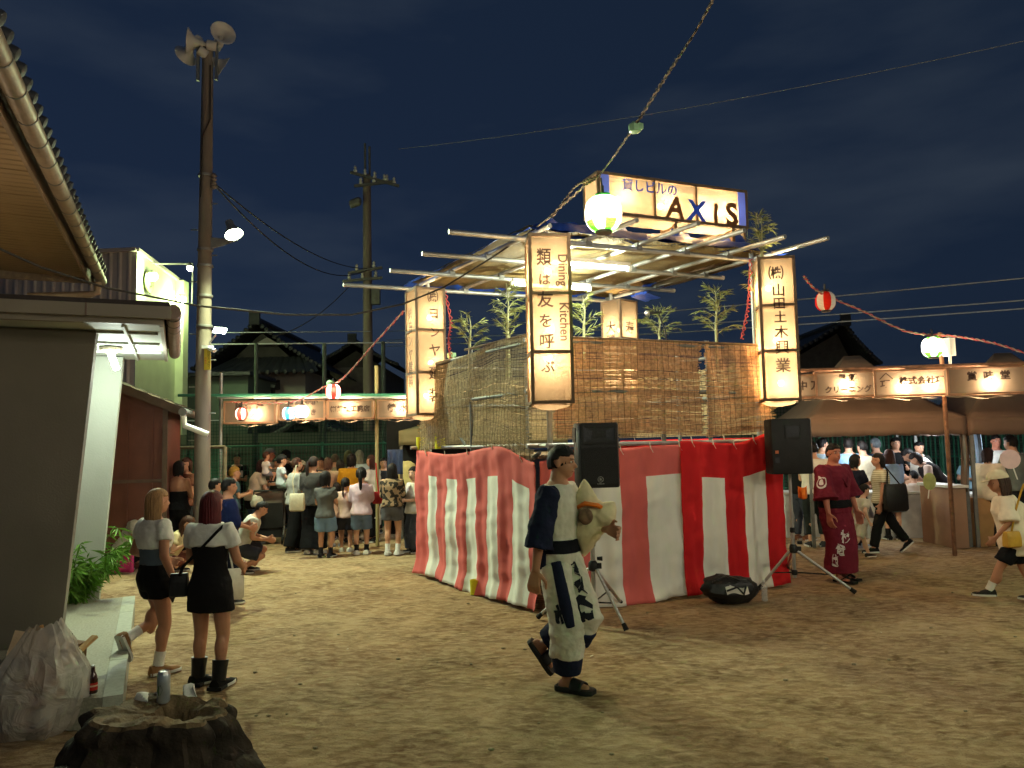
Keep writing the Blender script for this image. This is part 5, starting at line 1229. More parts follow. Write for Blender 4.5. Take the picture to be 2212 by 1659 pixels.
top = G(382, 1525, .40); stump = thing('tree_stump', 'large dark gnarled tree stump with hollow top in the foreground', 'stump', (top.x + .0, top.y - .14, 0))
N_, K_ = 96, 44; rings = []
for j in range(K_ + 1):
    z = -.03 + .43 * j / K_
    rings.append([Vector((stump_r(6.2832 * i / N_, z) * math.cos(6.2832 * i / N_) * 1.0, stump_r(6.2832 * i / N_, z) * .72 * math.sin(6.2832 * i / N_), z + .03 * mnoise.noise(Vector((math.cos(6.2832 * i / N_) * 3, math.sin(6.2832 * i / N_) * 3, z * 3))))) for i in range(N_)])
b = MB(); b.loft(rings, cap=False); b.build('bark', M_STUMP, stump)
rim = rings[-1]; rg2 = []
for f, dz in ((1.0, .0), (.95, .016), (.86, .012), (.72, .018), (.58, .008), (.42, -.004), (.33, -.05), (.2, -.075), (.02, -.08)):
    rg2.append([Vector((p.x * f + (1 - f) * .06, p.y * f + (1 - f) * .05, .40 + dz + (p.z - .40) * f + min(1, (1 - f) * 8) * (.045 * mnoise.noise(Vector((p.x * f * 6, p.y * f * 6, 2))) + .02 * mnoise.noise(Vector((p.x * f * 17, p.y * f * 17, 4)))))) for p in rim])
b = MB(); b.loft(rg2, cap=False); b.build('top_wood', M_STUMPT, stump)
SL_ = XF[stump.name].translation
# low root mass to the left and right
def lump(name, lab, c, r, m, cat, seed=0, group=None, sub=(22, 14), amp=.25):
    b = MB(); n, k = sub; rings = []
    for j in range(k + 1):
        ph = -math.pi / 2 + math.pi * (j / k) * .98 + .03
        rg = []
        for i in range(n):
            th = 6.2832 * i / n; d = Vector((math.cos(th) * math.cos(ph), math.sin(th) * math.cos(ph), math.sin(ph)))
            q = 1 + amp * mnoise.noise(d * 1.6 + Vector((seed, 0, 0))) + amp * .4 * mnoise.noise(d * 5 + Vector((seed, 3, 0)))
            rg.append(Vector((d.x * r[0] * q, d.y * r[1] * q, max(-.02, d.z * r[2] * q + r[2] * .6))) + Vector(c))
        rings.append(rg)
    b.loft(rings); return b
b = lump('', '', (-.36, -.16, 0), (.24, .22, .15), None, '', 3); b.build('root', M_STUMP, stump)
b = lump('', '', (.34, -.12, 0), (.24, .24, .16), None, '', 6); b.build('root', M_STUMP, stump)
for u, v, s, lab in ((190, 1558, .09, 'rounded stone lying against the porch end, larger'), (168, 1548, .07, 'rounded stone lying against the porch end, smaller')):
    c = G(u, v); b = lump('', '', (0, 0, 0), (s * 1.3, s, s * .6), None, '', u); b.v = [p + c for p in b.v]; tag(b.build('stone', mat('stone', C(96, 90, 74), .9, .2, 9, .4, 25)), lab, 'stone', 'stones by the porch')
# beer can on the stump
cn = G(353, 1518, .415); t = thing('drink_can', 'silver and white drink can standing on the stump', 'can', cn)
M_CAN = mat('can_print', C(186, 196, 204), .3, .25, 14, 0, metal=.6)
b = MB(); b.lathe([(.024, 0), (.033, .012), (.033, .145), (.031, .15)], 24); b.build('body', M_CAN, t)
b = MB(); b.lathe([(.031, .15), (.027, .163), (.026, .166), (.024, .160), (.005, .159)], 24); b.build('lid', M_ALU, t)
b = MB(); b.box((.004, -.004, .163), (.022, .014, .002)); b.build('pull_tab', M_ALU, t, smooth=False)
b = MB(); b.add([(.0336 * math.cos(a), .0336 * math.sin(a), z) for a, z in ((-2.4, .07), (-2.0, .095), (-1.6, .10), (-1.3, .075), (-1.6, .05), (-2.0, .045))], [(0, 5, 4, 3, 2, 1)]); b.build('printed_mark', mat('can_green', C(70, 110, 70), .4), t)
def napkin(lab, c, w, h, rz, lean):
    b = MB(); Q = Matrix.Rotation(rz, 3, 'Z') @ Matrix.Rotation(lean, 3, 'X')
    b.grid(lambda i, j: Vector(c) + Q @ Vector(((i - .5) * w * (1 - .35 * j), .02 * math.sin(i * 7 + j * 4) + .02 * j * j, j * h * (1 - .3 * abs(i - .4)))), 10, 8)
    o = b.build('paper_napkin', mat('napkin', C(226, 224, 218), .8, .04, 9, .3, 20)); o.modifiers.new('t', 'SOLIDIFY').thickness = .003; return tag(o, lab, 'napkin', 'napkins on the stump')
napkin('crumpled white napkin left of the can on the stump', G(312, 1522, .40), .17, .075, .1, R(-35)); napkin('upright torn white napkin right of the can on the stump', G(402, 1515, .39), .11, .09, -.3, R(-10))
# brown bottle on the porch
q = G(200, 1497, .21); t = thing('glass_bottle', 'small brown glass bottle with red label on the porch end', 'bottle', q)
b = MB(); b.lathe([(.026, 0), (.029, .006), (.029, .085), (.024, .11), (.013, .135), (.011, .165)], 18); b.build('body', mat('brown_glass', C(58, 26, 14), .1, .05, spec=.8), t)
b = MB(); b.lathe([(.0297, .022), (.0297, .068)], 18, cap=False); lb = b.build('label', mat('red_label', C(176, 44, 34), .5), t)
b = MB(); b.lathe([(.0302, .044), (.0302, .054)], 18, cap=False); b.build('label_stripe', mat('label_white', C(220, 190, 160), .5), lb)
b = MB(); b.lathe([(.013, .165), (.013, .174), (.008, .176)], 14); b.build('cap', M_ALU, t)
q = G(230, 1545); t = thing('plastic_cup', 'clear plastic cup standing on the ground by the porch', 'cup', q)
b = MB(); b.lathe([(.026, .002), (.030, .0), (.042, .10), (.044, .10), (.040, .098), (.028, .006)], 18); b.build('body', M_PET, t)
# rubbish bag
def bag_mat():
    m = bpy.data.materials.new('thin_bag_film'); m.use_nodes = True; t = m.node_tree; b = t.nodes['Principled BSDF']
    b.inputs['Base Color'].default_value = (*C(206, 196, 186), 1); b.inputs['Roughness'].default_value = .16; b.inputs['Alpha'].default_value = .58; b.inputs['Specular IOR Level'].default_value = .8
    tc = t.nodes.new('ShaderNodeTexCoord'); n = t.nodes.new('ShaderNodeTexNoise'); n.inputs['Scale'].default_value = 5; n.inputs['Detail'].default_value = 4; n.inputs['Distortion'].default_value = 1.6
    t.links.new(tc.outputs['Object'], n.inputs['Vector']); bp = t.nodes.new('ShaderNodeBump'); bp.inputs['Strength'].default_value = 1; bp.inputs['Distance'].default_value = .05
    t.links.new(n.outputs['Fac'], bp.inputs['Height']); t.links.new(bp.outputs['Normal'], b.inputs['Normal']); return m
bgp = G(70, 1580); bag = thing('rubbish_bag', 'large clear rubbish bag stuffed with paper leaning by the porch', 'bag', bgp)
def bagring(j):
    z = j; out = []
    for i in range(56):
        th = 6.2832 * i / 56; c, s = math.cos(th), math.sin(th)
        prof = (.235 + .03 * math.sin(z * 3)) * (1 - .62 * (max(0, z - .36) / .28) ** 1.2) if z > .36 else .235 + .035 * math.sin(z * 6)
        if z < .05: prof *= .9 + z * 2
        crease = .09 * mnoise.noise(Vector((c * 2.0, s * 2.0, z * 2.5))) + .045 * mnoise.noise(Vector((c * 6 + z * 3, s * 6, z * 3))) + .012 * mnoise.noise(Vector((c * 15, s * 15 + z * 12, z * 10)))
        out.append(Vector((c * prof * (1.0 + crease * 2) * 1.05 + (.06 if z > .4 else .06 * z / .4), s * prof * .75 * (1 + crease * 2), z + .05 * (c > .2) * (z > .5) * c + .03 * mnoise.noise(Vector((c * 4, s * 4, z * 2))))))
    return out
b = MB(); b.loft([bagring(.0 + .64 * j / 34) for j in range(35)], cap=False); b.build('film', bag_mat(), bag)
mw = [mat('waste_' + str(k), col, .85, .2, 9, .3, 20) for k, col in enumerate((C(190, 176, 150), C(140, 96, 62), C(206, 200, 190), C(170, 130, 120)))]
rs = random.Random(3)
for k in range(16):
    b = lump('', '', (rs.uniform(-.10, .11), rs.uniform(-.06, .06), rs.uniform(.02, .32)), (rs.uniform(.06, .11), rs.uniform(.05, .08), rs.uniform(.04, .08)), None, '', k * 3.7, amp=.5); b.build('waste', mw[k % 4], bag)
def board(name, lab, c, size, rot, m, cat='cardboard'):
    b = MB(); b.box(c, size, M=Matrix.Rotation(rot[2], 3, 'Z') @ Matrix.Rotation(rot[0], 3, 'X') @ Matrix.Rotation(rot[1], 3, 'Y')); return tag(b.build(name, m, smooth=False), lab, cat, 'cardboard by the hall wall')
M_CARTON = mat('carton', C(176, 134, 88), .85, .1)
board('cardboard_flap', 'pale cardboard flap sticking up behind the rubbish bag', P(48, 1392, 5.5), (.15, .012, .17), (R(-15), R(12), .2), mat('pale_card', C(206, 178, 146), .85))
board('cardboard_flap', 'brown cardboard flap bent behind the rubbish bag', P(78, 1385, 5.6), (.14, .012, .19), (R(-10), R(-20), -.1), M_CARTON)
board('cardboard_box', 'dark flattened cardboard box on the porch behind the bag', P(105, 1404, 5.9), (.46, .25, .12), (0, R(4), -.25), mat('dark_carton', C(112, 80, 56), .85))
board('wood_strip', 'short light wood strip leaning by the cardboard box', P(172, 1405, 5.75), (.05, .30, .022), (R(28), 0, -.35), mat('light_wood', C(190, 150, 100), .8), 'wood')
# leafy plant between the fin walls
pc = G(168, 1300, .2); plant = thing('bamboo_plant', 'bright green leafy bamboo plant between the fin walls', 'plant', pc)
rs = random.Random(5); b, lf = MB(), MB()
for i in range(26):
    a = rs.uniform(-1.2, 1.5); p = Vector((rs.uniform(-.12, .0), rs.uniform(-.1, .1), 0)); H_ = rs.uniform(.25, 1.0); d = Vector((math.cos(a) * .35, math.sin(a) * .35, 1)).normalized(); pts = [p]
    for s_ in range(7):
        d = (d + Vector((.10 * math.cos(a), .08 * math.sin(a), -.07))).normalized(); p = p + d * H_ / 7; pts.append(p)
        for q in range(7):
            dv = Vector((rs.uniform(-.5, 1), rs.uniform(-1, .6), rs.uniform(-.7, .35))).normalized(); l = rs.uniform(.10, .20); w = l * .085; sd = dv.cross(Vector((rs.uniform(-1, 1), rs.uniform(-1, 1), .4))).normalized() * w
            lf.add([p, p + dv * l * .4 + sd, p + dv * l + Vector((0, 0, -.02)), p + dv * l * .4 - sd], [(0, 1, 2, 3)])
    b.tube(pts, .004, 5)
b.build('stems', mat('plant_stem', C(80, 100, 46), .7), plant); lf.build('leaves', mat('plant_leaf', C(96, 142, 48), .5, .25, 14, 0), plant, smooth=False)['kind'] = 'stuff'

# stroller in the crowd
q = G(582, 1172); st = thing('stroller', 'black baby stroller standing in the left crowd', 'stroller', q, R(15))
M_STR2 = mat('stroller_cloth', C(26, 26, 28), .85); M_STRT = mat('stroller_grey', C(84, 76, 68), .85)
b = MB(); b.loft([[Vector((x * .25 * s, y * .30 * s + oy, z)) for x, y in ((-1, -1), (1, -1), (1, 1), (-1, 1))] for z, s, oy in ((.22, .8, .05), (.3, 1.0, .02), (.62, 1.0, 0), (.75, .95, -.02))]); b.build('seat_shell', M_STR2, st)
b = MB(); rings = [[Vector((-.26 + .52 * k / 10, -.30 + .34 * (1 - math.cos(a)) , .62 + .30 * math.sin(a))) for k in range(11)] for a in [i * 1.7 / 8 for i in range(9)]]
b.grid(lambda i, j: (-.25 + .5 * i, -.30 + .36 * (1 - math.cos(j * 1.8)), .70 + .24 * math.sin(j * 1.8)), 10, 10); o = b.build('hood', M_STRT, st); o.modifiers.new('t', 'SOLIDIFY').thickness = .02
for sx in (-1, 1):
    b = MB(); b.tube([(sx * .26, .32, .12), (sx * .27, .1, .5), (sx * .26, -.36, .98)], .014, 8); b.build('side_bar', M_STEELD, st)
    b = MB(); b.tube([(sx * .26, -.32, .12), (sx * .27, -.05, .55)], .014, 8); b.build('side_bar', M_STEELD, st)
    for y in (-.32, .34):
        Q = Matrix.Rotation(R(90), 3, 'Y'); b = MB(); b.lathe([(.05, -.02), (.085, -.018), (.085, .018), (.05, .02)], 18, (sx * .24, y, .087), Q); w_ = b.build('wheel', M_RUBBER, st)
        b = MB(); b.lathe([(.012, -.024), (.045, -.01), (.045, .01), (.012, .024)], 10, (sx * .24, y, .087), Q); b.build('hub', M_STEELD, w_)
b = MB(); b.tube([(-.26, -.36, .98), (.26, -.36, .98)], .02, 8); b.build('handle', M_BLACK, st)
b = MB(); b.box((0, .0, .2), (.44, .5, .16)); b.build('basket', M_STR2, st, smooth=False)
b = lump('', '', (-.20, -.42, .72), (.11, .09, .12), None, '', 9, amp=.4); o = b.build('plastic_sack', mat('sack_white', C(190, 186, 172), .4, .1, 9, .5, 14), st)
# ------------------------------------------------------------------ the lantern strings go on overhead, towards and past the camera
def string_on(lab, pts, lab2, watts):
    twisted('lamp_cord', lab, pts, M_TW, M_CORD, r=.007, tw=20)
    for k, (x, y, z) in enumerate(lab2):
        q = chochin('white lantern with green petals on the cord above the square, number %s from the stage' % ('one', 'two', 'three', 'four')[k] if False else lab.split(' ')[0] + ' string lantern hanging %s' % ('nearest the stage', 'second along the cord', 'third along the cord', 'at the far end')[k], Vector((x, y, z)), .165, [WHT, GRN], 2, greenband, watts=watts)
string_on('overhead twisted cord running on above the camera', [P(1560, -40, 4.4), Vector((1.7, 2.0, 4.25)), Vector((2.0, -1.0, 4.3)), Vector((2.2, -4.5, 4.5))], [(1.65, 2.3, 3.95), (1.95, -.4, 3.98), (2.1, -3.2, 4.1)], 250)
string_on('rightward twisted cord running on past the frame edge', [P(2240, 772, 9.3), Vector((7.0, 7.0, 3.0)), Vector((6.6, 3.5, 3.1)), Vector((6.0, -1.0, 3.4))], [(7.0, 6.6, 2.75), (6.6, 3.6, 2.8), (6.2, .6, 2.95)], 340)
# ------------------------------------------------------------------ people
WRK = bpy.data.textures.new('wrinkle', 'CLOUDS'); WRK.noise_scale = .11; WRK.noise_depth = 2
WRK2 = bpy.data.textures.new('wrinkle_fine', 'CLOUDS'); WRK2.noise_scale = .05; WRK2.noise_depth = 1
SKIN = {'a': C(196, 146, 118), 'b': C(178, 126, 98), 'c': C(208, 164, 138), 'r': C(188, 120, 96)}
def skin_mat(k): return mat('skin_' + k, SKIN[k], .55, .06, 14, .05, 90, spec=.4)
def cloth_mat(col):
    col = tuple(col)
    nm = 'cloth_%d_%d_%d' % tuple(int(255 * q) for q in (col[0] ** .45, col[1] ** .45, col[2] ** .45))
    return mat(nm, col, .88, .14, 7, .35, 22, spec=.15)
def hair_mat(col):
    nm = 'hair_%d_%d_%d' % tuple(int(999 * q) for q in col)
    return mat(nm, col, .55, .35, 40, .35, 60, stretch=(3, 3, .25), spec=.22)
def ik(a, t, l1, l2, pole):
    a, t = Vector(a), Vector(t); d = t - a; L = d.length; mx = (l1 + l2) * .999
    if L > mx: t = a + d * (mx / L); d = t - a; L = mx
    n = d / max(L, 1e-6); x = (l1 * l1 - l2 * l2 + L * L) / (2 * L); h = math.sqrt(max(0, l1 * l1 - x * x))
    p = Vector(pole); p = p - n * p.dot(n); p = p.normalized() if p.length > 1e-5 else Vector((0, 1, 0))
    return a + n * x + p * h, t
def remesh(o, vox, it=4, wr=0.0, fine=0.0):
    m = o.modifiers.new('skin', 'REMESH'); m.mode = 'VOXEL'; m.voxel_size = vox; m.use_smooth_shade = True
    s = o.modifiers.new('smooth', 'SMOOTH'); s.iterations = it; s.factor = .5
    if wr:
        d = o.modifiers.new('wrinkle', 'DISPLACE'); d.texture = WRK; d.strength = wr; d.mid_level = .5; d.texture_coords = 'LOCAL'
    if fine:
        d = o.modifiers.new('wrinkle_fine', 'DISPLACE'); d.texture = WRK2; d.strength = fine; d.mid_level = .5; d.texture_coords = 'LOCAL'
PROF_M = [(-.055, .062, .052), (-.02, .092, .070), (.02, .096, .072), (.07, .088, .063), (.11, .084, .060), (.17, .094, .065), (.23, .106, .070), (.275, .108, .064), (.305, .088, .052), (.33, .045, .042)]
PROF_F = [(-.055, .064, .056), (-.02, .100, .074), (.02, .098, .072), (.07, .078, .058), (.11, .071, .053), (.17, .080, .060), (.22, .090, .072), (.265, .092, .060), (.30, .076, .048), (.325, .036, .036)]
def prof(pr, t):
    if t <= pr[0][0]: return pr[0][1], pr[0][2]
    for (t0, a0, b0), (t1, a1, b1) in zip(pr, pr[1:]):
        if t <= t1: f = (t - t0) / (t1 - t0); return a0 + (a1 - a0) * f, b0 + (b1 - b0) * f
    return pr[-1][1], pr[-1][2]
class Fig: pass
def person(label, loc, H, yaw, sex='f', fat=1.0, child=False, pose=None, skin='a', near=False, face=False, hair=('bob', C(24, 20, 19)), hat=None,
           top=None, bottom=None, shoes=C(40, 40, 42), socks=None, group=None, towel=None, sandals=False):
    pose = pose or {}; F = Fig(); vb = .0085 if near else .0155; vc = .010 if near else .019
    t = thing('person', label, 'person', Vector((loc[0], loc[1], pose.get('z0', 0.0))), R(yaw), group); F.t = t; F.H = H
    hr = pose.get('hr', .158 if child else .134); hh = hr * H; hz = (.455 if child else .495) * H
    pel = Vector((pose.get('px', 0) * H, pose.get('py', 0) * H, hz + pose.get('dz', 0) * H)); F.pel = pel
    pr = PROF_M if sex == 'm' else PROF_F
    sc = 1.0 if not child else (1 - hr - .027 - .455) / .335
    TR = Matrix.Rotation(R(pose.get('twist', 0)), 3, 'Z') @ Matrix.Rotation(R(-pose.get('lean', 0)), 3, 'X') @ Matrix.Rotation(R(pose.get('side', 0)), 3, 'Y')
    def T(x, y, tt):   # torso frame; bends smoothly above the hips
        k = min(1, max(0, (tt + .03) / .12)); v = Vector((x, y, tt * sc)) * H
        return pel + v.lerp(TR @ v, k)
    F.T = T
    def tring(tt, off, n=20, sx=1.0, sy=1.0, oy=0):
        a, b_ = prof(pr, tt); a = a * fat * sx + off / H; b_ = b_ * fat * sy + off / H; out = []
        for i in range(n):
            th = 6.2832 * i / n; c, s = math.cos(th), math.sin(th)
            out.append(T(a * math.copysign(abs(c) ** .85, c), b_ * math.copysign(abs(s) ** .9, s) + oy, tt))
        return out
    F.tring = tring
    sw = (.112 if sex == 'm' else .095) * (1 + (fat - 1) * .5)
    SH = {s: T(s * sw, -.004, .285) for s in (-1, 1)}
    HP = {s: pel + Vector((s * .052 * H, 0, -.012 * H)) for s in (-1, 1)}
    l1, l2, a1, a2 = (.229 if not child else .208) * H, (.217 if not child else .197) * H, .160 * H, .138 * H
    ft = {-1: pose.get('lf', (-.055, 0, .042)), 1: pose.get('rf', (.055, .01, .042))}
    hd = {-1: pose.get('lh', (-.155, .03, .50)), 1: pose.get('rh', (.155, .03, .50))}
    KN, AN, EL, WR = {}, {}, {}, {}
    for s in (-1, 1):
        KN[s], AN[s] = ik(HP[s], Vector(ft[s]) * H, l1, l2, pose.get('kp', (s * .15, 1, .15)) if not isinstance(pose.get('kp'), dict) else pose['kp'][s])
        EL[s], WR[s] = ik(SH[s], Vector(hd[s]) * H, a1, a2, pose.get('ep', {}).get(s, (s * .5, -1, -.2)))
    F.SH, F.HP, F.KN, F.AN, F.EL, F.WR = SH, HP, KN, AN, EL, WR
    # head frame
    NB = T(0, -.004, .325); HR = TR @ Matrix.Rotation(R(pose.get('hyaw', 0)), 3, 'Z') @ Matrix.Rotation(R(-pose.get('hpitch', 0)), 3, 'X')
    hc = NB + TR @ Vector((0, .012 * H, .022 * H)) + HR @ Vector((0, .010 * H, hh * .47)); F.hc = hc; F.HR = HR; F.hh = hh
    rx, ry, rz = hh * .345, hh * .42, hh * .50
    def hp(x, y, z): return hc + HR @ Vector((x * hh, y * hh, z * hh))
    F.hp = hp
    b = MB()
    b.loft([tring(q[0], 0) for q in pr])
    b.capsule(NB - Vector((0, 0, .02 * H)), hp(0, -.06, -.22), .036 * H * (1.1 if sex == 'm' else .92), .033 * H * (1.1 if sex == 'm' else .9))
    b.ball(hp(0, -.05, .12), (rx * 1.0, ry * 1.0, rz * .76), 18, 12, M=HR)
    b.ball(hp(0, .06, -.14), (rx * .84, ry * .78, rz * .68), 16, 10, M=HR)
    b.ball(hp(0, .22, -.36), (hh * .13, hh * .12, hh * .10), 10, 8, M=HR)
    b.capsule(hp(0, .345, .06), hp(0, .435, -.10), hh * .035, hh * .065, 8)
    b.ball(hp(0, .34, -.245), (hh * .13, hh * .06, hh * .05), 10, 6, M=HR)
    b.ball(hp(0, .30, .13), (hh * .24, hh * .07, hh * .05), 10, 6, M=HR)
    for s in (-1, 1): b.ball(hp(s * .36, -.04, -.02), (hh * .04, hh * .085, hh * .14), 8, 8, M=HR)
    fk = fat ** .6
    for s in (-1, 1):
        b.capsule(HP[s] + Vector((0, 0, .01 * H)), KN[s], .053 * H * fk, .034 * H * fk); b.capsule(KN[s], AN[s], .034 * H * fk, .0215 * H)
        cm = KN[s].lerp(AN[s], .32) + (KN[s] - AN[s]).cross(Vector((1, 0, 0))).normalized() * (-.008 * H); b.ball(cm, (.033 * H * fk, .034 * H * fk, .07 * H), 10, 8)
        b.capsule(SH[s], EL[s], .029 * H * fk, .0245 * H * fk); b.capsule(EL[s], WR[s], .025 * H * fk, .0165 * H)
        b.ball(SH[s], .032 * H * fk, 10, 8)
    # feet
    FD = {}
    for s in (-1, 1):
        fy, fp = pose.get('fyaw', {}).get(s, -s * 10), pose.get('fpitch', {}).get(s, 0)
        Q = Matrix.Rotation(R(fy), 3, 'Z') @ Matrix.Rotation(R(-fp), 3, 'X'); FD[s] = Q
        b.capsule(AN[s] + Q @ Vector((0, -.02 * H, -.022 * H)), AN[s] + Q @ Vector((0, .085 * H, -.028 * H)), .019 * H, .013 * H, fx=1, fy=1.25)
        b.capsule(AN[s], AN[s] + Q @ Vector((0, .01 * H, -.02 * H)), .021 * H, .022 * H)
    # hands: palm, four fingers, thumb
    curl = pose.get('curl', {}); hs = .62 if child else .66
    for s in (-1, 1):
        d = (WR[s] - EL[s]).normalized(); d = pose.get('hdir', {}).get(s, None) and Vector(pose['hdir'][s]).normalized() or d
        pn = pose.get('palm', {}).get(s, None); pn = Vector(pn) if pn else Vector((-s, .2, 0)); pn = (pn - d * pn.dot(d)).normalized()
        ac = d.cross(pn) * s        # across the palm: index side
        if ac.y < 0 and abs(d.z) > .5: ac = -ac
        u = H * .1 * hs; w0 = WR[s]; pc = w0 + d * .45 * u * 1.4
        for k in range(4): b.capsule(w0 + d * .15 * u + ac * (k - 1.5) * .12 * u, w0 + d * 1.0 * u + ac * (k - 1.5) * .22 * u, .13 * u, .12 * u, 8)
        cv = curl.get(s, .35)
        for k, L in enumerate((.62, .72, .80, .74)):
            o = w0 + d * 1.02 * u + ac * (k - 1.5) * .24 * u; dd = d; p0 = o
            for q in range(3):
                an = cv * (1 + .25 * q); dd = (dd * math.cos(an) + pn * math.sin(an)).normalized(); p1 = p0 + dd * u * L * (.45, .33, .28)[q]
                b.capsule(p0, p1, .098 * u * (1 - .1 * q), .088 * u * (1 - .1 * q), 7); p0 = p1
                pnn = (pn - dd * pn.dot(dd)); pn2 = pnn.normalized() if pnn.length > .1 else pn
        tb = w0 + d * .35 * u + ac * .36 * u; t1_ = tb + (d * .6 + ac * .55 + pn * .35).normalized() * u * .5; t2_ = t1_ + (d * .9 + pn * .35).normalized() * u * .42
        b.capsule(tb, t1_, .13 * u, .11 * u, 8); b.capsule(t1_, t2_, .11 * u, .085 * u, 8)
    body = b.build('body', skin_mat(skin), t); remesh(body, vb, 3 if near else 3); F.body = body
    if face:
        dk = mat('eye_dark', C(24, 18, 16), .3); lipm = mat('lips', C(150, 84, 76), .5); wh_ = mat('eye_white', C(205, 198, 190), .3)
        for s in (-1, 1):
            b = MB(); b.ball(hp(s * .145, .335, .035), (hh * .068, hh * .034, hh * .03), 10, 6, M=HR); e = b.build('eye', wh_, t)
            b = MB(); b.ball(hp(s * .145, .364, .035), (hh * .036, hh * .016, hh * .028), 8, 6, M=HR); b.build('iris', dk, e)
            b = MB(); b.capsule(hp(s * .075, .375, .125), hp(s * .215, .325, .135), hh * .016, hh * .011, 6); b.build('eyebrow', hair_mat(hair[1]), t)
        b = MB(); b.capsule(hp(-.085, .375, -.245), hp(.085, .375, -.245), hh * .018, hh * .018, 6); b.build('mouth', lipm, t)
    # hair
    if hair:
        kind, hcol = hair[0], hair[1]; hm = hair_mat(hcol); b = MB(); n, k = 40, 22; rings = []
        fr = hair[2] if len(hair) > 2 else .42
        for j in range(k + 1):
            ph = -math.pi / 2 + math.pi * (j / k) * .985 + .02; rg = []
            for i in range(n):
                th = 6.2832 * i / n; d = Vector((math.cos(th) * math.cos(ph), math.sin(th) * math.cos(ph), math.sin(ph)))
                low = -.62 if kind != 'short' else (-.30 - .35 * max(0, -d.y))
                q = 1.0
                if d.y > .12 and d.z < fr - .25 * max(0, abs(d.x) - .45): q = .80
                if d.z < low: q = .78
                if kind == 'short' and abs(d.x) > .62 and d.z < .02 and d.y > -.35: q = .80
                rip = 1 + .022 * mnoise.noise(Vector((d.x * 7, d.y * 7, d.z * 2.2))) + .018 * math.sin(th * 23 + d.z * 3)
                if kind == 'short': rip += .035 * mnoise.noise(Vector((d.x * 11, d.y * 11, d.z * 9)))
                rg.append(hc + HR @ Vector((d.x * rx * 1.14 * q * rip, (d.y * ry * 1.12 - .035 * hh) * q * rip, d.z * rz * 1.02 * q * rip + .045 * hh)))
            rings.append(rg)
        b.loft(rings)
        if kind in ('bob', 'long', 'longer', 'wavy'):
            L = {'bob': .50, 'long': 1.25, 'longer': 1.75, 'wavy': 1.5}[kind] * hh; rings = []; n = 56; k = 22
            for j in range(k + 1):
                f = j / k; rg = []; z = .54 * hh - f * (L + .54 * hh)
                up_ = math.sqrt(max(.004, 1 - (max(0, z) / (.56 * hh)) ** 2))
                g = max(0, -z) / L
                wide = (1.19 - .10 * g) if kind == 'bob' else (1.19 + .10 * math.sin(g * 3.1) - .45 * max(0, g - .5))
                dep = 1.14 - .30 * g
                for i in range(n):
                    th = 6.2832 * i / n; c, s = math.cos(th), math.sin(th)
                    w = up_ * (1 + .030 * math.sin(i * 2.9) + .03 * math.sin(i * 7.3 + 3 * g) * g + .05 * mnoise.noise(Vector((c * 3, s * 3, g * 4))) * g + (.12 * math.sin(g * 16 + i * .8) * g if kind == 'wavy' else 0))
                    y = (s * ry * dep if s < 0 else s * ry * .10) * w - .06 * hh - .10 * hh * g
                    p = HR @ Vector((c * rx * wide * w, y, max(z, -.25 * hh)))
                    p.z += min(0, z + .25 * hh) + (.10 * hh * math.sin(i * 5.3) + .06 * hh * math.sin(i * 2.1)) * max(0, g - .8) / .2
                    rg.append(hc + p)
                rings.append(rg)
            b.loft(rings)
        elif kind in ('pony', 'braid'):
            st = hp(0, -.46, .12); L = 1.25 * hh; bk = HR @ Vector((0, -1, 0)); bk.z = 0
            pts = [st, st + bk * .10 * hh + Vector((0, 0, .02 * hh))] + [st + bk * (.16 + .05 * math.sin(q * 3)) * hh + Vector((0, 0, -q * L)) for q in (.15, .35, .55, .75, .92, 1)]
            rr = [.07, .10, .13, .14, .13, .11, .08, .02] if kind == 'pony' else [.06, .08, .075, .085, .07, .08, .06, .02]
            b.tube(pts, [q * hh for q in rr], 12)
        elif kind == 'bun': b.ball(hp(0, -.50, .12), (hh * .17, hh * .15, hh * .16), 12, 8)
        b.build('hair', hm, t)
    if hat:
        hk, hcol = hat; m = cloth_mat(hcol); b = MB(); rings = []
        for j in range(9):
            ph = math.pi / 2 * j / 8 * .985; rings.append([hc + HR @ Vector((math.cos(6.2832 * i / 24) * math.cos(ph) * rx * 1.22, math.sin(6.2832 * i / 24) * math.cos(ph) * ry * 1.18 - .03 * hh, math.sin(ph) * rz * .86 + .20 * hh)) for i in range(24)])
        b.loft(rings); cp = b.build('cap', m, t)
        b = MB()
        if hk == 'cap':
            b.grid(lambda i, j: hp((i - .5) * .72 * (1 - .25 * j), .33 + .36 * j * (1 - .5 * abs(i - .5)), .205 - .05 * j - .05 * abs(i - .5)), 10, 6)
        else:
            b.grid(lambda i, j: hp(math.cos(i * 6.2832) * (.40 + .20 * j), math.sin(i * 6.2832) * (.48 + .20 * j) - .03, .20 - .12 * j), 28, 3)
        o = b.build('brim', m, cp); o.modifiers.new('t', 'SOLIDIFY').thickness = .008
    # garments
    def sleeve(b, s, frac, r0, r1, fl=1.0):
        """sleeve along the arm: frac 1 = elbow, 2 = wrist"""
        p0 = T(s * sw * .55, -.004, .272); r0 = max(r0, .043 * fk) * H; r1 = r1 * H
        if frac <= 1: b.tube([p0, SH[s], SH[s].lerp(EL[s], frac * .5), SH[s].lerp(EL[s], frac)], [r0 * .95, r0, (r0 + r1) / 2, r1 * fl], 16)
        else:
            f = frac - 1; b.tube([p0, SH[s], SH[s].lerp(EL[s], .5), EL[s], EL[s].lerp(WR[s], f * .5), EL[s].lerp(WR[s], f)], [r0 * .95, r0, r0 * .97, (r0 + r1) / 2, r1, r1 * fl], 16)
    F.sleeve = sleeve
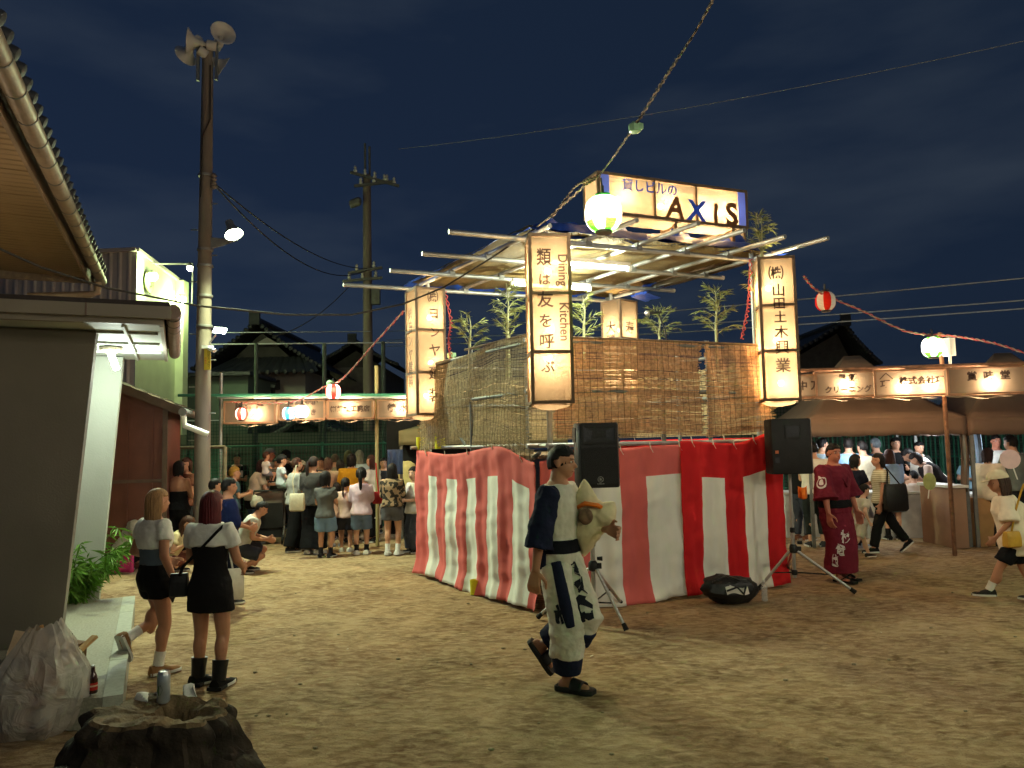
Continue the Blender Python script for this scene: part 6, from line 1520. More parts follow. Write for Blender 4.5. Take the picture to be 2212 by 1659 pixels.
    def legtube(b, s, frac, r0, r1, r2):
        p = [HP[s] + Vector((0, 0, .015 * H)), HP[s].lerp(KN[s], .3), HP[s].lerp(KN[s], .65)]; rr = [r0, r0, (r0 + r1) / 2]
        if frac <= 1: p = [HP[s] + Vector((0, 0, .015 * H)), HP[s].lerp(KN[s], frac * .5), HP[s].lerp(KN[s], frac)]; rr = [r0, (r0 + r1) / 2, r1]
        else: p += [KN[s], KN[s].lerp(AN[s], (frac - 1) * .5), KN[s].lerp(AN[s], frac - 1)]; rr += [r1, (r1 + r2) / 2, r2]
        b.tube(p, [q * H for q in rr], 16)
    def skirt(b, z0, z1, ease, flare, pleat=0.0):
        rings = []; k = 12
        for j in range(k + 1):
            f = j / k; tt = z0 + (z1 - z0) * f
            if tt >= -.03:
                rg = tring(tt, ease * H + flare * f * H * .5, 28)
            else:
                zz = pel.z + tt * H; xs = []
                for s in (-1, 1):
                    for a_, c_ in ((HP[s], KN[s]), (KN[s], AN[s])):
                        lo, hi = min(a_.z, c_.z), max(a_.z, c_.z)
                        if lo - 1e-3 <= zz <= hi + 1e-3: xs.append(a_.lerp(c_, (zz - a_.z) / (c_.z - a_.z + 1e-9)))
                if not xs: xs = [AN[-1], AN[1]]
                cx = sum((q.x for q in xs)) / len(xs); cy = sum((q.y for q in xs)) / len(xs)
                kk = max(.72, 1 + (tt + .05) * 1.1); hx = max(max(abs(q.x - cx) for q in xs) + (.052 + ease) * H * fat, (.102 + ease) * H * fat * kk) + flare * f * H; hy = max(max(abs(q.y - cy) for q in xs) + (.056 + ease) * H * fat, (.078 + ease) * H * fat * kk) + flare * f * H * .8
                rg = [Vector((cx + hx * math.cos(6.2832 * i / 28) * (1 + pleat * math.sin(i * 2.2)), cy + hy * math.sin(6.2832 * i / 28) * (1 + pleat * math.sin(i * 2.2)), zz)) for i in range(28)]
            rings.append(rg)
        b.loft(rings)
    F.skirt = skirt; F.legtube = legtube
    def garment(name, b, col, wr=.016, fine=.009, vox=None, parent=None, m=None):
        o = b.build(name, m or cloth_mat(col), parent or t); remesh(o, vox or vc, 3, wr, fine); return o
    F.garment = garment
    def torso_piece(b, t0, t1, ease, hem=0.0, n=24):
        k = 9; b.loft([tring(t0 + (t1 - t0) * j / k, (ease + hem * (1 - j / k)) * H, n) for j in range(k + 1)])
    F.torso_piece = torso_piece
    for g in (bottom or []):
        k, col = g[0], g[1]; a = g[2] if len(g) > 2 else {}; b = MB()
        if k in ('trousers', 'shorts', 'wide'):
            fr = a.get('len', {'trousers': 1.94, 'wide': 1.97, 'shorts': .62}[k]); w0, w1, w2 = a.get('w', {'trousers': (.062, .046, .036), 'wide': (.068, .068, .072), 'shorts': (.066, .066, .06)}[k])
            b.loft([tring(q, .008 * H) for q in (-.06, -.03, .0, .03, a.get('top', .075))])
            for s in (-1, 1): legtube(b, s, fr, w0 * fk, w1 * fk, w2 * fk)
            F.bottom = garment('shorts' if k == 'shorts' else 'trousers', b, col, a.get('wr', .020))
        elif k == 'skirt':
            skirt(b, a.get('top', .075), a.get('hem', -.2), .010, a.get('flare', .02), a.get('pleat', .0)); F.bottom = garment('skirt', b, col)
        elif k == 'dress':
            skirt(b, a.get('top', .22), a.get('hem', -.2), .008, a.get('flare', .012)); F.bottom = garment('dress', b, col, .008, .004)
    for g in (top or []):
        k, col = g[0], g[1]; a = g[2] if len(g) > 2 else {}; b = MB(); e = a.get('ease', .012)
        torso_piece(b, a.get('hem', -.01), a.get('top', .318 if k != 'tube' else .24), e, a.get('flare', .01))
        if k == 'tee':
            for s in (-1, 1): sleeve(b, s, a.get('sl', .62), a.get('r', .045) * fk, a.get('r2', .044) * fk, 1.05)
        elif k == 'long':
            for s in (-1, 1): sleeve(b, s, a.get('sl', 1.9), .043 * fk, a.get('r2', .030) * fk)
        elif k == 'robe':
            for s in (-1, 1): sleeve(b, s, a.get('sl', 1.35), .055 * fk, a.get('r2', .085), 1.05)
        F.top = garment({'tee': 't_shirt', 'long': 'shirt', 'robe': 'robe_top', 'vest': 'vest', 'tube': 'tube_top'}[k], b, col, a.get('wr', .020), m=a.get('m'))
    if sandals:
        for s in (-1, 1):
            Q = FD[s]; b = MB(); w = .034 * H; L = .165 * H; m = mat('rubber_slide', shoes, .6)
            b.loft([[AN[s] + Q @ Vector((x * w * ww, y * L, z)) for x, z in ((-1, -.046 * H), (-1.05, -.036 * H), (-.95, -.028 * H), (.95, -.028 * H), (1.05, -.036 * H), (1, -.046 * H))] for y, ww in ((-.30, .55), (-.24, .85), (-.05, .95), (.2, 1.0), (.45, 1.12), (.62, 1.0), (.72, .6))]); sl_ = b.build('sandal', m, t)
            b = MB(); n_ = 12
            b.grid(lambda i, j: AN[s] + Q @ Vector((math.cos(math.pi * i) * w * 1.08, (.16 + .30 * j) * L, -.036 * H + math.sin(math.pi * i) * (.040 - .012 * j) * H)), n_, 5)
            o = b.build('strap', m, sl_); o.modifiers.new('t', 'SOLIDIFY').thickness = .007
        shoes = None
    if shoes:
        for s in (-1, 1):
            Q = FD[s]; b = MB(); rings = []; L = .165 * H; w = .033 * H * (1.05 if near else 1.12)
            for y, ww, h0 in ((-.28, .55, .62), (-.24, .82, .95), (-.12, .92, 1.05), (.05, .92, 1.0), (.22, 1.0, .80), (.40, 1.08, .58), (.58, .95, .48), (.68, .62, .38), (.72, .3, .25)):
                hgt = .05 * H * h0; z0 = -.043 * H
                rings.append([AN[s] + Q @ Vector((x * w * ww, y * L, z0 + z * hgt)) for x, z in ((-1, 0), (-1.03, .2), (-.9, .6), (-.45, .97), (.45, .97), (.9, .6), (1.03, .2), (1, 0))])
            b.loft(rings); sh_ = b.build('shoe', cloth_mat(shoes) if not sandals else mat('rubber_slide', shoes, .6), t)
            if a_sole(shoes):
                b = MB(); b.loft([[AN[s] + Q @ Vector((x * w * 1.06 * ww, y * L * 1.02, z)) for x, z in ((-1, -.0435 * H), (-1, -.030 * H), (1, -.030 * H), (1, -.0435 * H))] for y, ww in ((-.27, .6), (-.2, .9), (.05, .92), (.4, 1.08), (.6, .9), (.7, .5))]); b.build('sole', mat('white_sole', C(206, 204, 198), .7), sh_)
    if socks:
        for s in (-1, 1):
            b = MB(); b.tube([AN[s] - (AN[s] - KN[s]).normalized() * -.0, AN[s].lerp(KN[s], .16), AN[s].lerp(KN[s], .34)], [.029 * H, .027 * H, .029 * H * fk], 14); b.build('sock', cloth_mat(socks), t)
    if towel:
        b = MB(); pts = [T(-.05, .085, .17), T(-.055, .07, .24), T(-.05, .01, .322), T(0, -.045, .335), T(.05, .01, .322), T(.055, .07, .24), T(.05, .09, .15)]; b.tube(pts, .022 * H, 8, fy=.6); b.build('towel', cloth_mat(towel), t)
    return F
def a_sole(c): return sum(c) < 1.6
def HL(u, vf, vh):
    l = G(u, vf); return l, P(u, vh, l.y).z
def bag_on(label, world, size, col, rz=0, strap=None, name='shoulder_bag', m=None):
    t = thing(name, label, 'bag', world, rz); w, d, h = size; b = MB()
    rings = [[Vector((x * w / 2 * s, y * d / 2 * s2, z * h)) for x, y in ((-1, -.7), (-.8, -1), (.8, -1), (1, -.7), (1, .7), (.8, 1), (-.8, 1), (-1, .7))] for z, s, s2 in ((-.5, .85, .7), (-.42, 1, 1), (.1, 1, .95), (.42, .94, .7), (.5, .9, .45))]
    b.loft(rings); b.build('bag_body', m or mat('bag_%d_%d_%d' % tuple(int(99 * q) for q in col), col, .55, .15, 9, .25, 25), t)
    if strap:
        b = MB(); b.tube(strap, .011, 6, fy=.5); b.build('strap', cloth_mat(tuple(q * .8 for q in col)), t, world=True)
    return t
BLK, DARK, BRN = C(20, 17, 17), C(30, 24, 22), C(70, 44, 32)
W_ = C(222, 220, 214)
HOLD = {'lh': (-.05, .16, .64), 'rh': (.05, .17, .64)}
REACH = {'lh': (-.07, .24, .56), 'rh': (.08, .22, .54)}
CROUCH = {'dz': -.33, 'lf': (-.08, .07, .042), 'rf': (.08, .03, .042), 'lean': 28, 'lh': (-.06, .25, .30), 'rh': (.08, .25, .30)}
def pz(*ds, **kw):
    o = {}
    for d in ds: o.update(d)
    o.update(kw); return o
GL, GR = 'people crowding at the left', 'people round the right tents'
def wpt(F, p): return XF[F.t.name] @ Vector(p)

# --- blonde woman, one foot up on the porch edge
l, H = HL(330, 1452, 1046)
A = person('woman with long blonde hair, denim corset and black shorts, one foot up behind', l, H, -34, near=True, skin='b', hair=('long', C(152, 116, 78)),
    pose=pz(lf=(-.06, -.11, .195), fpitch={-1: 66}, rf=(.05, .0, .042), lh=(-.13, .10, .58), rh=(.15, .02, .50), hyaw=-4, ep={-1: (-.4, -1, -.2), 1: (.4, -1, -.2)}, kp={-1: (-.05, 1, .3), 1: (.1, 1, .1)}),
    top=[('tee', W_, {'hem': .165, 'ease': .012, 'sl': .52, 'r': .039, 'r2': .040, 'flare': .006})], bottom=[('shorts', C(16, 16, 18), {'len': .36, 'top': .085})], shoes=C(134, 98, 66), socks=C(216, 212, 206))
b = MB(); A.torso_piece(b, .075, .175, .011); A.garment('corset', b, C(86, 98, 110), .004, .003)
w = wpt(A, A.WR[1] + Vector((0, .0, -.10))); t = thing('smartphone', 'dark phone held in the blonde woman\'s lowered hand', 'phone', w, R(-40)); b = MB(); b.box((0, 0, 0), (.075, .010, .15), M=Matrix.Rotation(R(35), 3, 'Y')); b.build('case', M_BLACK, t, smooth=False)
b = MB(); b.box((0, -.006, 0), (.067, .002, .14), M=Matrix.Rotation(R(35), 3, 'Y')); b.build('screen', mat('phone_glass', C(70, 60, 66), .1), t, smooth=False)
# --- red haired woman in the black dress
l, H = HL(452, 1482, 1050)
B = person('woman with wine red hair, white top over black tube dress and black boots', l, H, -6, near=True, skin='b', hair=('long', C(86, 30, 34)),
    pose=pz(lf=(-.075, .03, .042), rf=(.06, -.02, .042), lh=(-.09, .15, .57), rh=(.10, .15, .57), ep={-1: (-.45, -1, -.4), 1: (.45, -1, -.4)}, hyaw=-10, fyaw={-1: -38, 1: -6}),
    top=[('tee', W_, {'hem': .205, 'ease': .013, 'sl': .56, 'r': .040, 'r2': .041, 'flare': .006})], bottom=[('dress', C(24, 23, 25), {'top': .235, 'hem': -.125, 'flare': .004})], shoes=C(18, 17, 17))
for s in (-1, 1):
    b = MB(); b.tube([B.AN[s] + Vector((0, 0, -.01)), B.AN[s].lerp(B.KN[s], .22), B.AN[s].lerp(B.KN[s], .42)], [.034 * H, .036 * H, .040 * H], 18); b.build('boot_shaft', mat('boot_leather', C(20, 19, 19), .4, .2, 12, .2, 30), B.t)
    b = MB(); b.box(B.AN[s] + Vector((0, .035 * H, -.036 * H)), (.075 * H, .17 * H, .016 * H)); b.build('boot_sole', M_RUBBER, B.t, smooth=False)
f = lambda x, y, tt: wpt(B, B.T(x, y, tt))
bag_on('small black crossbody bag on the left hip of the red haired woman', f(-.155, -.02, .01), (.13, .09, .17), C(22, 22, 24), R(10), [f(-.15, -.03, .05), f(-.10, -.085, .11), f(.0, -.098, .20), f(.075, -.072, .285), f(.085, .0, .318), f(.05, .08, .25)])

# --- others near the hall
l, H = HL(383, 1216, 990)
person('woman with black bob and bare back in a black camisole', l, H, -8, skin='b', hair=('bob', BLK), pose=pz(HOLD), top=[('tube', C(20, 20, 22), {'hem': -.0, 'top': .19})], bottom=[('trousers', C(22, 22, 24))], group=GL)
l, H = HL(402, 1196, 983)
person('woman in a brown shirt facing the camera behind the bare back', l, H, 150, hair=('bob', BRN), face=True, pose=pz(HOLD), top=[('tee', C(104, 62, 48))], bottom=[('trousers', C(40, 40, 44))], group=GL)
person('crouching person in a pale shirt beside the fin wall', G(258, 1228), 1.62, -70, sex='m', hair=('short', BLK), pose=CROUCH, top=[('tee', C(190, 184, 170))], bottom=[('trousers', C(26, 26, 28))], group=GL)
b = MB(); q = G(262, 1240); b.grid(lambda i, j: (q.x - .12 + .26 * i, q.y - .02 + .05 * math.sin(i * 3), .02 + .32 * j * (1 - .3 * abs(i - .5))), 8, 6); o = b.build('pink_bag', mat('pink_bag', C(196, 50, 120), .6)); o.modifiers.new('t', 'SOLIDIFY').thickness = .05; tag(o, 'pink bag on the ground beside the crouching person', 'bag')
person('child in a floral shirt crouching between the two women', G(364, 1235), 1.35, -100, child=True, hair=('long', BRN), pose=CROUCH, top=[('tee', C(206, 190, 150))], bottom=[('trousers', C(120, 70, 60))], group=GL)
l, H = HL(489, 1302, 1026)
I1 = person('teenager in a blue happi coat standing right of the red haired woman', l, H, -58, sex='m', skin='b', hair=('short', BLK), face=True, pose=pz(lh=(-.04, .14, .60), rh=(.06, .15, .58)), top=[('robe', C(28, 40, 84), {'hem': -.06, 'r2': .06, 'sl': 1.2})], bottom=[('trousers', C(28, 30, 44))], group=GL)
bag_on('white tote bag with green handles hanging beside the blue happi coat', P(497, 1262, l.y - .22), (.30, .07, .34), C(206, 200, 184), .3, [P(490, 1236, l.y - .22), P(488, 1195, l.y - .2), P(496, 1192, l.y - .2), P(504, 1236, l.y - .22)], 'tote_bag')
l, H = HL(460, 1262, 1028)
person('dark haired youth in black behind the blue happi coat', l, H, -40, sex='m', hair=('short', BLK), pose=pz(HOLD), top=[('tee', C(30, 30, 34))], bottom=[('trousers', C(30, 30, 34))], group=GL)
person('crouching man in a pale printed shirt beside the stroller', G(516, 1236), 1.5, -75, sex='m', skin='b', hair=('short', BLK), pose=pz(CROUCH, dz=-.26), top=[('tee', C(186, 184, 176))], bottom=[('shorts', C(52, 54, 62), {'len': .9})], group=GL)

# --- left crowd
def LC(label, u, vf, vh, yaw, **kw):
    l, H = HL(u, vf, vh); return person(label, l, H, yaw, group=GL, **kw)
LC('man with a white towel round his neck by the fence', 511, 1140, 976, 200, sex='m', hair=('short', BLK), towel=W_, face=True, top=[('tee', C(30, 32, 36))], bottom=[('trousers', C(30, 30, 34))], pose=pz(HOLD))
LC('boy with blond hair and an orange life vest strap', 503, 1180, 1005, -60, sex='m', child=True, hair=('short', C(170, 136, 60)), top=[('tee', C(70, 90, 100))], bottom=[('shorts', C(40, 44, 60))], pose=pz(HOLD))
LC('woman with long dark hair and black pinafore bending over the stroller', 545, 1173, 985, -55, hair=('long', C(44, 24, 26)), top=[('tee', C(206, 190, 166), {'sl': .7})], bottom=[('dress', C(24, 24, 26), {'top': .2, 'hem': -.10}), ('trousers', C(60, 76, 100))], pose=pz(REACH, lean=14))
cm_ = LC('man in a grey cap carrying a toddler', 580, 1142, 966, -70, sex='m', skin='r', hair=('short', BLK), hat=('cap', C(104, 106, 112)), face=True, top=[('tee', C(196, 184, 168))], bottom=[('trousers', C(52, 56, 70))], pose=pz(lh=(-.06, .16, .66), rh=(.10, .17, .62)))
person('toddler with dark hair in a white shirt carried by the capped man', (P(574, 1010, 14.3).x, 14.3), .78, -40, child=True, pose=pz(z0=P(574, 1058, 14.3).z, hr=.2, dz=-.08, lf=(-.06, .16, .2), rf=(.07, .14, .2), lh=(-.1, .16, .5), rh=(.1, .16, .5)), hair=('short', BRN), top=[('tee', W_)], bottom=[('shorts', C(120, 120, 130))], group=GL)
LC('man in black shirt and black cap facing left', 620, 1140, 969, 85, sex='m', hair=('short', BLK), hat=('cap', C(26, 26, 30)), face=True, top=[('tee', C(22, 22, 26))], bottom=[('trousers', C(26, 26, 30))], pose=pz(HOLD))
person('boy in black cap and white blue shirt lifted above the stroller', (P(607, 1020, 13.7).x, 13.7), 1.0, -60, sex='m', child=True, hair=('short', BLK), hat=('cap', C(30, 32, 34)), face=True, pose=pz(z0=P(607, 1091, 13.7).z, hr=.19, dz=-.10, lf=(-.06, .15, .2), rf=(.07, .13, .2), lh=(-.08, .18, .5), rh=(.1, .18, .5)), top=[('tee', C(190, 204, 220))], bottom=[('shorts', C(130, 150, 150))], group=GL)
LC('person in a white shirt bending beside the stroller, bucket hat on', 632, 1160, 988, -30, hair=('bob', BRN), hat=('brim', C(190, 180, 160)), top=[('tee', C(214, 214, 216))], bottom=[('trousers', C(60, 60, 70))], pose=pz(REACH, lean=18))
k7 = LC('woman with brown bun, pale grey shirt and wide black trousers', 638, 1190, 984, -55, skin='c', face=True, hair=('bun', C(62, 40, 30)), top=[('tee', C(176, 178, 176), {'sl': .95, 'r': .05, 'r2': .055, 'ease': .02})], bottom=[('wide', C(18, 18, 20))], pose=pz(HOLD, lf=(-.06, .08, .042), rf=(.06, -.08, .042)))
q = P(642, 1085, 12.3); bag_on('beige bucket bag hanging at the side of the bun haired woman', q, (.24, .16, .28), C(186, 176, 150), .2, [q + Vector((-.05, 0, .12)), P(632, 1040, 12.35), P(640, 1005, 12.5), P(648, 1005, 12.55)], 'bucket_bag')
LC('woman with ponytail, charcoal shirt and long black skirt, back turned', 676, 1196, 981, -14, hair=('pony', C(38, 30, 28)), top=[('tee', C(66, 64, 62), {'sl': .9, 'ease': .022, 'r': .05, 'r2': .055})], bottom=[('skirt', C(18, 18, 20), {'hem': -.44, 'flare': .03})], shoes=C(200, 200, 198), pose=pz(HOLD, hyaw=-20))
LC('girl with shoulder length hair, grey shirt and pale denim shorts', 703, 1203, 1014, -4, child=True, hair=('bob', BLK), top=[('tee', C(86, 86, 84))], bottom=[('shorts', C(104, 130, 156), {'len': .72, 'w': (.074, .08, .08)})], shoes=C(30, 28, 32), socks=C(30, 30, 34), pose=pz(HOLD))
LC('woman with brown hair and beige top in the middle of the crowd', 709, 1165, 984, 20, hair=('bob', C(70, 44, 36)), top=[('tee', C(186, 158, 132))], bottom=[('trousers', C(50, 50, 56))], pose=pz(HOLD))
LC('grey-brown short haired person at the back of the crowd', 724, 1148, 977, 10, sex='m', hair=('short', C(88, 76, 62)), top=[('tee', C(150, 140, 120))], bottom=[('trousers', C(50, 50, 56))])
LC('dark haired person just left of the mustard shirt', 736, 1158, 989, 30, hair=('bob', C(40, 32, 28)), top=[('tee', C(120, 110, 90))], bottom=[('trousers', C(50, 50, 56))])
LC('person with frizzy olive hair behind the mustard shirt', 753, 1145, 969, 0, hair=('wavy', C(84, 84, 52)), top=[('tee', C(90, 96, 80))], bottom=[('trousers', C(50, 50, 56))])
LC('woman in a mustard yellow shirt with dark hair, back turned', 760, 1170, 975, 4, hair=('bob', BLK), top=[('tee', C(196, 148, 34), {'sl': .95, 'ease': .022, 'r': .055, 'r2': .06})], bottom=[('trousers', C(48, 48, 52))], pose=pz(HOLD))
LC('woman wearing a grey headscarf and pale blue top', 777, 1148, 968, 10, hair=('long', C(128, 126, 110), .1), top=[('tee', C(196, 208, 214))], bottom=[('trousers', C(60, 60, 70))])
k16 = LC('woman with long brown hair, white shirt and black trousers facing left', 806, 1170, 978, 70, skin='c', face=True, hair=('longer', C(56, 34, 30)), top=[('tee', W_)], bottom=[('trousers', C(22, 22, 24), {'w': (.064, .054, .05)})], pose=pz(HOLD))
q = P(818, 1075, 12.9); bag_on('red shoulder bag of the long haired woman in white', q, (.20, .08, .20), C(176, 34, 40), .3, [q + Vector((0, 0, .1)), P(814, 1030, 12.95), P(812, 1000, 13.0)])
LC('small girl with braided hair, pink shirt and dark shorts', 746, 1191, 1029, -6, child=True, hair=('braid', BLK), top=[('tee', C(202, 168, 158))], bottom=[('shorts', C(58, 60, 68), {'len': .75})], shoes=C(206, 204, 200), pose=pz(HOLD))
LC('small girl half hidden left of the pink shirt girl', 728, 1180, 1040, 20, child=True, hair=('bob', DARK), top=[('tee', C(180, 140, 120))], bottom=[('shorts', C(80, 80, 60))], shoes=C(120, 116, 130), pose=pz(HOLD))
LC('girl with high ponytail, lilac shirt and blue denim shorts', 781, 1197, 1006, 6, child=True, hair=('pony', BLK), top=[('long', C(198, 172, 184), {'ease': .02, 'r2': .038})], bottom=[('shorts', C(92, 108, 130), {'len': .78})], shoes=C(204, 202, 200), socks=C(30, 30, 32), pose=pz(HOLD))
LC('child in white standing behind the lilac shirt girl', 812, 1168, 1060, 30, child=True, hair=('bob', DARK), top=[('tee', W_)], bottom=[('shorts', C(190, 190, 190))], shoes=C(204, 202, 200))
def camo():
    m = mat('camo_cloth', C(92, 80, 60), .88, .1, 11, .16, 60); t = m.node_tree; 
    n = [x for x in t.nodes if x.type == 'TEX_NOISE'][0]; n.inputs['Scale'].default_value = 16; n.inputs['Detail'].default_value = 1
    mx = [x for x in t.nodes if x.type == 'MIX_RGB'][0]; mx.inputs['Color1'].default_value = (*C(44, 38, 30), 1); mx.inputs['Color2'].default_value = (*C(150, 124, 96), 1)
    r = [x for x in t.nodes if x.type == 'MAP_RANGE'][0]; r.inputs['From Min'].default_value = .47; r.inputs['From Max'].default_value = .53; return m
LC('woman with very long dark hair, camouflage shirt and denim shorts', 848, 1198, 996, -6, hair=('longer', C(26, 21, 20)), top=[('long', C(92, 80, 60), {'m': camo(), 'ease': .02, 'r2': .04, 'hem': .02})], bottom=[('shorts', C(88, 88, 92), {'len': .5, 'w': (.068, .07, .07)})], shoes=C(210, 208, 204), socks=C(214, 212, 208), pose=pz(HOLD))
LC('man in a pale yellow shirt and jeans, back turned, beside the curtain', 884, 1157, 958, 12, sex='m', hair=('short', BLK), top=[('tee', C(206, 192, 136), {'ease': .026, 'sl': .95, 'r': .055, 'r2': .06})], bottom=[('trousers', C(110, 126, 140))], shoes=C(50, 56, 70), pose=pz(HOLD))
LC('girl in a loose white shirt and wide jeans looking back by the curtain', 897, 1192, 1005, 128, child=True, skin='c', face=True, hair=('bun', BLK), top=[('tee', W_, {'ease': .028, 'sl': .95, 'r': .06, 'r2': .065})], bottom=[('wide', C(74, 80, 92), {'w': (.07, .075, .085)})], pose=pz(lh=(-.07, .16, .60), rh=(.05, .17, .57), hyaw=25))
for u, vf, vh, yw, tp, hr_, lab in ((600, 1150, 986, 170, C(60, 66, 60), 'short', 'person in dark green half hidden behind the stroller group'), (668, 1150, 992, 175, C(200, 196, 188), 'bob', 'person in white half hidden behind the ponytail woman'), (694, 1148, 984, 185, C(70, 70, 80), 'short', 'person in slate half hidden behind the denim shorts girl'), (830, 1150, 985, 190, C(40, 40, 46), 'short', 'person in black half hidden behind the camouflage shirt')):
    LC(lab, u, vf, vh, yw, sex='m' if hr_ == 'short' else 'f', hair=(hr_, DARK), face=True, top=[('tee', tp)], bottom=[('trousers', C(44, 44, 50))], pose=pz(HOLD))

# --- right crowd
def RC(label, u, vf, vh, yaw, **kw):
    l, H = HL(u, vf, vh); return person(label, l, H, yaw, group=GR, **kw)
RC('man in black shirt and jeans half hidden behind the right speaker', 1733, 1166, 962, -60, sex='m', skin='b', hair=('short', BLK), top=[('tee', C(24, 24, 26))], bottom=[('trousers', C(62, 66, 76))], shoes=C(110, 70, 50), pose=pz(HOLD, rh=(.12, .2, .6)))
RC('child on a seat low behind the stage right corner', 1688, 1150, 1040, -30, child=True, hair=('short', DARK), top=[('tee', C(120, 120, 124))], bottom=[('shorts', C(40, 40, 44))], shoes=C(40, 40, 44))
RC('man in white shirt with black shoulder strap seen from behind', 1766, 1180, 948, -12, sex='m', hair=('short', BLK), top=[('tee', C(212, 206, 192), {'ease': .02})], bottom=[('trousers', C(36, 42, 40), {'len': 1.7})], shoes=C(50, 50, 52), pose=pz(HOLD))
RC('man looking right behind the white shirted man', 1785, 1150, 941, -70, sex='m', skin='a', hair=('short', BLK), face=True, top=[('tee', C(170, 190, 210))], bottom=[('trousers', C(50, 50, 60))], pose=pz(HOLD))
RC('man in a pale blue shirt behind the maroon robe', 1843, 1150, 941, -20, sex='m', hair=('short', DARK), top=[('tee', C(150, 186, 216))], bottom=[('trousers', C(50, 50, 60))], pose=pz(HOLD))
RC('girl with black bob, navy polo and plaid skirt facing right', 1856, 1186, 976, -72, skin='a', face=True, hair=('bob', BLK), top=[('tee', C(28, 30, 44))], bottom=[('skirt', C(140, 136, 140), {'hem': -.17, 'flare': .05, 'pleat': .06})], shoes=C(150, 160, 186), socks=C(40, 40, 50), pose=pz(HOLD, lf=(-.05, .1, .042), rf=(.05, -.06, .05)))
RC('child in pale shorts running behind the maroon robe', 1862, 1208, 1042, -80, child=True, skin='c', hair=('short', BLK), top=[('tee', C(196, 190, 176))], bottom=[('shorts', C(186, 180, 160), {'len': .8})], shoes=C(44, 40, 36), pose=pz(lf=(-.05, .14, .042), rf=(.05, -.24, .13), fpitch={1: 55}, lean=10))
RC('man in a cream shirt seen from behind', 1874, 1152, 947, 8, sex='m', hair=('short', DARK), top=[('tee', C(206, 192, 164), {'ease': .02})], bottom=[('trousers', C(60, 56, 50))], pose=pz(HOLD))
RC('grey haired man in a dark blue patterned shirt', 1903, 1148, 941, 4, sex='m', hair=('short', C(90, 96, 100)), top=[('tee', C(40, 62, 92))], bottom=[('trousers', C(50, 50, 56))], pose=pz(HOLD))
RC('woman with brown hair and pale blue blouse, back turned', 1932, 1165, 965, -14, hair=('long', C(84, 52, 42)), top=[('long', C(140, 160, 190), {'ease': .022})], bottom=[('skirt', C(120, 140, 150), {'hem': -.2, 'flare': .04})], shoes=C(30, 30, 32), socks=C(24, 24, 26), pose=pz(HOLD))
ST = RC('woman in a white striped shirt and black trousers striding left', 1911, 1194, 973, 84, skin='b', hair=('bob', BLK), top=[('tee', C(208, 202, 176))], bottom=[('trousers', C(24, 25, 26), {'w': (.06, .05, .045)})], shoes=C(28, 28, 30), pose=pz(lf=(-.05, .12, .042), rf=(.05, -.24, .09), fpitch={1: 42}, lh=(-.14, .06, .48), rh=(.14, -.02, .49)))
m_ = mat('striped_jersey', C(206, 202, 178), .88, .05); t_ = m_.node_tree; wv = t_.nodes.new('ShaderNodeTexWave'); wv.bands_direction = 'Z'; wv.inputs['Scale'].default_value = 11; tcn = t_.nodes.new('ShaderNodeTexCoord'); t_.links.new(tcn.outputs['Object'], wv.inputs['Vector'])
mxn = t_.nodes.new('ShaderNodeMixRGB'); mxn.inputs['Color1'].default_value = (*C(150, 140, 100), 1); mxn.inputs['Color2'].default_value = (*C(214, 210, 190), 1); t_.links.new(wv.outputs['Fac'], mxn.inputs['Fac']); t_.links.new(mxn.outputs['Color'], t_.nodes['Principled BSDF'].inputs['Base Color']); ST.top.data.materials[0] = m_
q = P(1935, 1075, 11.35); bag_on('large black shoulder bag of the striding striped woman', q, (.36, .12, .40), C(24, 23, 24), R(12), [q + Vector((-.12, 0, .16)), P(1917, 1020, 11.4), P(1912, 1008, 11.45), q + Vector((.08, 0, .18))])
RC('man in a black long sleeved shirt facing the camera behind the table', 1944, 1140, 940, 178, sex='m', face=True, hair=('short', BLK), top=[('long', C(24, 24, 26))], bottom=[('trousers', C(30, 30, 34))], pose=pz(HOLD, rh=(.06, .2, .56)))
RC('man with a white towel round his neck behind the stall table', 1986, 1140, 947, 185, sex='m', face=True, hair=('short', BLK), towel=W_, top=[('tee', C(60, 62, 60))], bottom=[('trousers', C(40, 40, 44))], pose=pz(REACH, lean=10))
RC('man in white polo bending left over the stall counter', 2018, 1150, 938, 82, sex='m', hair=('short', BLK), top=[('tee', C(218, 212, 200), {'ease': .022})], bottom=[('trousers', C(60, 56, 50))], pose=pz(REACH, lean=42, py=-.08))
RC('woman in black vest over puffed white sleeves bending left', 2034, 1156, 952, 74, hair=('bob', C(40, 30, 28)), top=[('long', C(224, 196, 180), {'sl': 1.2, 'ease': .02, 'r2': .05}), ('vest', C(34, 28, 28), {'ease': .028, 'hem': .03})], bottom=[('wide', C(22, 21, 22), {'w': (.068, .06, .055)})], pose=pz(REACH, lean=38, py=-.06))
RC('boy in a printed shirt and grey trousers seen from behind', 1983, 1160, 1014, 4, sex='m', child=True, hair=('short', BLK), top=[('tee', C(206, 192, 178), {'ease': .022, 'sl': .9})], bottom=[('trousers', C(116, 112, 108), {'w': (.066, .056, .05)})], shoes=C(186, 160, 60), pose=pz(HOLD))
q = P(2008, 1040, 11.9); t = thing('hand_fan', 'round green and white hand fan beside the boy in the printed shirt', 'fan', q, R(20)); b = MB(); b.lathe([(.002, -.004), (.13, -.004), (.135, 0), (.13, .004), (.002, .004)], 24, (0, 0, 0), Matrix.Rotation(R(90), 3, 'X') @ Matrix.Rotation(R(0), 3, 'Y')); b.build('blade', mat('fan_green', C(176, 186, 120), .7, .2, 8), t); b = MB(); b.tube([(-.02, 0, -.12), (-.05, 0, -.26)], .008, 6); b.build('handle', M_WHITE, t)
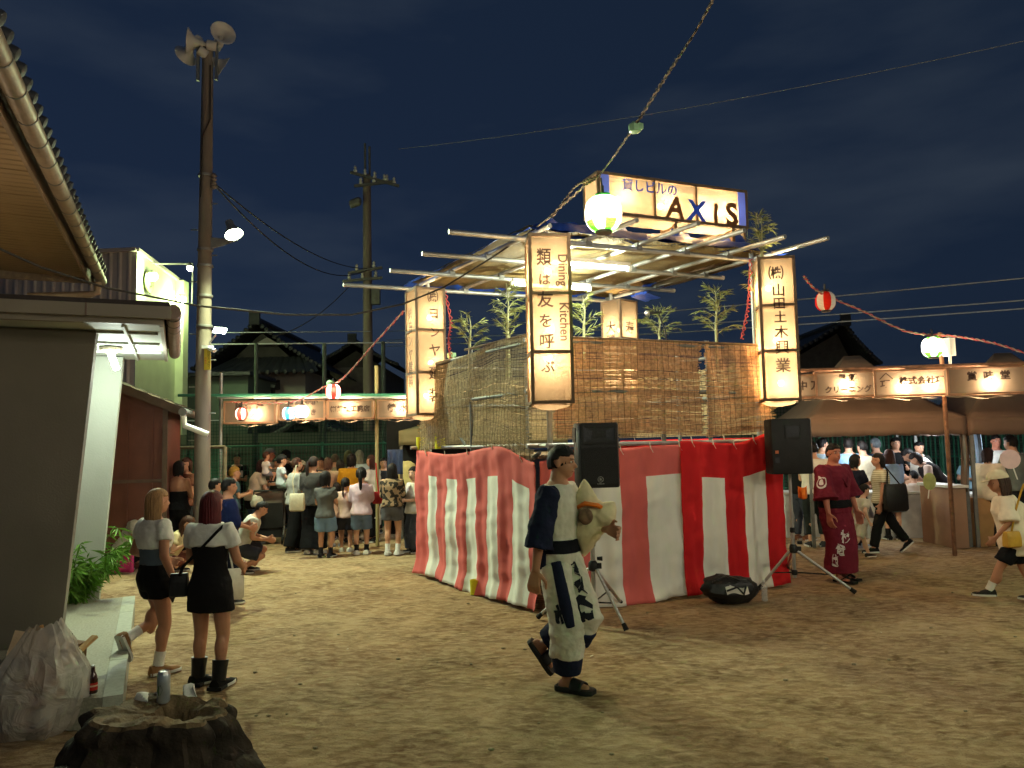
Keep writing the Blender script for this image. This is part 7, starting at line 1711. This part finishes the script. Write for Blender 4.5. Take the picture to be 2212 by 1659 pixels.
RC('woman in loose white shirt and black wide trousers facing right', 2146, 1178, 962, -62, hair=('bob', C(44, 28, 26)), top=[('tee', C(220, 204, 180), {'ease': .034, 'sl': 1.0, 'r': .06, 'r2': .066, 'hem': -.04})], bottom=[('wide', C(24, 24, 26))], pose=pz(HOLD))
RC('man in a white shirt facing the camera under the second tent', 2163, 1140, 934, 170, sex='m', skin='r', face=True, hair=('short', BLK), top=[('tee', W_)], bottom=[('trousers', C(40, 40, 46))], pose=pz(HOLD))
RC('man in a grey patterned shirt at the right frame edge, back turned', 2202, 1178, 934, 20, sex='m', hair=('short', DARK), top=[('tee', C(104, 110, 104), {'ease': .022})], bottom=[('trousers', C(40, 42, 46))], pose=pz(HOLD))
RC('stall worker in a white cap low behind the counter', 2098, 1130, 978, 120, sex='f', hair=('bob', DARK), hat=('cap', C(214, 220, 226)), face=True, top=[('tee', C(150, 190, 214))], bottom=[('trousers', C(60, 60, 66))], pose=pz(HOLD))
l, H = HL(2200, 1300, 1012)
G20 = person('girl in beige cap and oversized white shirt running at the right edge', l, H, 62, child=True, skin='b', hair=('long', C(60, 42, 34)), hat=('cap', C(206, 190, 160)), top=[('tee', C(222, 206, 184), {'ease': .034, 'sl': 1.0, 'r': .062, 'r2': .07, 'hem': -.10})], bottom=[('shorts', C(24, 24, 28), {'len': .8})], shoes=C(38, 34, 34), socks=C(218, 214, 206),
    pose=pz(lf=(-.05, .20, .06), rf=(.05, -.12, .055), lean=8, lh=(-.14, .12, .5), rh=(.14, -.05, .52)), group=GR)
q = P(2186, 1165, l.y - .2); bag_on('mustard straw bag swinging at the hip of the running girl', q, (.17, .10, .16), C(190, 144, 50), .2, [q + Vector((0, 0, .07)), P(2192, 1110, l.y - .2), P(2206, 1060, l.y - .16), P(2212, 1046, l.y - .1)])
q = P(2182, 992, 9.9); t = thing('hand_fan', 'pale pink round hand fan above the beige cap', 'fan', q, R(-10)); b = MB(); b.lathe([(.002, -.004), (.12, -.004), (.125, 0), (.12, .004), (.002, .004)], 24, (0, 0, 0), Matrix.Rotation(R(90), 3, 'X')); b.build('blade', mat('fan_pink', C(224, 190, 190), .7, .1, 8), t); b = MB(); b.tube([(0.03, 0, -.11), (.07, 0, -.26)], .008, 6); b.build('handle', M_WHITE, t)

# --- man in the maroon yukata
l, H = HL(1812, 1252, 951); MAR = C(112, 34, 50)
Y = person('man in a maroon yukata robe with black sash standing near the right speaker', l, H, -146, sex='m', fat=1.14, near=True, skin='r', face=True, hair=('short', C(26, 22, 20)), shoes=None,
    pose=pz(lf=(-.055, .0, .042), rf=(.06, .04, .042), rh=(.17, .06, .47), lh=(-.18, .06, .47), hyaw=-24, ep={1: (.9, -.6, 0), -1: (-.9, -.6, 0)}))
b = MB(); Y.torso_piece(b, -.02, .322, .018, .0)
for s in (-1, 1): Y.sleeve(b, s, 1.32, .064, .082, 1.12)
rt = Y.garment('robe_top', b, MAR, .030, .010)
b = MB(); Y.skirt(b, .08, -.435, .012, .012); rs_ = Y.garment('robe_skirt', b, MAR, .024, .008)
b = MB(); Y.torso_piece(b, .022, .082, .024); Y.garment('sash', b, C(22, 22, 24), .003, .002)
b = MB()
for s in (-1, 1): b.tube([Y.T(s * .05, -.03, .325), Y.T(s * .055, .05, .29), Y.T(s * .03, .088, .23), Y.T(-.01, .098, .17)], .016 * H, 8, fy=.5)
Y.garment('collar', b, C(96, 28, 42), 0, 0)
for s in (-1, 1):
    b = MB(); a = Y.AN[s]; b.box(a + Vector((s * .0, .05 * H, -.036 * H)), (.058 * H, .16 * H, .014 * H)); sd_ = b.build('sandal', M_RUBBER, Y.t, smooth=False)
    b = MB(); b.tube([a + Vector((-.026 * H, .03 * H, -.03 * H)), a + Vector((-.008 * H, .06 * H, -.004 * H)), a + Vector((0, .095 * H, -.02 * H))], .006 * H, 6); b.tube([a + Vector((.026 * H, .03 * H, -.03 * H)), a + Vector((.008 * H, .06 * H, -.004 * H)), a + Vector((0, .095 * H, -.02 * H))], .006 * H, 6); b.build('thong', M_RUBBER, sd_)
WPRINT = mat('white_print', C(216, 208, 206), .85, .05)
def decal(body_, F, target, u, v, d, size, m, rz=0.0, ang=0.0, bold=.0):
    """flat print laid on a garment: text placed in front of it and wrapped to its surface"""
    o = text('lettering', body_, None, P(u, v, d), size, m, rot=(math.pi / 2, ang, rz), bold=bold, ext=0.0); o.parent = None
    WRAPS.append((o, F.t, target))
WRAPS = []
dy = l.y - .32
for ch, u, v, an in (('杉', 1837, 1162, 8), ('竜', 1820, 1192, 12), ('也', 1802, 1217, 10)): decal(ch, Y, rs_, u, v, dy, .155, WPRINT, 0, R(an), .003)
def ring_decal(F, target, u, v, d, r, m, w=.022, rz=0.0):
    b = MB(); c = P(u, v, d); n = 28
    Q = Matrix.Rotation(rz, 3, 'Z')
    for rr in (r,):
        b.grid(lambda i, j: c + Q @ Vector(((rr - w * j) * math.cos(i * 6.2832), 0, (rr - w * j) * math.sin(i * 6.2832))), n, 1)
    b.grid(lambda i, j: c + Q @ Vector((r * .45 * j * math.cos(i * 6.2832), 0, r * .45 * j * math.sin(i * 6.2832))), 16, 1)
    o = b.build('emblem', m, F.t, world=True); s = o.modifiers.new('wrap', 'SHRINKWRAP'); s.target = target; s.wrap_method = 'NEAREST_SURFACEPOINT'; s.offset = .006
ring_decal(Y, rt, 1772, 1040, l.y - .26, .085, WPRINT, rz=R(-35))

# --- walking man in white and navy
l, H = HL(1216, 1479, 949); NAVY = C(28, 32, 56); CRM = C(214, 206, 194)
Wm = person('young man striding right in white and navy festival dress carrying a bundle', l, H, -112, sex='m', near=True, skin='b', face=True, hair=('short', C(20, 18, 18)), shoes=C(26, 26, 27), sandals=True,
    pose=pz(rf=(.05, .035, .042), lf=(-.05, -.10, .140), fpitch={-1: 55}, rh=(.16, -.05, .475), lh=(-.02, .20, .63), ep={1: (.7, -1, 0), -1: (-.6, -.6, -.6)}, palm={1: (-1, 0, 0)}, curl={1: .55, -1: .6}, hpitch=4))
b = MB(); Wm.torso_piece(b, .0, .318, .016); Wm.sleeve(b, -1, 1.3, .055, .065); Wm.garment('white_top', b, CRM, .026, .010)
b = MB(); Wm.sleeve(b, 1, 1.42, .050, .056, 1.12); jk = Wm.garment('navy_sleeve', b, NAVY, .028, .010)
b = MB(); k_ = 9
rings = []
for j in range(k_ + 1):
    tt = -.02 + .338 * j / k_; rg = [p for p in Wm.tring(tt, .024 * H, 28)]; ins = Wm.tring(tt, .004 * H, 28)
    idx = list(range(15, 28)) ; rings.append([rg[i % 28] for i in idx] + [ins[i % 28] for i in reversed(idx)])
b.loft(rings); Wm.garment('navy_back', b, NAVY, .012, .005)
b = MB(); Wm.torso_piece(b, .045, .098, .022); Wm.garment('sash', b, C(24, 25, 34), .003, .002)
b = MB(); b.loft([Wm.tring(q, .010 * H) for q in (-.06, -.03, .0, .03, .07)])
for s in (-1, 1): Wm.legtube(b, s, 1.60, .070, .080, .066)
tr = Wm.garment('white_trousers', b, CRM, .034, .012)
for s in (-1, 1):
    b = MB(); p0, p1, p2 = Wm.KN[s].lerp(Wm.AN[s], .52), Wm.KN[s].lerp(Wm.AN[s], .70), Wm.KN[s].lerp(Wm.AN[s], .90); b.tube([p0, p1, p2], [.062 * H, .060 * H, .054 * H], 18); hm_ = Wm.garment('navy_hem', b, NAVY, .014, .006)
    if s == 1: hem_r = hm_
b = MB(); b.tube([Wm.HP[1] + Vector((.055 * H, .02 * H, .03 * H)), Wm.HP[1].lerp(Wm.KN[1], .6) + Vector((.062 * H, .03 * H, 0)), Wm.KN[1] + Vector((.055 * H, .03 * H, 0))], [.022 * H, .026 * H, .022 * H], 10); Wm.garment('navy_panel', b, NAVY, .006, .004)
b = MB(); b.tube([Wm.T(.01, .045, .03), Wm.pel + Vector((.02, .085, -.11)) * H, Wm.pel + Vector((.02, .115, -.21)) * H, Wm.pel + Vector((.01, .085, -.29)) * H, Wm.pel + Vector((.0, .05, -.34)) * H], [.045 * H, .060 * H, .066 * H, .050 * H, .02 * H], 18)
fp_ = Wm.garment('front_flap', b, CRM, .034, .012)
b = MB(); b.tube([Wm.pel + Vector((.02, .10, -.255)) * H, Wm.pel + Vector((.01, .075, -.31)) * H, Wm.pel + Vector((.0, .045, -.36)) * H], [.060 * H, .046 * H, .014 * H], 18); Wm.garment('flap_hem', b, NAVY, .02, .01)
NPRINT = mat('navy_print', C(24, 26, 40), .85, .05); WP2 = WPRINT
def strokes(F, target, u, v, d, k, sets, m, w=.011):
    b = MB()
    for pts in sets:
        P3 = [P(u, v, d) + Vector((x * k, 0, z * k)) for x, z in pts]; n = len(P3)
        wd = [w * (.5 + math.sin(math.pi * (i + .6) / n)) for i in range(n)]
        vs = []
        for i in range(n):
            t_ = (P3[min(i + 1, n - 1)] - P3[max(i - 1, 0)]).normalized(); nn = Vector((-t_.z, 0, t_.x)); vs += [P3[i] + nn * wd[i], P3[i] - nn * wd[i]]
        b.add(vs, [(2 * i, 2 * i + 1, 2 * i + 3, 2 * i + 2) for i in range(n - 1)])
    o = b.build('brush_mark', m, F.t, world=True); sw_ = o.modifiers.new('wrap', 'SHRINKWRAP'); sw_.target = target; sw_.wrap_method = 'NEAREST_SURFACEPOINT'; sw_.offset = .005
cur = lambda a0, a1, r, cx=0, cz=0, n=9: [(cx + r * math.cos(R(a0 + (a1 - a0) * i / n)), cz + r * math.sin(R(a0 + (a1 - a0) * i / n))) for i in range(n + 1)]
dw = l.y - .26
strokes(Wm, fp_, 1247, 1222, dw, .06, [[(-.6, .5), (0, .62), (.6, .5)], [(-.5, 0), (0, .1), (.7, 0)], [(.1, .8), (.05, 0), (-.1, -.6)], cur(200, 400, .5, .0, -.5)], NPRINT, .008)
strokes(Wm, fp_, 1258, 1262, dw, .07, [cur(100, 330, .6), [(-.7, .1), (0, .2), (.8, .1)], [(-.4, -.5), (.2, -.4), (.9, -.7)], [(.3, 1), (.2, 0), (-.3, -.9)]], NPRINT, .009)
strokes(Wm, fp_, 1262, 1314, dw, .10, [cur(60, 300, .7), cur(180, 380, .45, .3, -.2), [(-.9, -.7), (-.2, -.9), (.8, -.6)], [(-.8, .4), (0, .5), (.9, .2)]], NPRINT, .018)
strokes(Wm, tr, 1205, 1328, dw, .08, [[(-.2, .8), (.0, 0), (.4, -.8)], [(-.6, .1), (.1, .1), (.7, .4)], cur(90, 260, .4, .1, -.3)], NPRINT, .012)
strokes(Wm, hem_r, 1208, 1402, dw, .07, [cur(80, 280, .45, -.4, -.1), [(0, .8), (.05, 0), (-.1, -.7)], cur(140, -60, .35, .55, .3), [(.2, -.1), (.7, -.2), (.9, -.6)]], WP2, .008)
strokes(Wm, jk, 1172, 1162, dw, .08, [[(-.6, .3), (0, .6), (.3, 1)], [(0, .6), (.1, 0), (-.5, -.4)], [(.1, .1), (.6, -.3), (.4, -.8)]], WP2, .014)
strokes(Wm, jk, 1176, 1190, dw, .06, [cur(20, 250, .5), [(-.6, -.8), (0, -.6), (.5, -.9)]], WP2, .010)
# bundle in his arm
bw = P(1276, 1110, l.y - .02); t = thing('cloth_bundle', 'cream paper bundle with orange band held by the walking man', 'bundle', bw)
b = MB()
def cone(c, d, L, r, tw=0):
    c, d = Vector(c), Vector(d).normalized(); pts = [c + d * (L * q) for q in (0, .2, .45, .7, .9, 1)]; b.tube(pts, [r * .75, r, r * .95, r * .6, r * .25, r * .04], 14)
cone((-.02, 0, .02), (-.1, 0, 1), .24, .085); cone((.05, -.02, -.06), (.55, -.1, .65), .20, .10); cone((.0, .0, -.02), (-.2, 0, -1), .30, .10); b.ball((.02, 0, -.03), (.12, .10, .14), 14, 10)
o = b.build('wrapping', mat('cream_paper', C(220, 202, 166), .8, .1, 9, .25, 20), t); remesh(o, .009, 3, .02, .008)
b = MB(); b.tube([(-.10, -.02, .05), (-.05, -.10, .085), (.04, -.11, .07), (.115, -.04, .02)], .017, 10); b.build('band', mat('orange_band', C(224, 112, 20), .35), t)
b = MB(); b.ball((-.045, -.085, -.01), (.055, .04, .06), 14, 10); b.build('inner_cloth', mat('grey_brown_print', C(120, 92, 74), .8, .5, 18), t)
# ------------------------------------------------------------------ lettering becomes plain mesh
bpy.context.view_layer.update()
dg = bpy.context.evaluated_depsgraph_get()
WR_BY = {o.name: (p, tg) for o, p, tg in WRAPS}
for o in TEXTS:
    me = bpy.data.meshes.new_from_object(o.evaluated_get(dg)); cu = o.data; nm = o.name
    if not me.materials: me.materials.append(cu.materials[0])
    n = bpy.data.objects.new('lettering', me); COL.objects.link(n)
    if nm in WR_BY:
        p, tg = WR_BY[nm]; me.transform(XF[p.name].inverted() @ o.matrix_world); n.parent = p
        s = n.modifiers.new('wrap', 'SHRINKWRAP'); s.target = tg; s.wrap_method = 'NEAREST_SURFACEPOINT'; s.offset = .006
    else:
        n.parent = o.parent; n.location = o.location; n.rotation_euler = o.rotation_euler; n.scale = o.scale
    bpy.data.objects.remove(o); bpy.data.curves.remove(cu)
